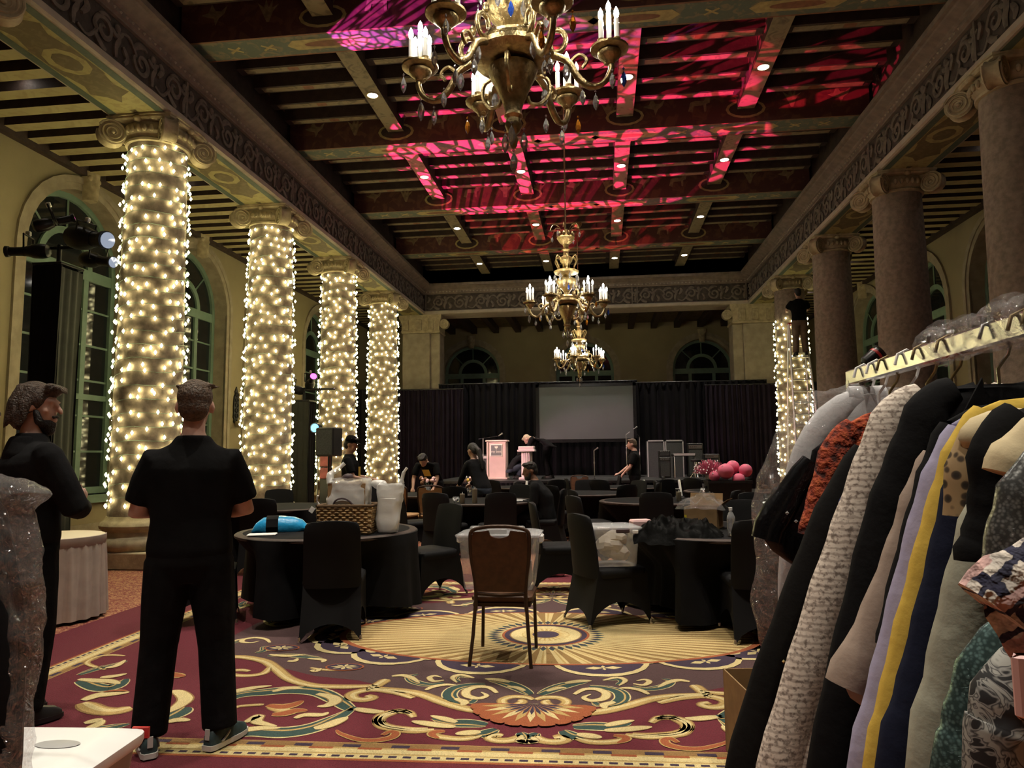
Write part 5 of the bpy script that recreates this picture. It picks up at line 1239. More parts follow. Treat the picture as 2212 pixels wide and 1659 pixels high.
# pink branches in a floor vase behind the man in the t-shirt
br = thing('pink_branches', 'bundle of thin pink branches fanning out of a floor vase', 'decoration', (-4.98,8.35,0)); MB().lathe([(.06,0),(.09,.02),(.10,.3),(.07,.62),(.05,.85),(.06,.90)], 16).build('vase', 'black_plastic', br, 50)
for i in range(17):
    a = rnd.uniform(-.5,.5); up = i < 9
    tip = (rnd.uniform(-.22,.05), rnd.uniform(-.1,.1), rnd.uniform(1.6,1.95)) if up else (rnd.uniform(.15,.62), rnd.uniform(-.15,.15), rnd.uniform(1.0,1.38))
    mid = (tip[0]*.45+.03, tip[1]*.5, lerp(.9,tip[2],.62)+(.0 if up else .16)); MB().tube(bez([(0,0,.85),mid,tip],4), [.006]*4+[.0045]*4+[.0025], 4).build('branch', 'pink_stick', br)
# near left: white cooler-like bin, plastic-wrapped coat; cardboard box by the rail
wbx = thing('white_bin', 'white lidded storage bin on the floor by the wrapped coat', 'bin', (-2.12,2.38,0), R(4))
def rr2(hx, hy, z, k=.05): return [(sx*(hx-k)+k*cos(a0+j*pi/6), sy*(hy-k)+k*sin(a0+j*pi/6), z) for sx, sy, a0 in ((1,-1,-pi/2),(1,1,0),(-1,1,pi/2),(-1,-1,pi)) for j in range(4)]
MB().loft([rr2(.34,.20,0), rr2(.345,.205,.02), rr2(.385,.235,.36)]).build('bin_body', 'grey_plastic', wbx, 40)
MB().loft([rr2(.405,.25,.355), rr2(.41,.255,.37), rr2(.41,.255,.395), rr2(.385,.23,.405), rr2(.33,.18,.425), rr2(.31,.16,.425)]).build('lid', 'white_plastic', wbx, 35)
MB().lathe([(.0,.4255),(.075,.4255),(.08,.428),(.075,.4295)], 20, sx=1, sy=.45, c=(.21,.02,0)).build('lid_grip', 'grey_plastic', wbx, 40)
MB().box(.34,.405,.256,.266,.36,.40).build('red_tab', 'red_plastic', wbx)
carton('cardboard_box', 'cardboard box on the carpet beyond the clothes rail', (.80,3.55,0), R(8), .42, .36, .38, 'cardboard', False)
mb = MB().box(-.2,.2,-.14,-.13,0,.30).box(-.2,.2,.13,.14,0,.30).box(-.2,-.19,-.14,.14,0,.30).box(.19,.2,-.14,.14,0,.30).box(-.2,.2,-.14,.14,0,.01); mb.v = [(x*(.9+.3*z),y*(.9+.3*z),z) for x, y, z in mb.v]
ct = thing('plastic_tote', 'small bag with red and green trim on the carpet between the tables', 'bag', (-.62,8.6,0), .3)
crumple(MB().sph((0,0,.10), (.16,.10,.10), 14, 9), .04, 8, 3).build('bag', 'red_plastic', ct, 40); crumple(MB().sph((.12,-.02,.07), (.09,.08,.07), 12, 8), .03, 9, 5).build('white_wrap', 'white_paper', ct, 40)

# ------------------------------------------------------------------ people
def _obj_remesh(mb, name, m, parent, vox, smooth=6):
    me = mb.mesh(name, m, 180); o = obj(name, me, parent)
    md = o.modifiers.new('join', 'REMESH'); md.mode = 'VOXEL'; md.voxel_size = vox; md.use_smooth_shade = True
    ms = o.modifiers.new('soften', 'SMOOTH'); ms.factor = .5; ms.iterations = smooth
    return o
def ring_loft(mb, rows, n=16):
    # rows: (centre xyz, half width, half depth, yaw)
    mb.loft([[(c[0]+hw*cos(2*pi*i/n)*cos(yw)-hd*sin(2*pi*i/n)*sin(yw), c[1]+hw*cos(2*pi*i/n)*sin(yw)+hd*sin(2*pi*i/n)*cos(yw), c[2]) for i in range(n)] for c, hw, hd, yw in rows])
def hand(mb, w, d, side, palm, s=1.0, curl=.5):
    # w wrist, d direction of the hand, palm = normal out of the palm; five unequal bent fingers
    d = Vector(d).normalized(); p = Vector(palm); p = (p-d*p.dot(d)).normalized(); x = d.cross(p)*side; w = Vector(w)
    c = w+d*.05*s
    mb.limb([w, w+d*.03*s, w+d*.075*s], [.024*s,.032*s,.033*s], 8)
    mb.limb([w+d*.04*s+x*.018*s, w+d*.08*s+x*.022*s], [.020*s,.018*s], 8); mb.limb([w+d*.04*s-x*.018*s, w+d*.075*s-x*.024*s], [.020*s,.018*s], 8)
    for k, (o, L) in enumerate(((.030,.072),(.010,.082),(-.010,.076),(-.029,.060))):
        a = w+d*.085*s+x*o*s; b = a+(d*cos(curl*.6)+p*sin(curl*.6))*L*.45*s; e = b+(d*cos(curl*1.5)+p*sin(curl*1.5))*L*.32*s; f = e+(d*cos(curl*2.2)+p*sin(curl*2.2))*L*.25*s
        mb.limb([a,b,e,f], [.0095*s,.009*s,.008*s,.007*s], 7)
    a = w+d*.035*s+x*.030*s; b = a+(d*.7+x*.7+p*.15).normalized()*.035*s; e = b+(d*.9+x*.25+p*.3).normalized()*.032*s
    mb.limb([a,b,e], [.013*s,.011*s,.009*s], 7)
def head_parts(mb, c, yaw, tilt, s=1.0, face=True):
    # skull, jaw, nose, ears, brow about centre c, looking along +y turned by yaw then nodded by tilt
    n0 = len(mb.v)
    mb.sph((0,-.012,.03), (.074,.092,.092), 16, 12); mb.sph((0,.03,-.045), (.054,.06,.062), 14, 10); mb.sph((0,.045,-.085), (.028,.028,.024), 10, 8)
    mb.limb([(0,.085,.025),(0,.103,-.005),(0,.113,-.022)], [.010,.012,.014], 8)           # nose
    mb.sph((0,.088,-.060), (.024,.012,.007), 10, 6); mb.sph((0,.086,-.073), (.021,.012,.008), 10, 6)   # lips
    for sx in (-1,1):
        mb.sph((sx*.030,.078,.033), (.026,.012,.008), 8, 6)      # brow
        mb.sph((sx*.077,-.008,-.005), (.012,.020,.032), 8, 7); mb.sph((sx*.031,.070,.012), (.013,.010,.011), 8, 6)
        mb.sph((sx*.040,.055,-.02), (.022,.024,.022), 8, 6)
    Mx = Matrix.Translation(Vector(c)) @ Matrix.Rotation(yaw,4,'Z') @ Matrix.Rotation(tilt,4,'X') @ Matrix.Scale(s,4)
    mb.xf(Mx, n0); return Mx
def person(label, loc, rz, J, skin='skin', top='tee_black', bottom='trouser_black', hair='hair_brown', sleeve='short', vox=.014, shoes='black_plastic', hairfn=None, group=None, hands=True, head=(0,0), bulk=1.0, sit=False):
    """J: joint dict in local metres, facing +y: pel, wst, cst, nck, hd, shl/shr, ell/elr, wrl/wrr, hpl/hpr, knl/knr, anl/anr"""
    t = thing('person', label, 'person', loc, rz, group)
    V3 = lambda k: Vector(J[k]); up = (V3('nck')-V3('pel')).normalized()
    body = MB()
    hd = V3('hd'); Mx = head_parts(body, hd, head[0], head[1], 1.08)
    body.limb([V3('nck')-up*.05, V3('nck')+up*.02, hd+Vector((0,-.012,-.06))], [.062*bulk,.056,.054], 10)
    yw = J.get('yaw',0); yc = J.get('yawc',yw)
    pel, wst, cst, nck = V3('pel'), V3('wst'), V3('cst'), V3('nck')
    def torso(mb, g, lo=-.06):
        sh = (V3('shl')+V3('shr'))/2
        ring_loft(mb, [(pel+(pel-wst).normalized()*(-lo)*-1 if 0 else pel-up*.10, .15*bulk+g, .105*bulk+g, yw), (pel, .172*bulk+g, .122*bulk+g, yw), (wst, .158*bulk+g, .112*bulk+g, yw), (cst, .180*bulk+g, .128*bulk+g, yc), (lerp(cst,sh,.6), .195*bulk+g, .122*bulk+g, yc), (sh-up*.01, .190*bulk+g, .098*bulk+g, yc), (sh+up*.035, .145*bulk+g, .080+g, yc), (sh+up*.065, .095+g, .070+g, yc), (nck, .062+g, .062+g, yc)])
    torso(body, 0)
    arms = {}
    for s_ in 'lr':
        sh, el, wr = V3('sh'+s_), V3('el'+s_), V3('wr'+s_)
        body.limb([sh-up*.03, lerp(sh,el,.35), el, lerp(el,wr,.3), wr], [.046*bulk,.050*bulk,.042*bulk,.041*bulk,.027], 10)
        if hands:
            d = J.get('hd'+s_+'d', tuple(wr-el)); hand(body, wr, d, 1 if s_ == 'r' else -1, J.get('palm'+s_, (0,-.3,-1)), 1.0, J.get('curl',.5))
        hp, kn, an = V3('hp'+s_), V3('kn'+s_), V3('an'+s_)
        body.limb([hp, lerp(hp,kn,.4), kn, lerp(kn,an,.3), an], [.088*bulk,.078*bulk,.054*bulk,.052*bulk,.036], 10)
    _obj_remesh(body, 'body', skin, t, vox, 3)
    sh_ = MB(); torso(sh_, .016)
    for s_ in 'lr':
        sh, el, wr = V3('sh'+s_), V3('el'+s_), V3('wr'+s_)
        if sleeve == 'long': sh_.limb([sh-up*.012, lerp(sh,el,.4), el, lerp(el,wr,.35), lerp(el,wr,.92)], [.070*bulk,.070*bulk,.064*bulk,.058*bulk,.044], 12)
        else: sh_.tube([lerp(sh,nck,.45)-up*.06, sh-up*.012, lerp(sh,el,.4), lerp(sh,el,.80)], [.055,.070*bulk,.074*bulk,.074*bulk], 12)
    _obj_remesh(sh_, 'shirt', top, t, vox, 10)
    tr_ = MB()
    ring_loft(tr_, [(pel-up*.16, .13*bulk, .10*bulk, yw), (pel-up*.07, .180*bulk, .132*bulk, yw), (pel+up*.02, .182*bulk, .130*bulk, yw), (pel+up*.055, .174*bulk, .122*bulk, yw)])
    for s_ in 'lr':
        hp, kn, an = V3('hp'+s_), V3('kn'+s_), V3('an'+s_)
        tr_.tube([hp+(hp-kn)*.12, hp, lerp(hp,kn,.4), kn, lerp(kn,an,.4), an+(kn-an)*.02], [.07*bulk,.104*bulk,.098*bulk,.080*bulk,.078*bulk,.076*bulk], 12)
    _obj_remesh(tr_, 'trousers', bottom, t, vox, 5)
    for s_ in 'lr':
        an = V3('an'+s_); ya = J.get('foot'+s_, 0); so_ = MB()
        so_.loft([[(x*w_, y, z*h_+.018) for x, z in ((-1,0),(-1,.5),(-.6,1),(.6,1),(1,.5),(1,0))] for y, w_, h_ in ((-.085,.022,.05),(-.07,.034,.075),(-.02,.038,.085),(.05,.042,.07),(.11,.046,.052),(.155,.040,.040),(.178,.022,.024))])
        f = so_.build('shoe', shoes, t, 50, (an.x,an.y,an.z-.075), (J.get('pitch'+s_,0),0,ya))
        sl = MB().loft([[(x*w_, y, z) for x, z in ((-1,0),(-1,.024),(1,.024),(1,0))] for y, w_ in ((-.092,.026),(-.07,.038),(0,.042),(.09,.050),(.15,.043),(.186,.024))]); sl.build('sole', 'white_rubber' if shoes == 'shoe_teal' else 'black_plastic', f, 50)
    if hairfn:
        h = MB(); hairfn(h); h.xf(Mx); _obj_remesh(h, 'hair', hair, t, .008 if vox < .016 else .012, 2)
    return t, Mx
def short_hair(h):
    h.sph((0,-.022,.045), (.080,.094,.088), 18, 12); h.sph((0,-.055,-.005), (.070,.062,.070), 14, 10); h.sph((0,.050,.100), (.052,.042,.030), 12, 8)
    for i in range(26):
        a = i*2.4; r_ = .03+.0018*i; h.limb([(r_*cos(a),-.01+r_*sin(a),.118-.3*r_), (r_*1.3*cos(a)+.012,.004+r_*1.3*sin(a),.134-.5*r_)], [.012,.007], 6)
def long_hair(h):
    h.sph((0,-.028,.042), (.092,.100,.096), 18, 12); h.sph((0,-.075,-.045), (.085,.060,.085), 16, 10); h.sph((0,.055,.09), (.064,.045,.036), 12, 8)
    rn = random.Random(5)
    for i in range(34):
        a = pi+rn.uniform(-1.75,1.75)+pi/2; x, y = .082*cos(a), -.02+.09*sin(a)
        z0 = rn.uniform(.02,.10); h.limb([(x*.9,y*.9,z0), (x*1.12,y*1.08-.01,z0-.08), (x*1.2,y*1.12-.012,rn.uniform(-.09,-.04)), (x*1.3,y*1.15-.02,rn.uniform(-.12,-.07))], [.018,.020,.015,.006], 6)
    for i in range(8): h.limb([(rn.uniform(-.05,.05),.06,.11),(rn.uniform(-.06,.06),.10,.10),(rn.uniform(-.07,.07),.115,.085)], [.02,.016,.006], 6)
def pony_hair(h):
    h.sph((0,-.022,.045), (.082,.094,.088), 16, 12); h.sph((0,-.06,0), (.072,.062,.085), 12, 8); h.limb([(0,-.10,.03),(0,-.15,-.06),(0,-.14,-.22),(0,-.12,-.36)], [.035,.045,.04,.02], 8)
def bun_free(h):
    h.sph((0,-.02,.045), (.083,.096,.09), 16, 12); h.sph((0,-.06,-.03), (.082,.066,.11), 12, 8)
def stand(h=1.80, spread=.20, **kw):
    k = h/1.80
    J = dict(pel=(0,0,.96*k), wst=(0,.005,1.10*k), cst=(0,.01,1.26*k), nck=(0,-.01,1.52*k), hd=(0,.02,1.665*k), shl=(-.185,-.005,1.425*k), shr=(.185,-.005,1.425*k), ell=(-.25,-.03,1.13*k), elr=(.25,-.03,1.13*k), wrl=(-.25,.04,.88*k), wrr=(.25,.04,.88*k),
        hpl=(-.095,0,.90*k), hpr=(.095,0,.90*k), knl=(-spread*.5-.03,.02,.49*k), knr=(spread*.5+.03,.02,.49*k), anl=(-spread*.5-.05,0,.085), anr=(spread*.5+.05,0,.085))
    J.update(kw); return J

# man in the black t-shirt, seen from behind, arms crossed, feet turned out
J = stand(1.82, .22, shl=(-.170,-.005,1.425), shr=(.170,-.005,1.425), ell=(-.255,.05,1.145), elr=(.255,.05,1.145), wrl=(-.06,.22,1.20), wrr=(.06,.235,1.16), hdld=(1,.1,.15), hdrd=(-1,.05,.1), palml=(0,-1,0), palmr=(0,-1,0), anl=(-.155,-.01,.085), anr=(.165,-.01,.085), footl=.25, footr=-.62, knl=(-.13,.02,.49), knr=(.135,.02,.49))
m2, Mx = person('man in black t-shirt and black trousers seen from behind with arms crossed', (-2.06,3.45,0), R(24), J, 'skin_pale', 'tee_black', 'trouser_black', 'hair_sandy', 'short', .0095, 'shoe_teal', short_hair, None, True, (0,0), 1.10)
for s_, sx in (('l',-.155),('r',.165)):
    f = [c for c in m2.children if c.name.startswith('shoe') and abs(c.location.x-sx) < .02][0]
    MB().tube(bez([(-.043*1,-.04,.03),(-.03,.0,.075),(.0,.02,.088)],3), .006, 5).build('shoe_stripe', 'shoe_stripe', f); MB().tube(bez([(.043,-.03,.03),(.036,.03,.06),(.0,.05,.078)],3), .006, 5).build('shoe_stripe', 'shoe_stripe', f)
    MB().box(-.012,.012,-.089,-.083,.05,.10).build('heel_tab', 'shoe_stripe', f)
# bearded man with shaggy hair, dark sweatshirt, body three-quarter from behind, face in profile
J = stand(1.86, .2, shl=(-.20,-.005,1.455), shr=(.20,-.005,1.455), ell=(-.28,.10,1.17), elr=(.275,.12,1.15), wrl=(-.05,.26,1.20), wrr=(.05,.27,1.14), hdld=(1,.1,.15), hdrd=(-1,.05,.1), palml=(0,-1,0), palmr=(0,-1,0), anl=(-.12,0,.085), anr=(.13,-.02,.085))
m1, Mx = person('bearded man with shaggy brown hair in a dark hooded sweatshirt, standing in profile', (-3.19,3.72,0), R(-28), J, 'skin_pale', 'tee_faded', 'trouser_black', 'hair_brown', 'long', .0095, 'black_plastic', long_hair, None, True, (R(-48),R(-4)), 1.12)
b = MB(); b.sph((0,.046,-.088), (.052,.05,.040), 14, 10); b.sph((0,.060,-.115), (.036,.035,.035), 12, 8); b.limb([(-.062,.02,-.03),(-.055,.035,-.075)], [.016,.022], 8); b.limb([(.062,.02,-.03),(.055,.035,-.075)], [.016,.022], 8); b.limb([(-.03,.088,-.048),(0,.098,-.044),(.03,.088,-.048)], [.007,.009,.007], 6); b.xf(Mx)
_obj_remesh(b, 'beard', 'hair_black', m1, .007, 2)
hd_ = MB(); ring_loft(hd_, [((0,-.045,1.38), .15,.085,0), ((0,-.055,1.45), .14,.085,0), ((0,-.045,1.52), .098,.080,0), ((0,-.03,1.555), .085,.078,0)]); _obj_remesh(hd_, 'hood', 'tee_faded', m1, .012, 4)
# man in a cap beside the loudspeaker, in profile, reaching forward
J = stand(1.74, .16, ell=(-.24,.08,1.10), elr=(.24,.10,1.10), wrl=(-.16,.34,1.05), wrr=(.18,.36,1.03))
m3, Mx = person('man in a dark cap and black printed t-shirt standing by the loudspeaker', (-4.02,11.25,0), R(-82), J, 'skin', 'tee_black', 'trouser_black', 'hair_black', 'short', .016, 'black_plastic', short_hair, None, True, (R(-5),R(-14)))
c = MB(); c.lathe([(.088,.045),(.093,.07),(.088,.11),(.06,.14),(.0,.15)], 16, (0,-.014,0)); c.loft([[(-.06,.07,.045),(-.07,.11,.04),(0,.15,.036),(.07,.11,.04),(.06,.07,.045)], [(-.06,.07,.055),(-.07,.11,.048),(0,.15,.044),(.07,.11,.048),(.06,.07,.055)]]); c.xf(Mx); c.build('cap', 'tee_black', m3, 50)
MB().grid(5,5,lambda u,v: ((u-.5)*.13, .168-.02*(2*u-1)**2+.006, 1.10+v*.16)).build('shirt_print', 'gold_ink', m3, 60)
# man bending over the table
J = dict(pel=(0,-.22,.93), wst=(0,-.13,1.06), cst=(0,.02,1.18), nck=(0,.22,1.30), hd=(0,.34,1.335), shl=(-.20,.16,1.25), shr=(.20,.16,1.25), ell=(-.25,.22,.98), elr=(.25,.24,.98), wrl=(-.22,.33,.80), wrr=(.20,.38,.80), hpl=(-.1,-.2,.88), hpr=(.1,-.2,.88), knl=(-.12,-.17,.48), knr=(.12,-.17,.48), anl=(-.13,-.25,.085), anr=(.13,-.25,.085), hdld=(0,.4,-.6), hdrd=(0,.4,-.6))
m4, Mx = person('man in a black t-shirt with a yellow print bending over the flower table', (-3.42,14.28,0), R(170), J, 'skin', 'tee_black', 'trouser_black', 'hair_black', 'short', .016, 'black_plastic', short_hair, None, True, (0,R(-50)))
MB().grid(5,5,lambda u,v: ((u-.5)*.15, .175+.13*(v-.5), 1.02+v*.13)).build('shirt_print', 'gold_ink', m4, 60)
# woman with a long ponytail leaning, back to us
J = dict(pel=(0,-.12,.90), wst=(0,-.05,1.03), cst=(0,.04,1.16), nck=(0,.10,1.36), hd=(0,.15,1.50), shl=(-.16,.08,1.29), shr=(.16,.08,1.29), ell=(-.21,.16,1.06), elr=(.21,.18,1.05), wrl=(-.14,.36,.92), wrr=(.14,.38,.92), hpl=(-.09,-.1,.86), hpr=(.09,-.1,.86), knl=(-.10,-.06,.46), knr=(.10,-.06,.46), anl=(-.10,-.15,.085), anr=(.10,-.15,.085))
m5, Mx = person('woman with long dark hair in a grey top leaning over the flower table', (-2.12,12.40,0), R(48), J, 'skin', 'tee_faded', 'jean_blue', 'hair_black', 'long', .016, 'black_plastic', pony_hair, None, True, (0,R(-25)), .92)
# seated bearded man in profile
J = dict(pel=(0,-.05,.52), wst=(0,-.03,.66), cst=(0,0,.82), nck=(0,.13,1.05), hd=(0,.20,1.18), shl=(-.19,.09,.965), shr=(.19,.09,.965), ell=(-.23,.10,.70), elr=(.23,.10,.70), wrl=(-.13,.33,.72), wrr=(.13,.33,.72), hpl=(-.10,.0,.50), hpr=(.10,.0,.50), knl=(-.13,.43,.50), knr=(.13,.43,.50), anl=(-.13,.42,.085), anr=(.13,.42,.085))
SEAT = (-.86,10.78)
covered_chair(SEAT[0], SEAT[1], R(84), 'black covered chair with the seated bearded man on it')
m6, Mx = person('bearded man in dark clothes seated at the candle table', (SEAT[0],SEAT[1],0), R(84), J, 'skin_dark', 'tee_faded', 'trouser_black', 'hair_black', 'long', .014, 'black_plastic', short_hair, None, True, (R(25),R(-12)), 1.05)
b = MB(); b.sph((0,.046,-.082), (.055,.052,.045), 12, 8); b.limb([(-.062,.02,-.03),(-.055,.035,-.075)], [.018,.022], 8); b.limb([(.062,.02,-.03),(.055,.035,-.075)], [.018,.022], 8); b.xf(Mx); _obj_remesh(b, 'beard', 'hair_black', m6, .01, 2)

# ------------------------------------------------------------------ clothes rail with hanging garments (outer edge of each in x, z at its place along the rail)
GARMENTS=[('white_blouse','g_white',1.99,[(0.841,1.631),(0.712,1.588),(0.604,1.538),(0.504,1.417),(0.472,1.247),(0.451,1.032)],1),
('sequin_jacket','sequin_black',1.9,[(0.585,1.474),(0.491,1.394),(0.425,1.301),(0.372,1.203),(0.445,1.135)],1),
('red_tweed_jacket','red_tweed',1.83,[(0.677,1.51),(0.574,1.478),(0.534,1.433),(0.508,1.35),(0.483,1.272),(0.467,1.217)],1),
('black_coat','g_black2',1.72,[(0.63,1.468),(0.557,1.421),(0.496,1.317),(0.437,1.188),(0.369,1.024),(0.312,0.882),(0.261,0.722)],0),
('blue_dress','g_blue',1.63,[(0.597,1.465),(0.546,1.411),(0.515,1.327),(0.491,1.269)],1),
('cream_tweed_coat','tweed',1.52,[(0.675,1.542),(0.6,1.528),(0.552,1.499),(0.514,1.421),(0.476,1.325),(0.44,1.233),(0.392,1.107),(0.346,0.973),(0.291,0.806)],0),
('black_blazer','g_black',1.35,[(0.669,1.535),(0.584,1.523),(0.545,1.498),(0.518,1.441),(0.489,1.376),(0.459,1.303),(0.426,1.191),(0.387,1.056),(0.343,0.878)],0),
('taupe_jacket','g_taupe',1.26,[(0.554,1.431),(0.513,1.408),(0.493,1.356),(0.47,1.288),(0.44,1.214),(0.399,1.125),(0.352,1.042),(0.389,1.005)],1),
('black_cardigan','g_black',1.22,[(0.581,1.489),(0.524,1.453),(0.503,1.394),(0.485,1.336),(0.459,1.256),(0.434,1.17),(0.42,1.114)],1),
('lavender_coat','g_lavender',1.17,[(0.557,1.479),(0.515,1.448),(0.491,1.395),(0.468,1.332),(0.442,1.249),(0.413,1.154),(0.385,1.059),(0.354,0.952)],0),
('yellow_dress','g_yellow',1.1,[(0.562,1.491),(0.517,1.469),(0.489,1.423),(0.47,1.37),(0.447,1.305),(0.423,1.227),(0.397,1.144),(0.375,1.062),(0.354,0.981)],0),
('navy_coat','g_navy',1.05,[(0.535,1.466),(0.483,1.435),(0.464,1.379),(0.447,1.317),(0.426,1.243),(0.402,1.163),(0.378,1.085),(0.353,1.002)],0),
('leopard_blouse','leopard',1.0,[(0.504,1.461),(0.463,1.443),(0.447,1.41),(0.438,1.357),(0.439,1.298),(0.446,1.269)],1),
('sage_dress','g_sage',0.93,[(0.475,1.411),(0.445,1.383),(0.428,1.345),(0.411,1.29),(0.391,1.225),(0.37,1.145),(0.346,1.051)],0),
('velvet_jacket','g_black',0.87,[(0.471,1.468),(0.436,1.455),(0.412,1.424),(0.409,1.38),(0.404,1.345),(0.394,1.314),(0.388,1.299),(0.406,1.279)],1),
('ivory_scarf_jacket','g_cream',0.83,[(0.492,1.465),(0.445,1.443),(0.417,1.414),(0.403,1.392),(0.417,1.377)],1),
('silver_sequin_dress','sequin_silver',0.8,[(0.467,1.425),(0.426,1.407),(0.407,1.383),(0.395,1.351),(0.383,1.309),(0.377,1.267)],1),
('teal_sequin_gown','sequin_teal',0.77,[(0.392,1.273),(0.36,1.242),(0.342,1.215),(0.329,1.18),(0.318,1.145),(0.308,1.115)],0),
('paisley_dress','paisley',0.72,[(0.385,1.271),(0.351,1.233),(0.332,1.209),(0.322,1.176),(0.315,1.136)],0),
('plaid_jacket','plaid',0.66,[(0.369,1.351),(0.342,1.332),(0.315,1.311),(0.289,1.289),(0.298,1.267),(0.306,1.249),(0.324,1.23)],1)]
RXX, RZZ = .70, 1.625
rk = thing('clothes_rail', 'chrome rolling clothes rail crowded with hanging garments', 'clothes rail', (0,0,0))
MB().bbox((RXX,.82,RZZ), (.028,2.56,.042), 0, .004).build('top_bar', 'chrome', rk, 30)
for y in (2.085,-.44):
    MB().bbox((RXX,y,.87), (.030,.030,1.50), 0, .004).build('upright', 'chrome', rk, 30); MB().bbox((RXX,y,.10), (.60,.035,.035), 0, .004).build('foot_bar', 'chrome', rk, 30)
    for sx in (-1,1):
        MB().tube([(RXX+sx*.27,y-.012,.04),(RXX+sx*.27,y+.012,.04)], .04, 14).build('caster', 'black_plastic', rk, 40)
        MB().tube([(RXX+sx*.27,y,.04),(RXX+sx*.27,y,.09)], .01, 6).build('caster_stem', 'steel', rk)
MB().bbox((RXX,.82,.13), (.03,2.5,.03), 0, .004).build('lower_bar', 'chrome', rk, 30)
def hook_mesh(m_):
    h = MB().tube([(0,0,-.16),(0,0,-.045)]+[(-.022*sin(a)+.0, 0, -.018+.034*(1-cos(a))*.5+.0) for a in ()]+[(.018,0,-.02),(.026,0,.005),(.020,0,.030),(0,0,.042),(-.020,0,.032),(-.027,0,.008)], .0035, 6)
    h.tube([(0,0,-.16),(-.10,0,-.20)], .004, 6); h.tube([(0,0,-.16),(.10,0,-.20)], .004, 6); h.tube([(-.10,0,-.20),(.10,0,-.20)], .003, 5)
    return h.mesh('clothes_hanger', m_, 60)
HK = [hook_mesh('white_plastic'), hook_mesh('chrome'), hook_mesh('brass')]
CATD = dict(white_blouse='white blouse', sequin_jacket='short black sequinned jacket', red_tweed_jacket='rust-red tweed jacket', black_coat='long black coat with gold studs at the cuff', blue_dress='royal blue dress', cream_tweed_coat='cream and grey tweed coat', black_blazer='black blazer', taupe_jacket='taupe jacket with a cut-away hem', black_cardigan='thin black cardigan beside the lavender coat,', lavender_coat='pale lavender coat', yellow_dress='mustard yellow dress', navy_coat='navy coat', leopard_blouse='leopard print blouse', sage_dress='sage grey dress', velvet_jacket='black velvet jacket with a gem button', ivory_scarf_jacket='ivory jacket', silver_sequin_dress='silver sequinned dress', teal_sequin_gown='teal sequinned gown', paisley_dress='black and white paisley dress', plaid_jacket='pink, navy and white plaid tweed jacket')
prev = None
from mathutils import noise as _nz
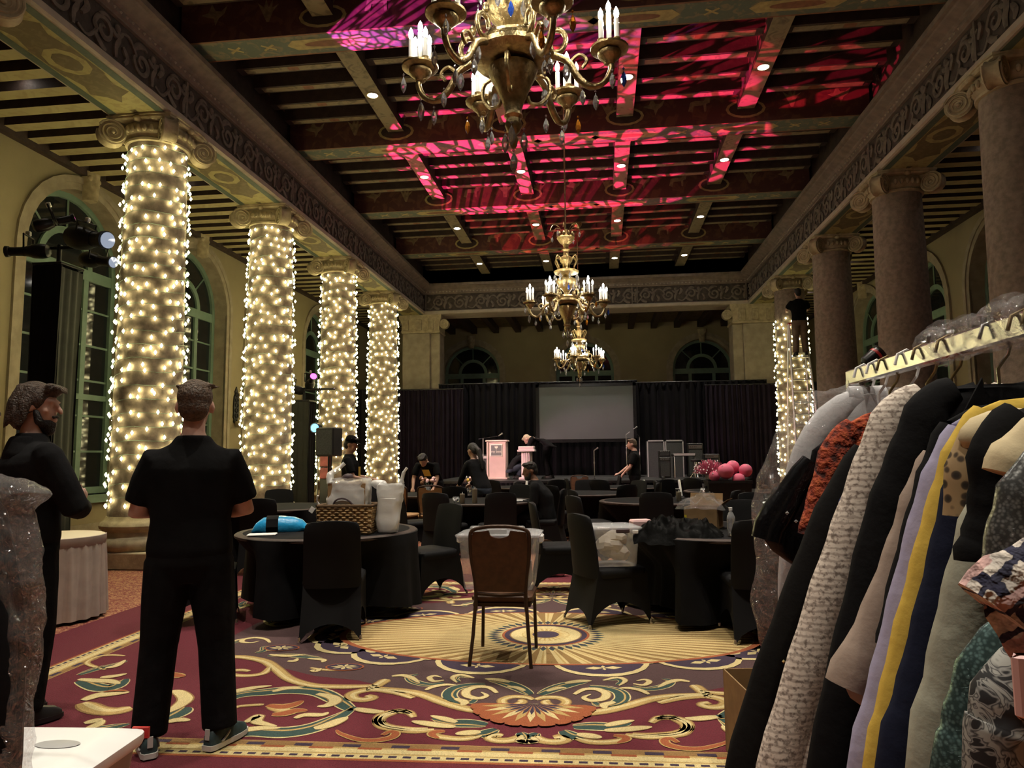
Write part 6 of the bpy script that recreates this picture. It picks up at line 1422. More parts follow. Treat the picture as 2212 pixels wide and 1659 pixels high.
for gi, (nm, mt, gy, edge, short) in enumerate(GARMENTS):
    t = thing(nm, CATD[nm]+' hanging on the chrome rail', 'garment', (RXX,gy,0), 0, 'garments on the clothes rail')
    prev = CATD[nm]
    E_ = [(x-RXX, min(z,1.575-.01*i)) if z > 1.56 else (x-RXX,z) for i, (x, z) in enumerate(edge)]
    if E_[0][0] > -.07: E_[0] = (-.07, E_[0][1])
    zt = min(1.50, E_[0][1]+.02); zt = max(zt, E_[0][1]+.006)
    if not short:
        (x0,z0),(x1,z1) = E_[-2], E_[-1]
        E_.append((x1+(x1-x0)/(z1-z0)*(.62-z1)*.45, .62)) if z1 > .7 else None
    P = bez([(x,0,z) for x, z in E_], 3); P = [(p.x,p.z) for p in P]
    for i in range(1,len(P)):
        if P[i][1] >= P[i-1][1]: P[i] = (P[i][0], P[i-1][1]-.003)
    sl = .040 if gy > 1.2 else .034; T = .026 if gy > 1.2 else .020
    mb = MB(); rings = []; n = 22
    rows = [(-.05, zt)]+P
    for k, (x, z) in enumerate(rows):
        wv = max(.03, -x-sl*.8*(1 if k > 3 else .2)); tt = T*(.35 if k == 0 else .7 if k < 3 else 1.0+.5*k/len(rows)); ring = []
        for i in range(n):
            a = 2*pi*i/n; u = cos(a); v = sin(a)
            f = .010*_nz.noise(Vector((u*5, gy*9, z*2)))*(1 if k > 2 else .2)
            ring.append((wv*(abs(u)**.75)*(1 if u > 0 else -1), tt*v*(1-.2*abs(u))+f, z-.02*abs(v)*(k == 0)))
        rings.append(ring)
    mb.loft(rings); mb.build('body', mt, t, 60)
    for sg in (1,-1):
        kk = min(range(len(P)), key=lambda i: P[i][0]); Q = [(sg*(x+sl*.95), -.004, z) for x, z in P[3:kk+1]]
        if len(Q) > 3:
            m_ = len(Q); MB().tube(Q, [sl*(.72+.28*min(1,i/4))*(1.0+.04*sin(i*1.9)) for i in range(m_)], 12, 0, True, .62).build('sleeve', mt, t, 60)
    if nm in ('black_blazer','taupe_jacket','cream_tweed_coat','lavender_coat','navy_coat','plaid_jacket','velvet_jacket'):
        for sg in (1,-1): MB().prism([(sg*.045,zt+.004),(sg*.115,zt-.12),(sg*.075,zt-.16),(sg*.02,zt-.36)][::sg], -T*1.25, -T*1.05, 'y').build('lapel', mt, t)
    if nm == 'black_coat':
        for i in range(8): MB().octa((E_[4][0]+.02+.017*i+.0, -.034, E_[4][1]-.06-.010*i), .0045).build('stud', 'gilt', t)
    if nm == 'sequin_jacket':
        for i in range(7): MB().octa((E_[2][0]+.03+.02*i, -.034, E_[2][1]-.03-.02*(i % 3)), .005).build('gem', 'crystal', t)
    if nm in ('velvet_jacket',): MB().octa((E_[6][0]+.028,-.028,E_[6][1]+.0), .008).build('gem_button', 'crystal', t)
    if nm == 'plaid_jacket':
        MB().bbox((E_[3][0]+.055,-.030,1.235), (.05,.008,.05), 0, .003).build('flap_pocket', 'pink_light', t, 30); crumple(MB().sph((E_[2][0]+.10,-.025,1.29), (.05,.012,.03), 10, 7), .01, 20, 3).build('red_lining', 'g_red', t, 60)
    if nm == 'leopard_blouse':
        for i in range(9): MB().tube([(E_[2][0]+.02+.010*cos(a)+.002*i,-.034,1.40-.018*i+.011*sin(a)) for a in [2*pi*j/8 for j in range(9)]], .0025, 4).build('chain_link', 'chrome', t)
        crumple(MB().sph((E_[1][0]+.06,-.012,E_[1][1]-.005), (.07,.022,.035), 12, 8), .006, 20, 3).build('cream_collar', 'g_cream', t, 60)
    hk = obj('clothes_hanger', HK[0 if gi in (0,1,3) else 2 if gi % 3 else 1], None, (RXX, gy+.004, RZZ-.016), (0,0,.0)); tag(hk, 'hanger holding the '+CATD[nm], 'hanger', 'hangers on the clothes rail')
# clear covers
def cover(label, cx, cy, edge, T, m_, amp, sc, ext=.55, right=True):
    E2 = edge+[(edge[-1][0], ext)] if edge[-1][1] > ext+.1 else edge
    P = bez([(x-cx,0,z) for x, z in E2], 11); mb = MB(); rings = []; n = 64
    for k, p in enumerate(P):
        wv = max(.03, abs(p.x)); rings.append([(wv*(abs(cos(a))**.8)*(1 if cos(a) > 0 else -1), T*sin(a)*(.4+.6*min(1,k/9)), p.z) for a in [2*pi*i/n for i in range(n)]])
    mb.loft(rings, 0, caps=False)
    for i in range(len(mb.v)):
        p = Vector(mb.v[i]); d = _nz.noise_vector(p*sc); e = _nz.noise_vector(p*sc*2.6); g = _nz.noise_vector(p*sc*6); q = p+(d+e*.5)*amp*.8+Vector((abs(g.x),abs(g.y),abs(g.z)))*amp*.35; mb.v[i] = tuple(q)
    return tag(mb.build('garment_cover', m_, None, 60, (cx,cy,0)), label, 'garment cover', 'clear plastic garment covers')
cover('crinkled clear plastic over the white blouse at the end of the rail', RXX, 1.985, [(.66,1.595),(.60,1.585),(.535,1.565),(.478,1.49),(.415,1.381),(.398,1.213),(.385,1.012),(.404,.862)], .055, 'clear_film', .022, 7)
mb = MB(); 
for i in range(60):
    y = lerp(1.62,.5,i/59); r_ = .034+.012*sin(i*1.3)
    pass
mb.tube([(RXX+.004*sin(i*2.1), lerp(1.62,.45,i/70), RZZ+.012+.006*sin(i*1.7)) for i in range(71)], [.036+.008*sin(i*2.9) for i in range(71)], 14, 0, False)
for i in range(len(mb.v)): p = Vector(mb.v[i]); mb.v[i] = tuple(p+_nz.noise_vector(p*30)*.010)
tag(mb.build('film_wrap', 'clear_film', None, 60), 'bunched clear plastic film lying along the chrome rail', 'film')
# coat in plastic on another rail, at the left edge of the room's view
lc = thing('black_coat', 'black coat inside clear plastic beside the white bin', 'garment', (-1.86,1.93,0), 0, None)
mb = MB(); rings = []
for x, z in [(-1.80,1.34),(-1.73,1.27),(-1.685,1.144),(-1.66,1.014),(-1.645,.859),(-1.635,.6),(-1.63,.35)]:
    wv = x+1.86; rings.append([(wv*cos(a), .035*sin(a)+.008*sin(5*a+z*9), z) for a in [2*pi*i/24 for i in range(24)]])
mb.loft(rings); mb.build('body', 'g_black', lc, 60); MB().limb([(.12,-.03,1.2),(.17,-.03,.95),(.19,-.03,.62)], [.02,.036,.03], 10).build('sleeve', 'g_black', lc, 60); MB().limb([(-.12,-.03,1.2),(-.17,-.03,.95),(-.19,-.03,.62)], [.02,.036,.03], 10).build('sleeve', 'g_black', lc, 60)
cover('crinkled clear plastic round the black coat beside the white bin', -1.86, 1.93, [(-1.84,1.40),(-1.74,1.37),(-1.60,1.324),(-1.645,1.26),(-1.609,1.149),(-1.593,1.034),(-1.602,.894),(-1.617,.768),(-1.612,.595),(-1.60,.30)], .07, 'clear_film', .020, 7, .3)
r2 = thing('clothes_rail', 'second chrome clothes rail carrying the wrapped black coat', 'clothes rail', (-1.86,0,0)); MB().tube([(0,.6,1.56),(0,2.02,1.56)], .014, 10).build('top_bar', 'chrome', r2, 60)
for y in (.6,2.02):
    o = MB().tube([(-.36 if y > 2 else 0,y,0),(-.36 if y > 2 else 0,y,1.56)], .012, 8); o.tube([(-.36 if y > 2 else 0,y,1.56),(0,y,1.56)], .012, 8) if y > 2 else None; o.build('upright', 'chrome', r2, 60)
hk = obj('clothes_hanger', HK[1], None, (-1.86,1.93,1.545)); tag(hk, 'hanger holding the plastic-wrapped black coat', 'hanger')

# ------------------------------------------------------------------ stage, curtains, screen and band gear
SZ = .78
sg_ = thing('stage_platform', 'low black stage platform with a pleated skirt', 'stage', (0,0,0))
MB().box(-4.3,3.8,17.9,22.55,SZ-.06,SZ).build('deck', 'black_plastic', sg_)
def fold_strip(x0, x1, y, z0, z1, amp, per, seed, nz=4):
    rn = random.Random(seed); n = max(12,int((x1-x0)/per*8)); ph = rn.uniform(0,6)
    def fn(u, v):
        x = lerp(x0,x1,u); s_ = x/per*2*pi; a = amp*(.5+.5*v if 0 else 1)
        return (x+.25*amp*sin(s_*.5+ph), y+a*(sin(s_+ph+.7*sin(s_*.23))+.35*sin(2.3*s_+1))+.02*sin(v*3+x), lerp(z1,z0,v))
    return MB().grid(n, nz, fn)
fold_strip(-4.3,3.8,17.9,.02,SZ-.05,.012,.10,1,3).build('skirt', 'black_drape', sg_, 60)
def stairs(x, label):
    t = thing('stage_steps', label, 'steps', (x,17.84,0), 0, 'stage steps with white edges')
    for k in range(3):
        MB().box(-.40,.40,-.28*(3-k),-.28*(2-k),0,SZ*(k+1)/4).build('step', 'black_plastic', t); MB().box(-.40,.40,-.28*(3-k)-.006,-.28*(3-k)+.03,SZ*(k+1)/4-.004,SZ*(k+1)/4+.006).build('white_nosing', 'white_paper', t)
    for sx in (-1,1): MB().tube([(sx*.42,-.86,.03),(sx*.42,0,SZ)], .03, 4).build('stringer', 'alu', t)
stairs(1.45, 'black stage steps with white edges beside the keyboard'); stairs(-1.40, 'black stage steps with white edges beside the pink plinth')
def drape(x0, x1, y, z1, m_, label, z0=.03, seed=0, amp=.045, per=.24):
    t = thing('stage_curtain', label, 'curtain', (0,0,0), 0, 'pipe and drape behind the stage')
    fold_strip(x0, x1, y, z0, z1, amp, per, seed, 8).build('fabric', m_, t, 60); MB().tube([(x0,y,z1+.0),(x1,y,z1+.0)], .022, 8).build('cross_bar', 'black_metal', t, 60)
    for x in (x0,x1): MB().tube([(x,y+.07,0),(x,y+.07,z1+.02)], .02, 6).build('upright', 'black_metal', t, 60)
    return t
drape(-6.55,-4.35,22.72,3.57,'purple_drape','dark purple curtain panel next to the lit column',.03,3,.04,.16)
drape(-5.25,-1.95,23.1,3.76,'black_drape','tall black curtain behind the wooden lectern',.03,4); drape(-2.0,1.2,23.15,3.76,'black_drape','tall black curtain behind the projection screen',.03,5)
drape(1.15,5.2,23.1,3.68,'black_drape','tall black curtain behind the band gear',.03,6); drape(3.25,5.45,22.72,3.52,'purple_drape','dark purple curtain panel behind the pink lanterns',.03,7,.04,.16)
drape(-8.8,-6.6,22.2,3.55,'black_drape','black curtain closing the aisle behind the lit columns',.03,8); drape(5.5,7.8,22.3,3.5,'black_drape','black curtain closing the aisle beyond the ladder',.03,9)
sc_ = thing('projection_screen', 'large grey projection screen in a black frame above the stage', 'screen', (0,0,0))
MB()._add([(-1.88,22.43,1.90),(1.03,22.43,1.90),(1.03,22.43,3.53),(-1.88,22.43,3.53)], [(0,1,2,3)]).build('screen_surface', 'grey_screen', sc_)
for a, b in (((-1.98,1.02*0+1.80),(1.13,1.90)), ((-1.98,3.53),(1.13,3.63)), ((-1.98,1.80),(-1.88,3.63)), ((1.03,1.80),(1.13,3.63))): MB().box(a[0],b[0],22.41,22.47,a[1],b[1]).build('frame', 'black_metal', sc_)
for x in (-1.7,.85): MB().tube([(x,22.45,SZ),(x,22.45,1.85)], .025, 6).build('leg', 'black_metal', sc_, 60)
# lectern with sign
lt = thing('lectern', 'pale wooden lectern with a framed hotel sign', 'lectern', (-2.80,19.55,SZ))
MB().bbox((0,0,.02), (.60,.48,.04), 0, .01).build('base', 'lectern_wood', lt, 30); MB().bbox((0,0,.52), (.54,.40,.97), 0, .012).build('body', 'lectern_wood', lt, 30); MB().bbox((0,.03,1.03), (.60,.50,.045), 0, .01).build('top', 'lectern_wood', lt, 30)
for x in (-.235,.235): MB().bbox((x,-.205,.52), (.03,.015,.90), 0, .005).build('moulding', 'lectern_wood', lt, 30)
sg2 = MB().bbox((0,-.208,.775), (.335,.018,.335), 0, .006).build('sign_frame', 'sign_cream', lt, 30)
MB().box(-.142,.142,-.2205,-.216,.635,.915).build('sign_face', 'sign_grey', sg2)
mb = MB()   # tulip emblem
mb.prism([(-.045,.86),(-.04,.90),(-.02,.875),(0,.905),(.02,.875),(.04,.90),(.045,.86),(.03,.835),(0,.825),(-.03,.835)], -.2235, -.2215, 'y'); mb.prism([(-.005,.828),(.005,.828),(.004,.79),(-.004,.79)], -.2235, -.2215, 'y'); mb.build('emblem', 'sign_cream', sg2)
tx = bpy.data.curves.new('sign_text', 'FONT'); tx.body = 'my best'; tx.size = .088; tx.align_x = 'CENTER'; tx.extrude = .001; tx.materials.append(M['sign_cream'])
o = bpy.data.objects.new('sign_text', tx); COL.objects.link(o)
dg = bpy.context.evaluated_depsgraph_get(); me = bpy.data.meshes.new_from_object(o.evaluated_get(dg)); bpy.data.objects.remove(o); obj('sign_text', me, sg2, (0,-.2225,.715), (pi/2,0,0))
# fluted plinth under pink light
pl = thing('plinth', 'fluted white column plinth under pink light on the stage', 'plinth', (-1.93,18.95,SZ))
mb = MB(); mb.loft([[((.135+(.012 if i % 2 else -.006))*cos(2*pi*i/32), (.135+(.012 if i % 2 else -.006))*sin(2*pi*i/32), z) for i in range(32)] for z in (.06,.74)]); mb.build('fluted_shaft', 'plinth_white', pl)
MB().bbox((0,0,.03), (.40,.40,.06), 0, .01).build('base', 'plinth_white', pl, 30); mb = MB().bbox((0,0,.755), (.46,.46,.05), 0, .008); mb.build('neck_slab', 'plinth_white', pl, 30); MB().bbox((0,0,.825), (.41,.41,.09), 0, .01).build('top_slab', 'plinth_white', pl, 30)
# microphone stands
def mic_stand(x, y, z, h, label, boom=None):
    t = thing('microphone_stand', label, 'microphone stand', (x,y,z)); MB().tube([(0,0,.02),(0,0,h)], .010, 8).build('pole', 'steel', t, 60); MB().lathe([(.13,0),(.13,.012),(.03,.03),(.012,.05)], 18).build('base', 'black_metal', t, 50); MB().tube([(0,0,h*.55),(0,0,h*.62)], .016, 8).build('clutch', 'steel', t, 60)
    e = (0,0,h)
    if boom: e = (boom[0],boom[1],h+boom[2]); MB().tube([(-boom[0]*.3,0,h-boom[2]*.3), e], .007, 6).build('boom', 'black_metal', t, 60)
    MB().tube([e,(e[0]+.05,e[1],e[2]+.03),(e[0]+.11,e[1],e[2]+.07)], [.011,.014,.024], 8).build('microphone', 'steel', t, 60)
mic_stand(-3.13,19.15,SZ,1.10,'silver microphone stand with a long boom reaching over the lectern',(.42,0,.06)); mic_stand(-.16,18.3,SZ,.74,'short straight microphone stand alone in mid stage'); mic_stand(.72,20.3,SZ,1.18,'tall microphone stand behind the man in the dark polo'); mic_stand(1.10,20.6,SZ,1.12,'boom microphone stand leaning beside the equipment cases',(-.16,0,.22))
# equipment
def amp(x, y, z, w, d, h, label, cat='amplifier', name='amplifier'):
    t = thing(name, label, cat, (x,y,z)); MB().bbox((0,0,h/2), (w,d,h), 0, .012).build('cabinet', 'black_plastic', t, 30); MB().box(-w/2+.03,w/2-.03,-d/2-.006,-d/2,.04,h*.8).build('grille', 'amp_grey', t); mb = MB().box(-w/2+.03,w/2-.03,-d/2-.006,-d/2,h*.84,h*.95); mb.build('panel', 'steel', t)
    for k in range(4): MB().tube([(-w/2+.08+k*.05,-d/2-.02,h*.895),(-w/2+.08+k*.05,-d/2,h*.895)], .012, 8).build('knob', 'black_plastic', t)
    return t
amp(-3.35,20.3,SZ,.36,.3,.66,'black amplifier behind the lectern microphone stand'); amp(1.70,19.75,SZ,.30,.35,.55,'small amplifier stack next to the keyboard'); amp(1.70,19.76,SZ+.552,.30,.33,.17,'amplifier head on top of the small stack')
for i, (x0, x1) in enumerate(((1.30,1.78),(1.80,2.30))):
    t = thing('equipment_case', 'upright black equipment case with silver edging, %s' % ('behind the amplifier' if i == 0 else 'behind the keyboard'), 'case', (0,0,0)); MB().box(x0,x1,20.5,20.95,SZ,1.78).build('case_body', 'amp_grey', t)
    for a in ((x0,x0+.03,SZ,1.8),(x1-.03,x1,SZ,1.8),(x0,x1,1.765,1.80)): MB().box(a[0],a[1],20.485,20.505,a[2],a[3]).build('silver_edge', 'alu', t)
amp(2.62,20.7,SZ,.42,.4,.92,'large black bass cabinet beside the equipment cases'); amp(2.95,20.0,SZ,.40,.4,.62,'black wedge cabinet behind the drum stool')
kb = thing('keyboard', 'stage keyboard with white keys on a folding stand', 'keyboard', (2.20,19.55,SZ)); MB().bbox((0,.1,.60), (.62,.30,.07), 0, .01).build('case', 'black_plastic', kb, 30)
for k in range(24): MB().box(-.27+k*.0225,-.27+k*.0225+.0205,-.165,.03,.585,.642).build('key', 'white_plastic', kb)
for k in range(24):
    if k % 7 not in (2,6): MB().box(-.27+k*.0225+.014,-.27+k*.0225+.027,-.04,.03,.642,.652).build('black_key', 'black_plastic', kb)
for sx in (-1,1): MB().tube([(sx*.26,-.10,0),(sx*.26,-.10,.56),(sx*.26,.22,.56),(sx*.26,.22,0)], .014, 6).build('leg', 'steel', kb, 60)
ds = thing('drum_stool', 'round black drum stool on chrome legs', 'stool', (2.45,18.95,SZ)); MB().lathe([(.14,.42),(.165,.44),(.165,.48),(.14,.495),(.0,.50)], 20).build('seat', 'black_plastic', ds, 50); MB().tube([(0,0,.12),(0,0,.43)], .014, 8).build('post', 'chrome', ds, 60)
for k in range(3): a = 2*pi*k/3+.5; MB().tube([(0,0,.24),(.13*cos(a),.13*sin(a),.10),(.20*cos(a),.20*sin(a),.013)], .010, 6).build('leg', 'chrome', ds, 60)
# loudspeaker on a pole, truss towers with lamps
ls = thing('loudspeaker', 'black loudspeaker on a pole before the third lit column', 'loudspeaker', (-4.86,12.5,0), R(-8)); MB().bbox((0,0,1.69), (.36,.34,.52), 0, .02).build('cabinet', 'black_plastic', ls, 30); MB().box(-.15,.15,-.178,-.171,1.47,1.91).build('grille', 'amp_grey', ls); MB().tube([(0,0,.02),(0,0,1.44)], .018, 8).build('pole', 'black_metal', ls, 60)
for k in range(3): a = 2*pi*k/3; MB().tube([(0,0,.55),(.42*cos(a),.42*sin(a),.012)], .011, 6).build('leg', 'black_metal', ls, 60)
def profile_lamp(label, loc, aim, lens, s=1.0):
    # ellipsoidal stage lamp: housing, barrel, lens, yoke and clamp
    t = thing('stage_light', label, 'stage light', loc, 0, 'stage lamps on the truss towers'); d = (Vector(aim)-Vector(loc)).normalized(); q = d.to_track_quat('Y','Z').to_euler(); t.rotation_euler = q
    MB().lathe([(.05,0),(.09,.03),(.105,.10),(.10,.20),(.075,.27),(.07,.30)], 16).xf(Matrix.Rotation(-pi/2,4,'X') @ Matrix.Translation((0,0,-.26)) @ Matrix.Scale(s,4)).build('housing', 'black_metal', t, 40)
    MB().lathe([(.062,0),(.068,.02),(.062,.05),(.062,.20),(.075,.21),(.078,.25)], 16).xf(Matrix.Rotation(-pi/2,4,'X') @ Matrix.Translation((0,0,.03)) @ Matrix.Scale(s,4)).build('barrel', 'black_metal', t, 40)
    MB().lathe([(.0,.288),(.068,.285)], 16, caps=False).xf(Matrix.Rotation(-pi/2,4,'X') @ Matrix.Scale(s,4)).build('lens', lens, t, 60)
    MB().tube([(-.13,0,0),(-.13,0,.20),(.13,0,.20),(.13,0,0)], .012, 6).build('yoke', 'black_metal', t, 60); MB().bbox((0,0,.235), (.05,.06,.07), 0, .01).build('clamp', 'steel', t, 30); MB().tube([(-.13,0,0),(.13,0,0)], .008, 6).build('pivot', 'black_metal', t)
    return t
def tower(label, x, y, w_, h, m1, m2):
    t = thing('truss_tower', label, 'truss tower', (x,y,0)); n = 0
    for sx in (-1,1):
        for sy in (-1,1): MB().tube([(sx*w_*.4,sy*w_*.4,0),(sx*w_*.4,sy*w_*.4,h+.02)], .02, 6).build('truss_tube', 'black_metal', t, 60)
    for k in range(4):
        a = k*pi/2; fs = fold_strip(-w_/2,w_/2,-w_/2,.02,h-.03*(k % 2),.008,.14,k,5); fs.build('drape', m1 if k in (0,2) else m2, t, 60, None, (0,0,a))
    MB().bbox((0,0,h+.02), (w_*1.05,w_*1.05,.03), 0, .005).build('top_plate', 'black_metal', t, 30); MB().tube([(-.55,0,h+.28),(.70,0,h+.28)], .024, 8).build('cross_arm', 'black_metal', t, 60); MB().tube([(0,0,h),(0,0,h+.32)], .03, 8).build('spigot', 'black_metal', t, 60)
    return t
TX, TY = -7.02, 8.45
tower('black-draped truss tower carrying stage lamps before the arched window', TX, TY, .40, 3.92, 'black_cloth', 'grey_drape')
profile_lamp('long profile lamp with a bright lens on the near truss tower', (TX+.52,TY-.22,4.24), (TX+2.0,TY-.60,3.95), 'white_lens', 1.5); profile_lamp('shorter profile lamp slung under the tower arm beside the lit column', (TX+.36,TY+.24,4.08), (TX+1.9,TY-.1,3.78), 'white_lens', 1.05)
profile_lamp('profile lamp turned to the wall on the draped tower', (TX-.36,TY-.1,4.14), (TX-2.0,TY-.6,4.05), 'amber_glow', .95); profile_lamp('small lamp aimed up at the painted ceiling from the draped tower', (TX+.12,TY-.24,4.46), (.5,12.5,7.8), 'magenta_lens', .8)
tower('grey-draped truss tower beside the loudspeaker', -6.42, 15.0, .40, 2.62, 'grey_drape', 'black_cloth')
profile_lamp('stage lamp with a magenta lens on the grey-draped tower', (-6.22,14.9,3.05), (-3.0,10.0,5.2), 'magenta_lens', 1.0); profile_lamp('dark stage lamp turned aside on the grey-draped tower', (-6.62,14.85,2.90), (-8.0,13.5,3.2), 'black_metal', .95)
bp = thing('par_light', 'blue par lamp on a thin stand beside the loudspeaker', 'stage light', (-5.35,13.2,0)); MB().lathe([(.06,0),(.10,.04),(.10,.16),(.09,.17)], 16).xf(Matrix.Translation((0,0,1.97)) @ Matrix.Rotation(pi/2,4,'X')).build('can', 'black_metal', bp, 40); MB().sph((0,-.16,1.97), (.085,.03,.085), 14, 8).build('lens', 'blue_lens', bp, 60); MB().tube([(0,0,.02),(0,0,1.9)], .012, 6).build('pole', 'steel', bp, 60)
for k in range(3): a = 2*pi*k/3; MB().tube([(0,0,.5),(.35*cos(a),.35*sin(a),.01)], .009, 6).build('leg', 'black_metal', bp)
dbd = thing('display_board', 'narrow black board behind the par lamp stand', 'board', (-5.45,13.86,0)); MB().bbox((0,.02,.74), (.24,.04,1.48), 0, .01).build('panel', 'black_plastic', dbd, 30); MB().bbox((0,.02,.015), (.34,.26,.03), 0, .008).build('foot', 'black_plastic', dbd, 30)
for z, lb in ((1.10,'lower pink carrier bag hung on the narrow black board'), (1.34,'upper pink carrier bag hung on the narrow black board')):
    pt = thing('carrier_bag', lb, 'bag', (-5.45,13.825,z), 0, 'pink carrier bags'); MB().bbox((0,0,0), (.20,.05,.21), 0, .01).build('bag', 'pink_bag', pt, 30); MB().tube(bez([(-.05,.0,.10),(-.03,.02,.125),(.03,.02,.125),(.05,.0,.10)],3), .004, 5).build('handle', 'pink_bag', pt)
def sconce(x, y, z, label):
    t = thing('wall_sconce', label, 'sconce', (x,y,z), pi/2, 'wrought iron wall sconces'); pr = [(0,.46),(.04,.38),(.07,.34),(.06,.28),(.10,.22),(.12,.10),(.13,-.05),(.12,-.20),(.13,-.30),(.08,-.36),(.10,-.42),(0,-.46)]
    MB().prism(pr+[(-a,b) for a, b in pr[::-1][1:-1]], -.03, .0, 'y').build('back_plate', 'black_metal', t)
    for k in range(5): MB().tube([(.07*cos(a),-.04,.26-.13*k+.05*sin(a)) for a in [2*pi*j/10 for j in range(11)]], .010, 5).build('scroll', 'black_metal', t, 60)
    MB().lathe([(.02,-.55),(.07,-.52),(.10,-.46),(.105,-.40)], 14, (0,-.11,0)).build('lamp_bowl', 'capital_stone', t, 50); MB().tube([(0,-.02,-.36),(0,-.11,-.44)], .015, 6).build('bracket', 'black_metal', t)
sconce(XC-HW+.0,16.80,2.72,'wrought iron wall sconce beside the second arched window'); sconce(XC-HW+.0,9.42,2.75,'wrought iron wall sconce before the first arched window'); sconce(XC-HW+.0,13.17,2.72,'wrought iron wall sconce between the first two arched windows')

sl_ = thing('light_stand', 'thin stand with a dark red-fronted lamp beyond the clothes rail', 'stage light', (3.62,10.0,0)); MB().tube([(0,0,.02),(0,0,2.6)], .016, 6).build('pole', 'black_metal', sl_, 60)
for k in range(3): a = 2*pi*k/3; MB().tube([(0,0,.6),(.45*cos(a),.45*sin(a),.01)], .012, 6).build('leg', 'black_metal', sl_)
MB().lathe([(.05,-.14),(.09,-.10),(.10,.04),(.09,.12),(.11,.14)], 16).xf(Matrix.Translation((0,0,2.66)) @ Matrix.Rotation(.9,4,'Y')).build('lamp_head', 'black_metal', sl_, 40); MB().lathe([(.095,.05),(.104,.055),(.10,.09)], 16, caps=False).xf(Matrix.Translation((0,0,2.66)) @ Matrix.Rotation(.9,4,'Y')).build('red_band', 'red_plastic', sl_, 40)
# people on and by the stage
J = stand(1.78, .2, hd=(0,.05,1.64), ell=(-.24,.10,1.12), elr=(.22,.14,1.12), wrl=(-.20,.24,.99), wrr=(.16,.36,.965), hdrd=(0,.8,-.3), hdld=(0,.5,-.6))
covered_chair(.12,17.02,R(95),'black covered chair under the hand of the man in the dark polo')
m7, _ = person('man in a dark polo shirt standing in profile with his hand on a chair', (.78,17.05,0), R(88), J, 'skin_pale', 'tee_black', 'trouser_black', 'hair_sandy', 'short', .018, 'black_plastic', short_hair, None, True, (0,R(-6)), 1.08)
J = dict(pel=(0,-.22,.90), wst=(0,-.12,1.00), cst=(0,.05,1.08), nck=(0,.27,1.10), hd=(0,.38,1.06), shl=(-.19,.20,1.08), shr=(.19,.20,1.08), ell=(-.22,.28,.84), elr=(.22,.28,.84), wrl=(-.14,.40,.66), wrr=(.14,.40,.66), hpl=(-.1,-.2,.86), hpr=(.1,-.2,.86), knl=(-.12,-.15,.48), knr=(.12,-.15,.48), anl=(-.13,-.24,.085), anr=(.13,-.24,.085))
m8, _ = person('fair-haired man in dark clothes bent over behind the pink plinth', (-1.60,19.45,SZ), R(78), J, 'skin_pale', 'tee_faded', 'trouser_black', 'hair_blond', 'long', .018, 'black_plastic', short_hair, None, True, (0,R(-55)), 1.05)
J = dict(pel=(0,-.12,.30), wst=(0,-.06,.42), cst=(0,.02,.52), nck=(0,.12,.64), hd=(0,.18,.72), shl=(-.16,.08,.59), shr=(.16,.08,.59), ell=(-.19,.20,.42), elr=(.19,.20,.42), wrl=(-.10,.36,.40), wrr=(.10,.36,.40), hpl=(-.1,-.08,.28), hpr=(.1,-.08,.28), knl=(-.13,.25,.40), knr=(.13,.25,.40), anl=(-.12,.02,.085), anr=(.12,.02,.085))
m9, _ = person('dark-haired person in a grey top crouching between lectern and plinth', (-2.27,19.42,SZ), R(-70), J, 'skin', 'tee_faded', 'jean_blue', 'hair_black', 'long', .018, 'black_plastic', bun_free, None, True, (0,R(-20)), .9)
# ladder and the man on it
LX, LY, LH = 5.15, 19.25, 4.75
la = thing('stepladder', 'tall aluminium stepladder before the half-lit column', 'ladder', (LX,LY,0))
for sx in (-1,1):
    MB().tube([(sx*.34,-.75,0),(sx*.20,-.05,LH)], .028, 4).build('rail', 'alu', la); MB().tube([(sx*.34,.42,0),(sx*.20,.05,LH)], .022, 4).build('rear_rail', 'alu', la)
for k in range(15):
    f = (k+1)/16; MB().bbox((0,lerp(-.75,-.05,f),LH*f), (2*lerp(.34,.20,f),.08,.025), 0, .004).build('rung', 'alu', la)
MB().bbox((0,0,LH+.01), (.44,.22,.04), 0, .006).build('top_cap', 'red_plastic', la, 30)
fz_ = LH*13/16+.014
J = stand(1.76, .14, ell=(-.27,.12,1.22), elr=(.27,.12,1.22), wrl=(-.20,.36,1.22), wrr=(.20,.36,1.25), hdld=(0,1,.2), hdrd=(0,1,.2))
m10, _ = person('man in a dark shirt and khaki trousers standing high on the stepladder', (LX,LY+lerp(-.75,-.05,13/16)-.10,fz_), 0, J, 'skin', 'tee_black', 'khaki', 'hair_black', 'short', .018, 'black_plastic', short_hair, None, True, (0,0), 1.05)

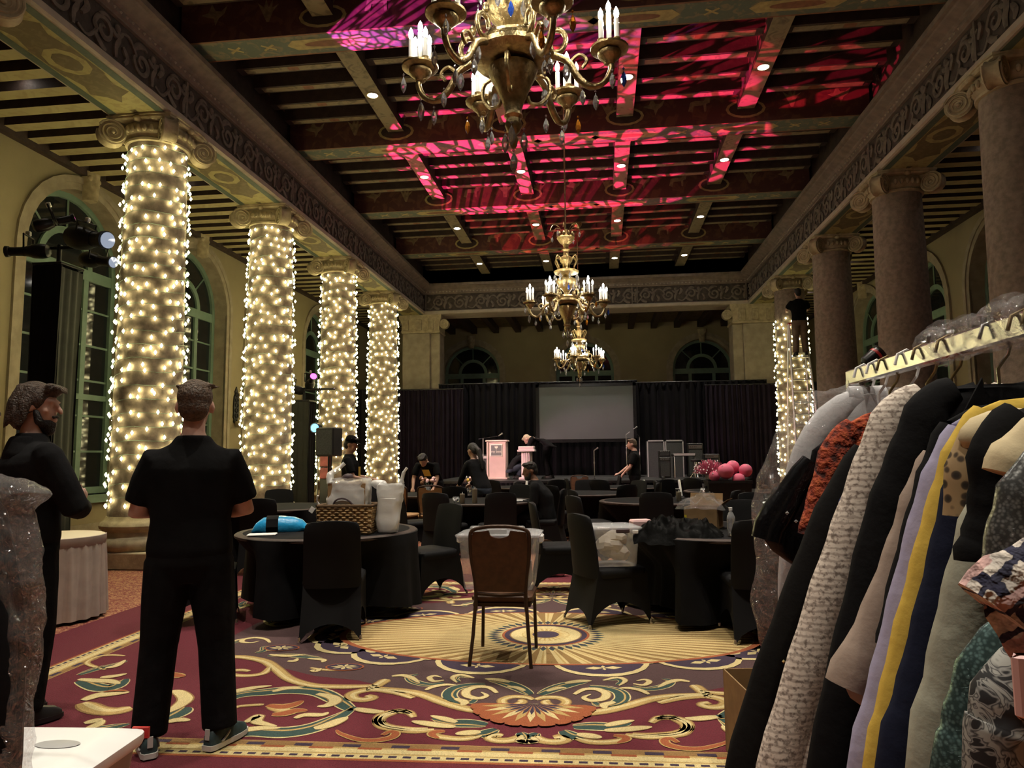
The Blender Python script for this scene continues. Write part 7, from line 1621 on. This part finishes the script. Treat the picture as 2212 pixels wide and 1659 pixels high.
# coloured stage beams: patterned magenta on the ceiling, pink on the stage
def gobo(name, loc, aim, ang, e, c, scale, parent=None, seed=0):
    o = spot(name, e, ang, .05, c, None, loc, (Vector(aim)-Vector(loc)).to_track_quat('-Z','Y').to_euler(), .012); l = o.data; l.use_nodes = True; nt = l.node_tree; em = nt.nodes['Emission']
    tc = nt.nodes.new('ShaderNodeTexCoord'); v = nt.nodes.new('ShaderNodeTexVoronoi'); v.feature = 'DISTANCE_TO_EDGE'; v.inputs['Scale'].default_value = scale
    mp = nt.nodes.new('ShaderNodeMapping'); mp.inputs['Location'].default_value = (seed,seed*1.7,0); mp.inputs['Scale'].default_value = (1,1.8,1)
    nt.links.new(tc.outputs['Normal'], mp.inputs['Vector']); nt.links.new(mp.outputs[0], v.inputs['Vector'])
    r_ = nt.nodes.new('ShaderNodeValToRGB'); r_.color_ramp.elements[0].position = .10; r_.color_ramp.elements[1].position = .15; r_.color_ramp.elements[0].color = (.04,.04,.04,1)
    nt.links.new(v.outputs['Distance'], r_.inputs[0]); nt.links.new(r_.outputs[0], em.inputs['Strength'])
    return o
fu = thing('added_uplight', 'unseen black moving-head lamp added on the carpet behind the flower table', 'stage light', (-4.55,15.5,0)); MB().bbox((0,0,.06), (.30,.24,.12), 0, .02).build('base', 'black_plastic', fu, 30)  # unseen lamp, added as the source of the pink and wine ceiling beams
for sx in (-1,1): MB().bbox((sx*.13,0,.22), (.04,.10,.24), 0, .01).build('yoke_arm', 'black_plastic', fu, 30)
MB().lathe([(.05,.18),(.09,.22),(.095,.34),(.085,.36),(.085,.40)], 16).build('lamp_head', 'black_metal', fu, 40); MB().lathe([(.0,.398),(.08,.397)], 16, caps=False).build('lens', 'magenta_lens', fu, 60)
U = (-4.55,15.5,.45); T1 = (TX+.22,TY-.42,4.68)
gobo('magenta_beam', T1, (-2.2,9.35,7.3), 19, 5200, (1,.08,.85), 34, seed=2)
gobo('rose_beam', T1, (.9,10.9,7.65), 14, 9000, (1,.03,.11), 40, seed=4)
gobo('pink_beam', U, (-1.1,14.3,7.7), 47, 11000, (1,.03,.22), 17, seed=1)
gobo('wine_beam', U, (-.9,18.6,7.7), 34, 2600, (1,.02,.10), 15, seed=6)
spot('stage_wash', 800, 34, .5, (1,.55,.62), None, (-5.9,14.6,3.15), (Vector((-2.2,19.2,1.5))-Vector((-5.9,14.6,3.15))).to_track_quat('-Z','Y').to_euler(), .05)
spot('stage_wash', 260, 30, .5, (1,.35,.42), None, (-5.8,14.7,3.2), (Vector((.8,17.1,1.7))-Vector((-5.8,14.7,3.2))).to_track_quat('-Z','Y').to_euler(), .05)
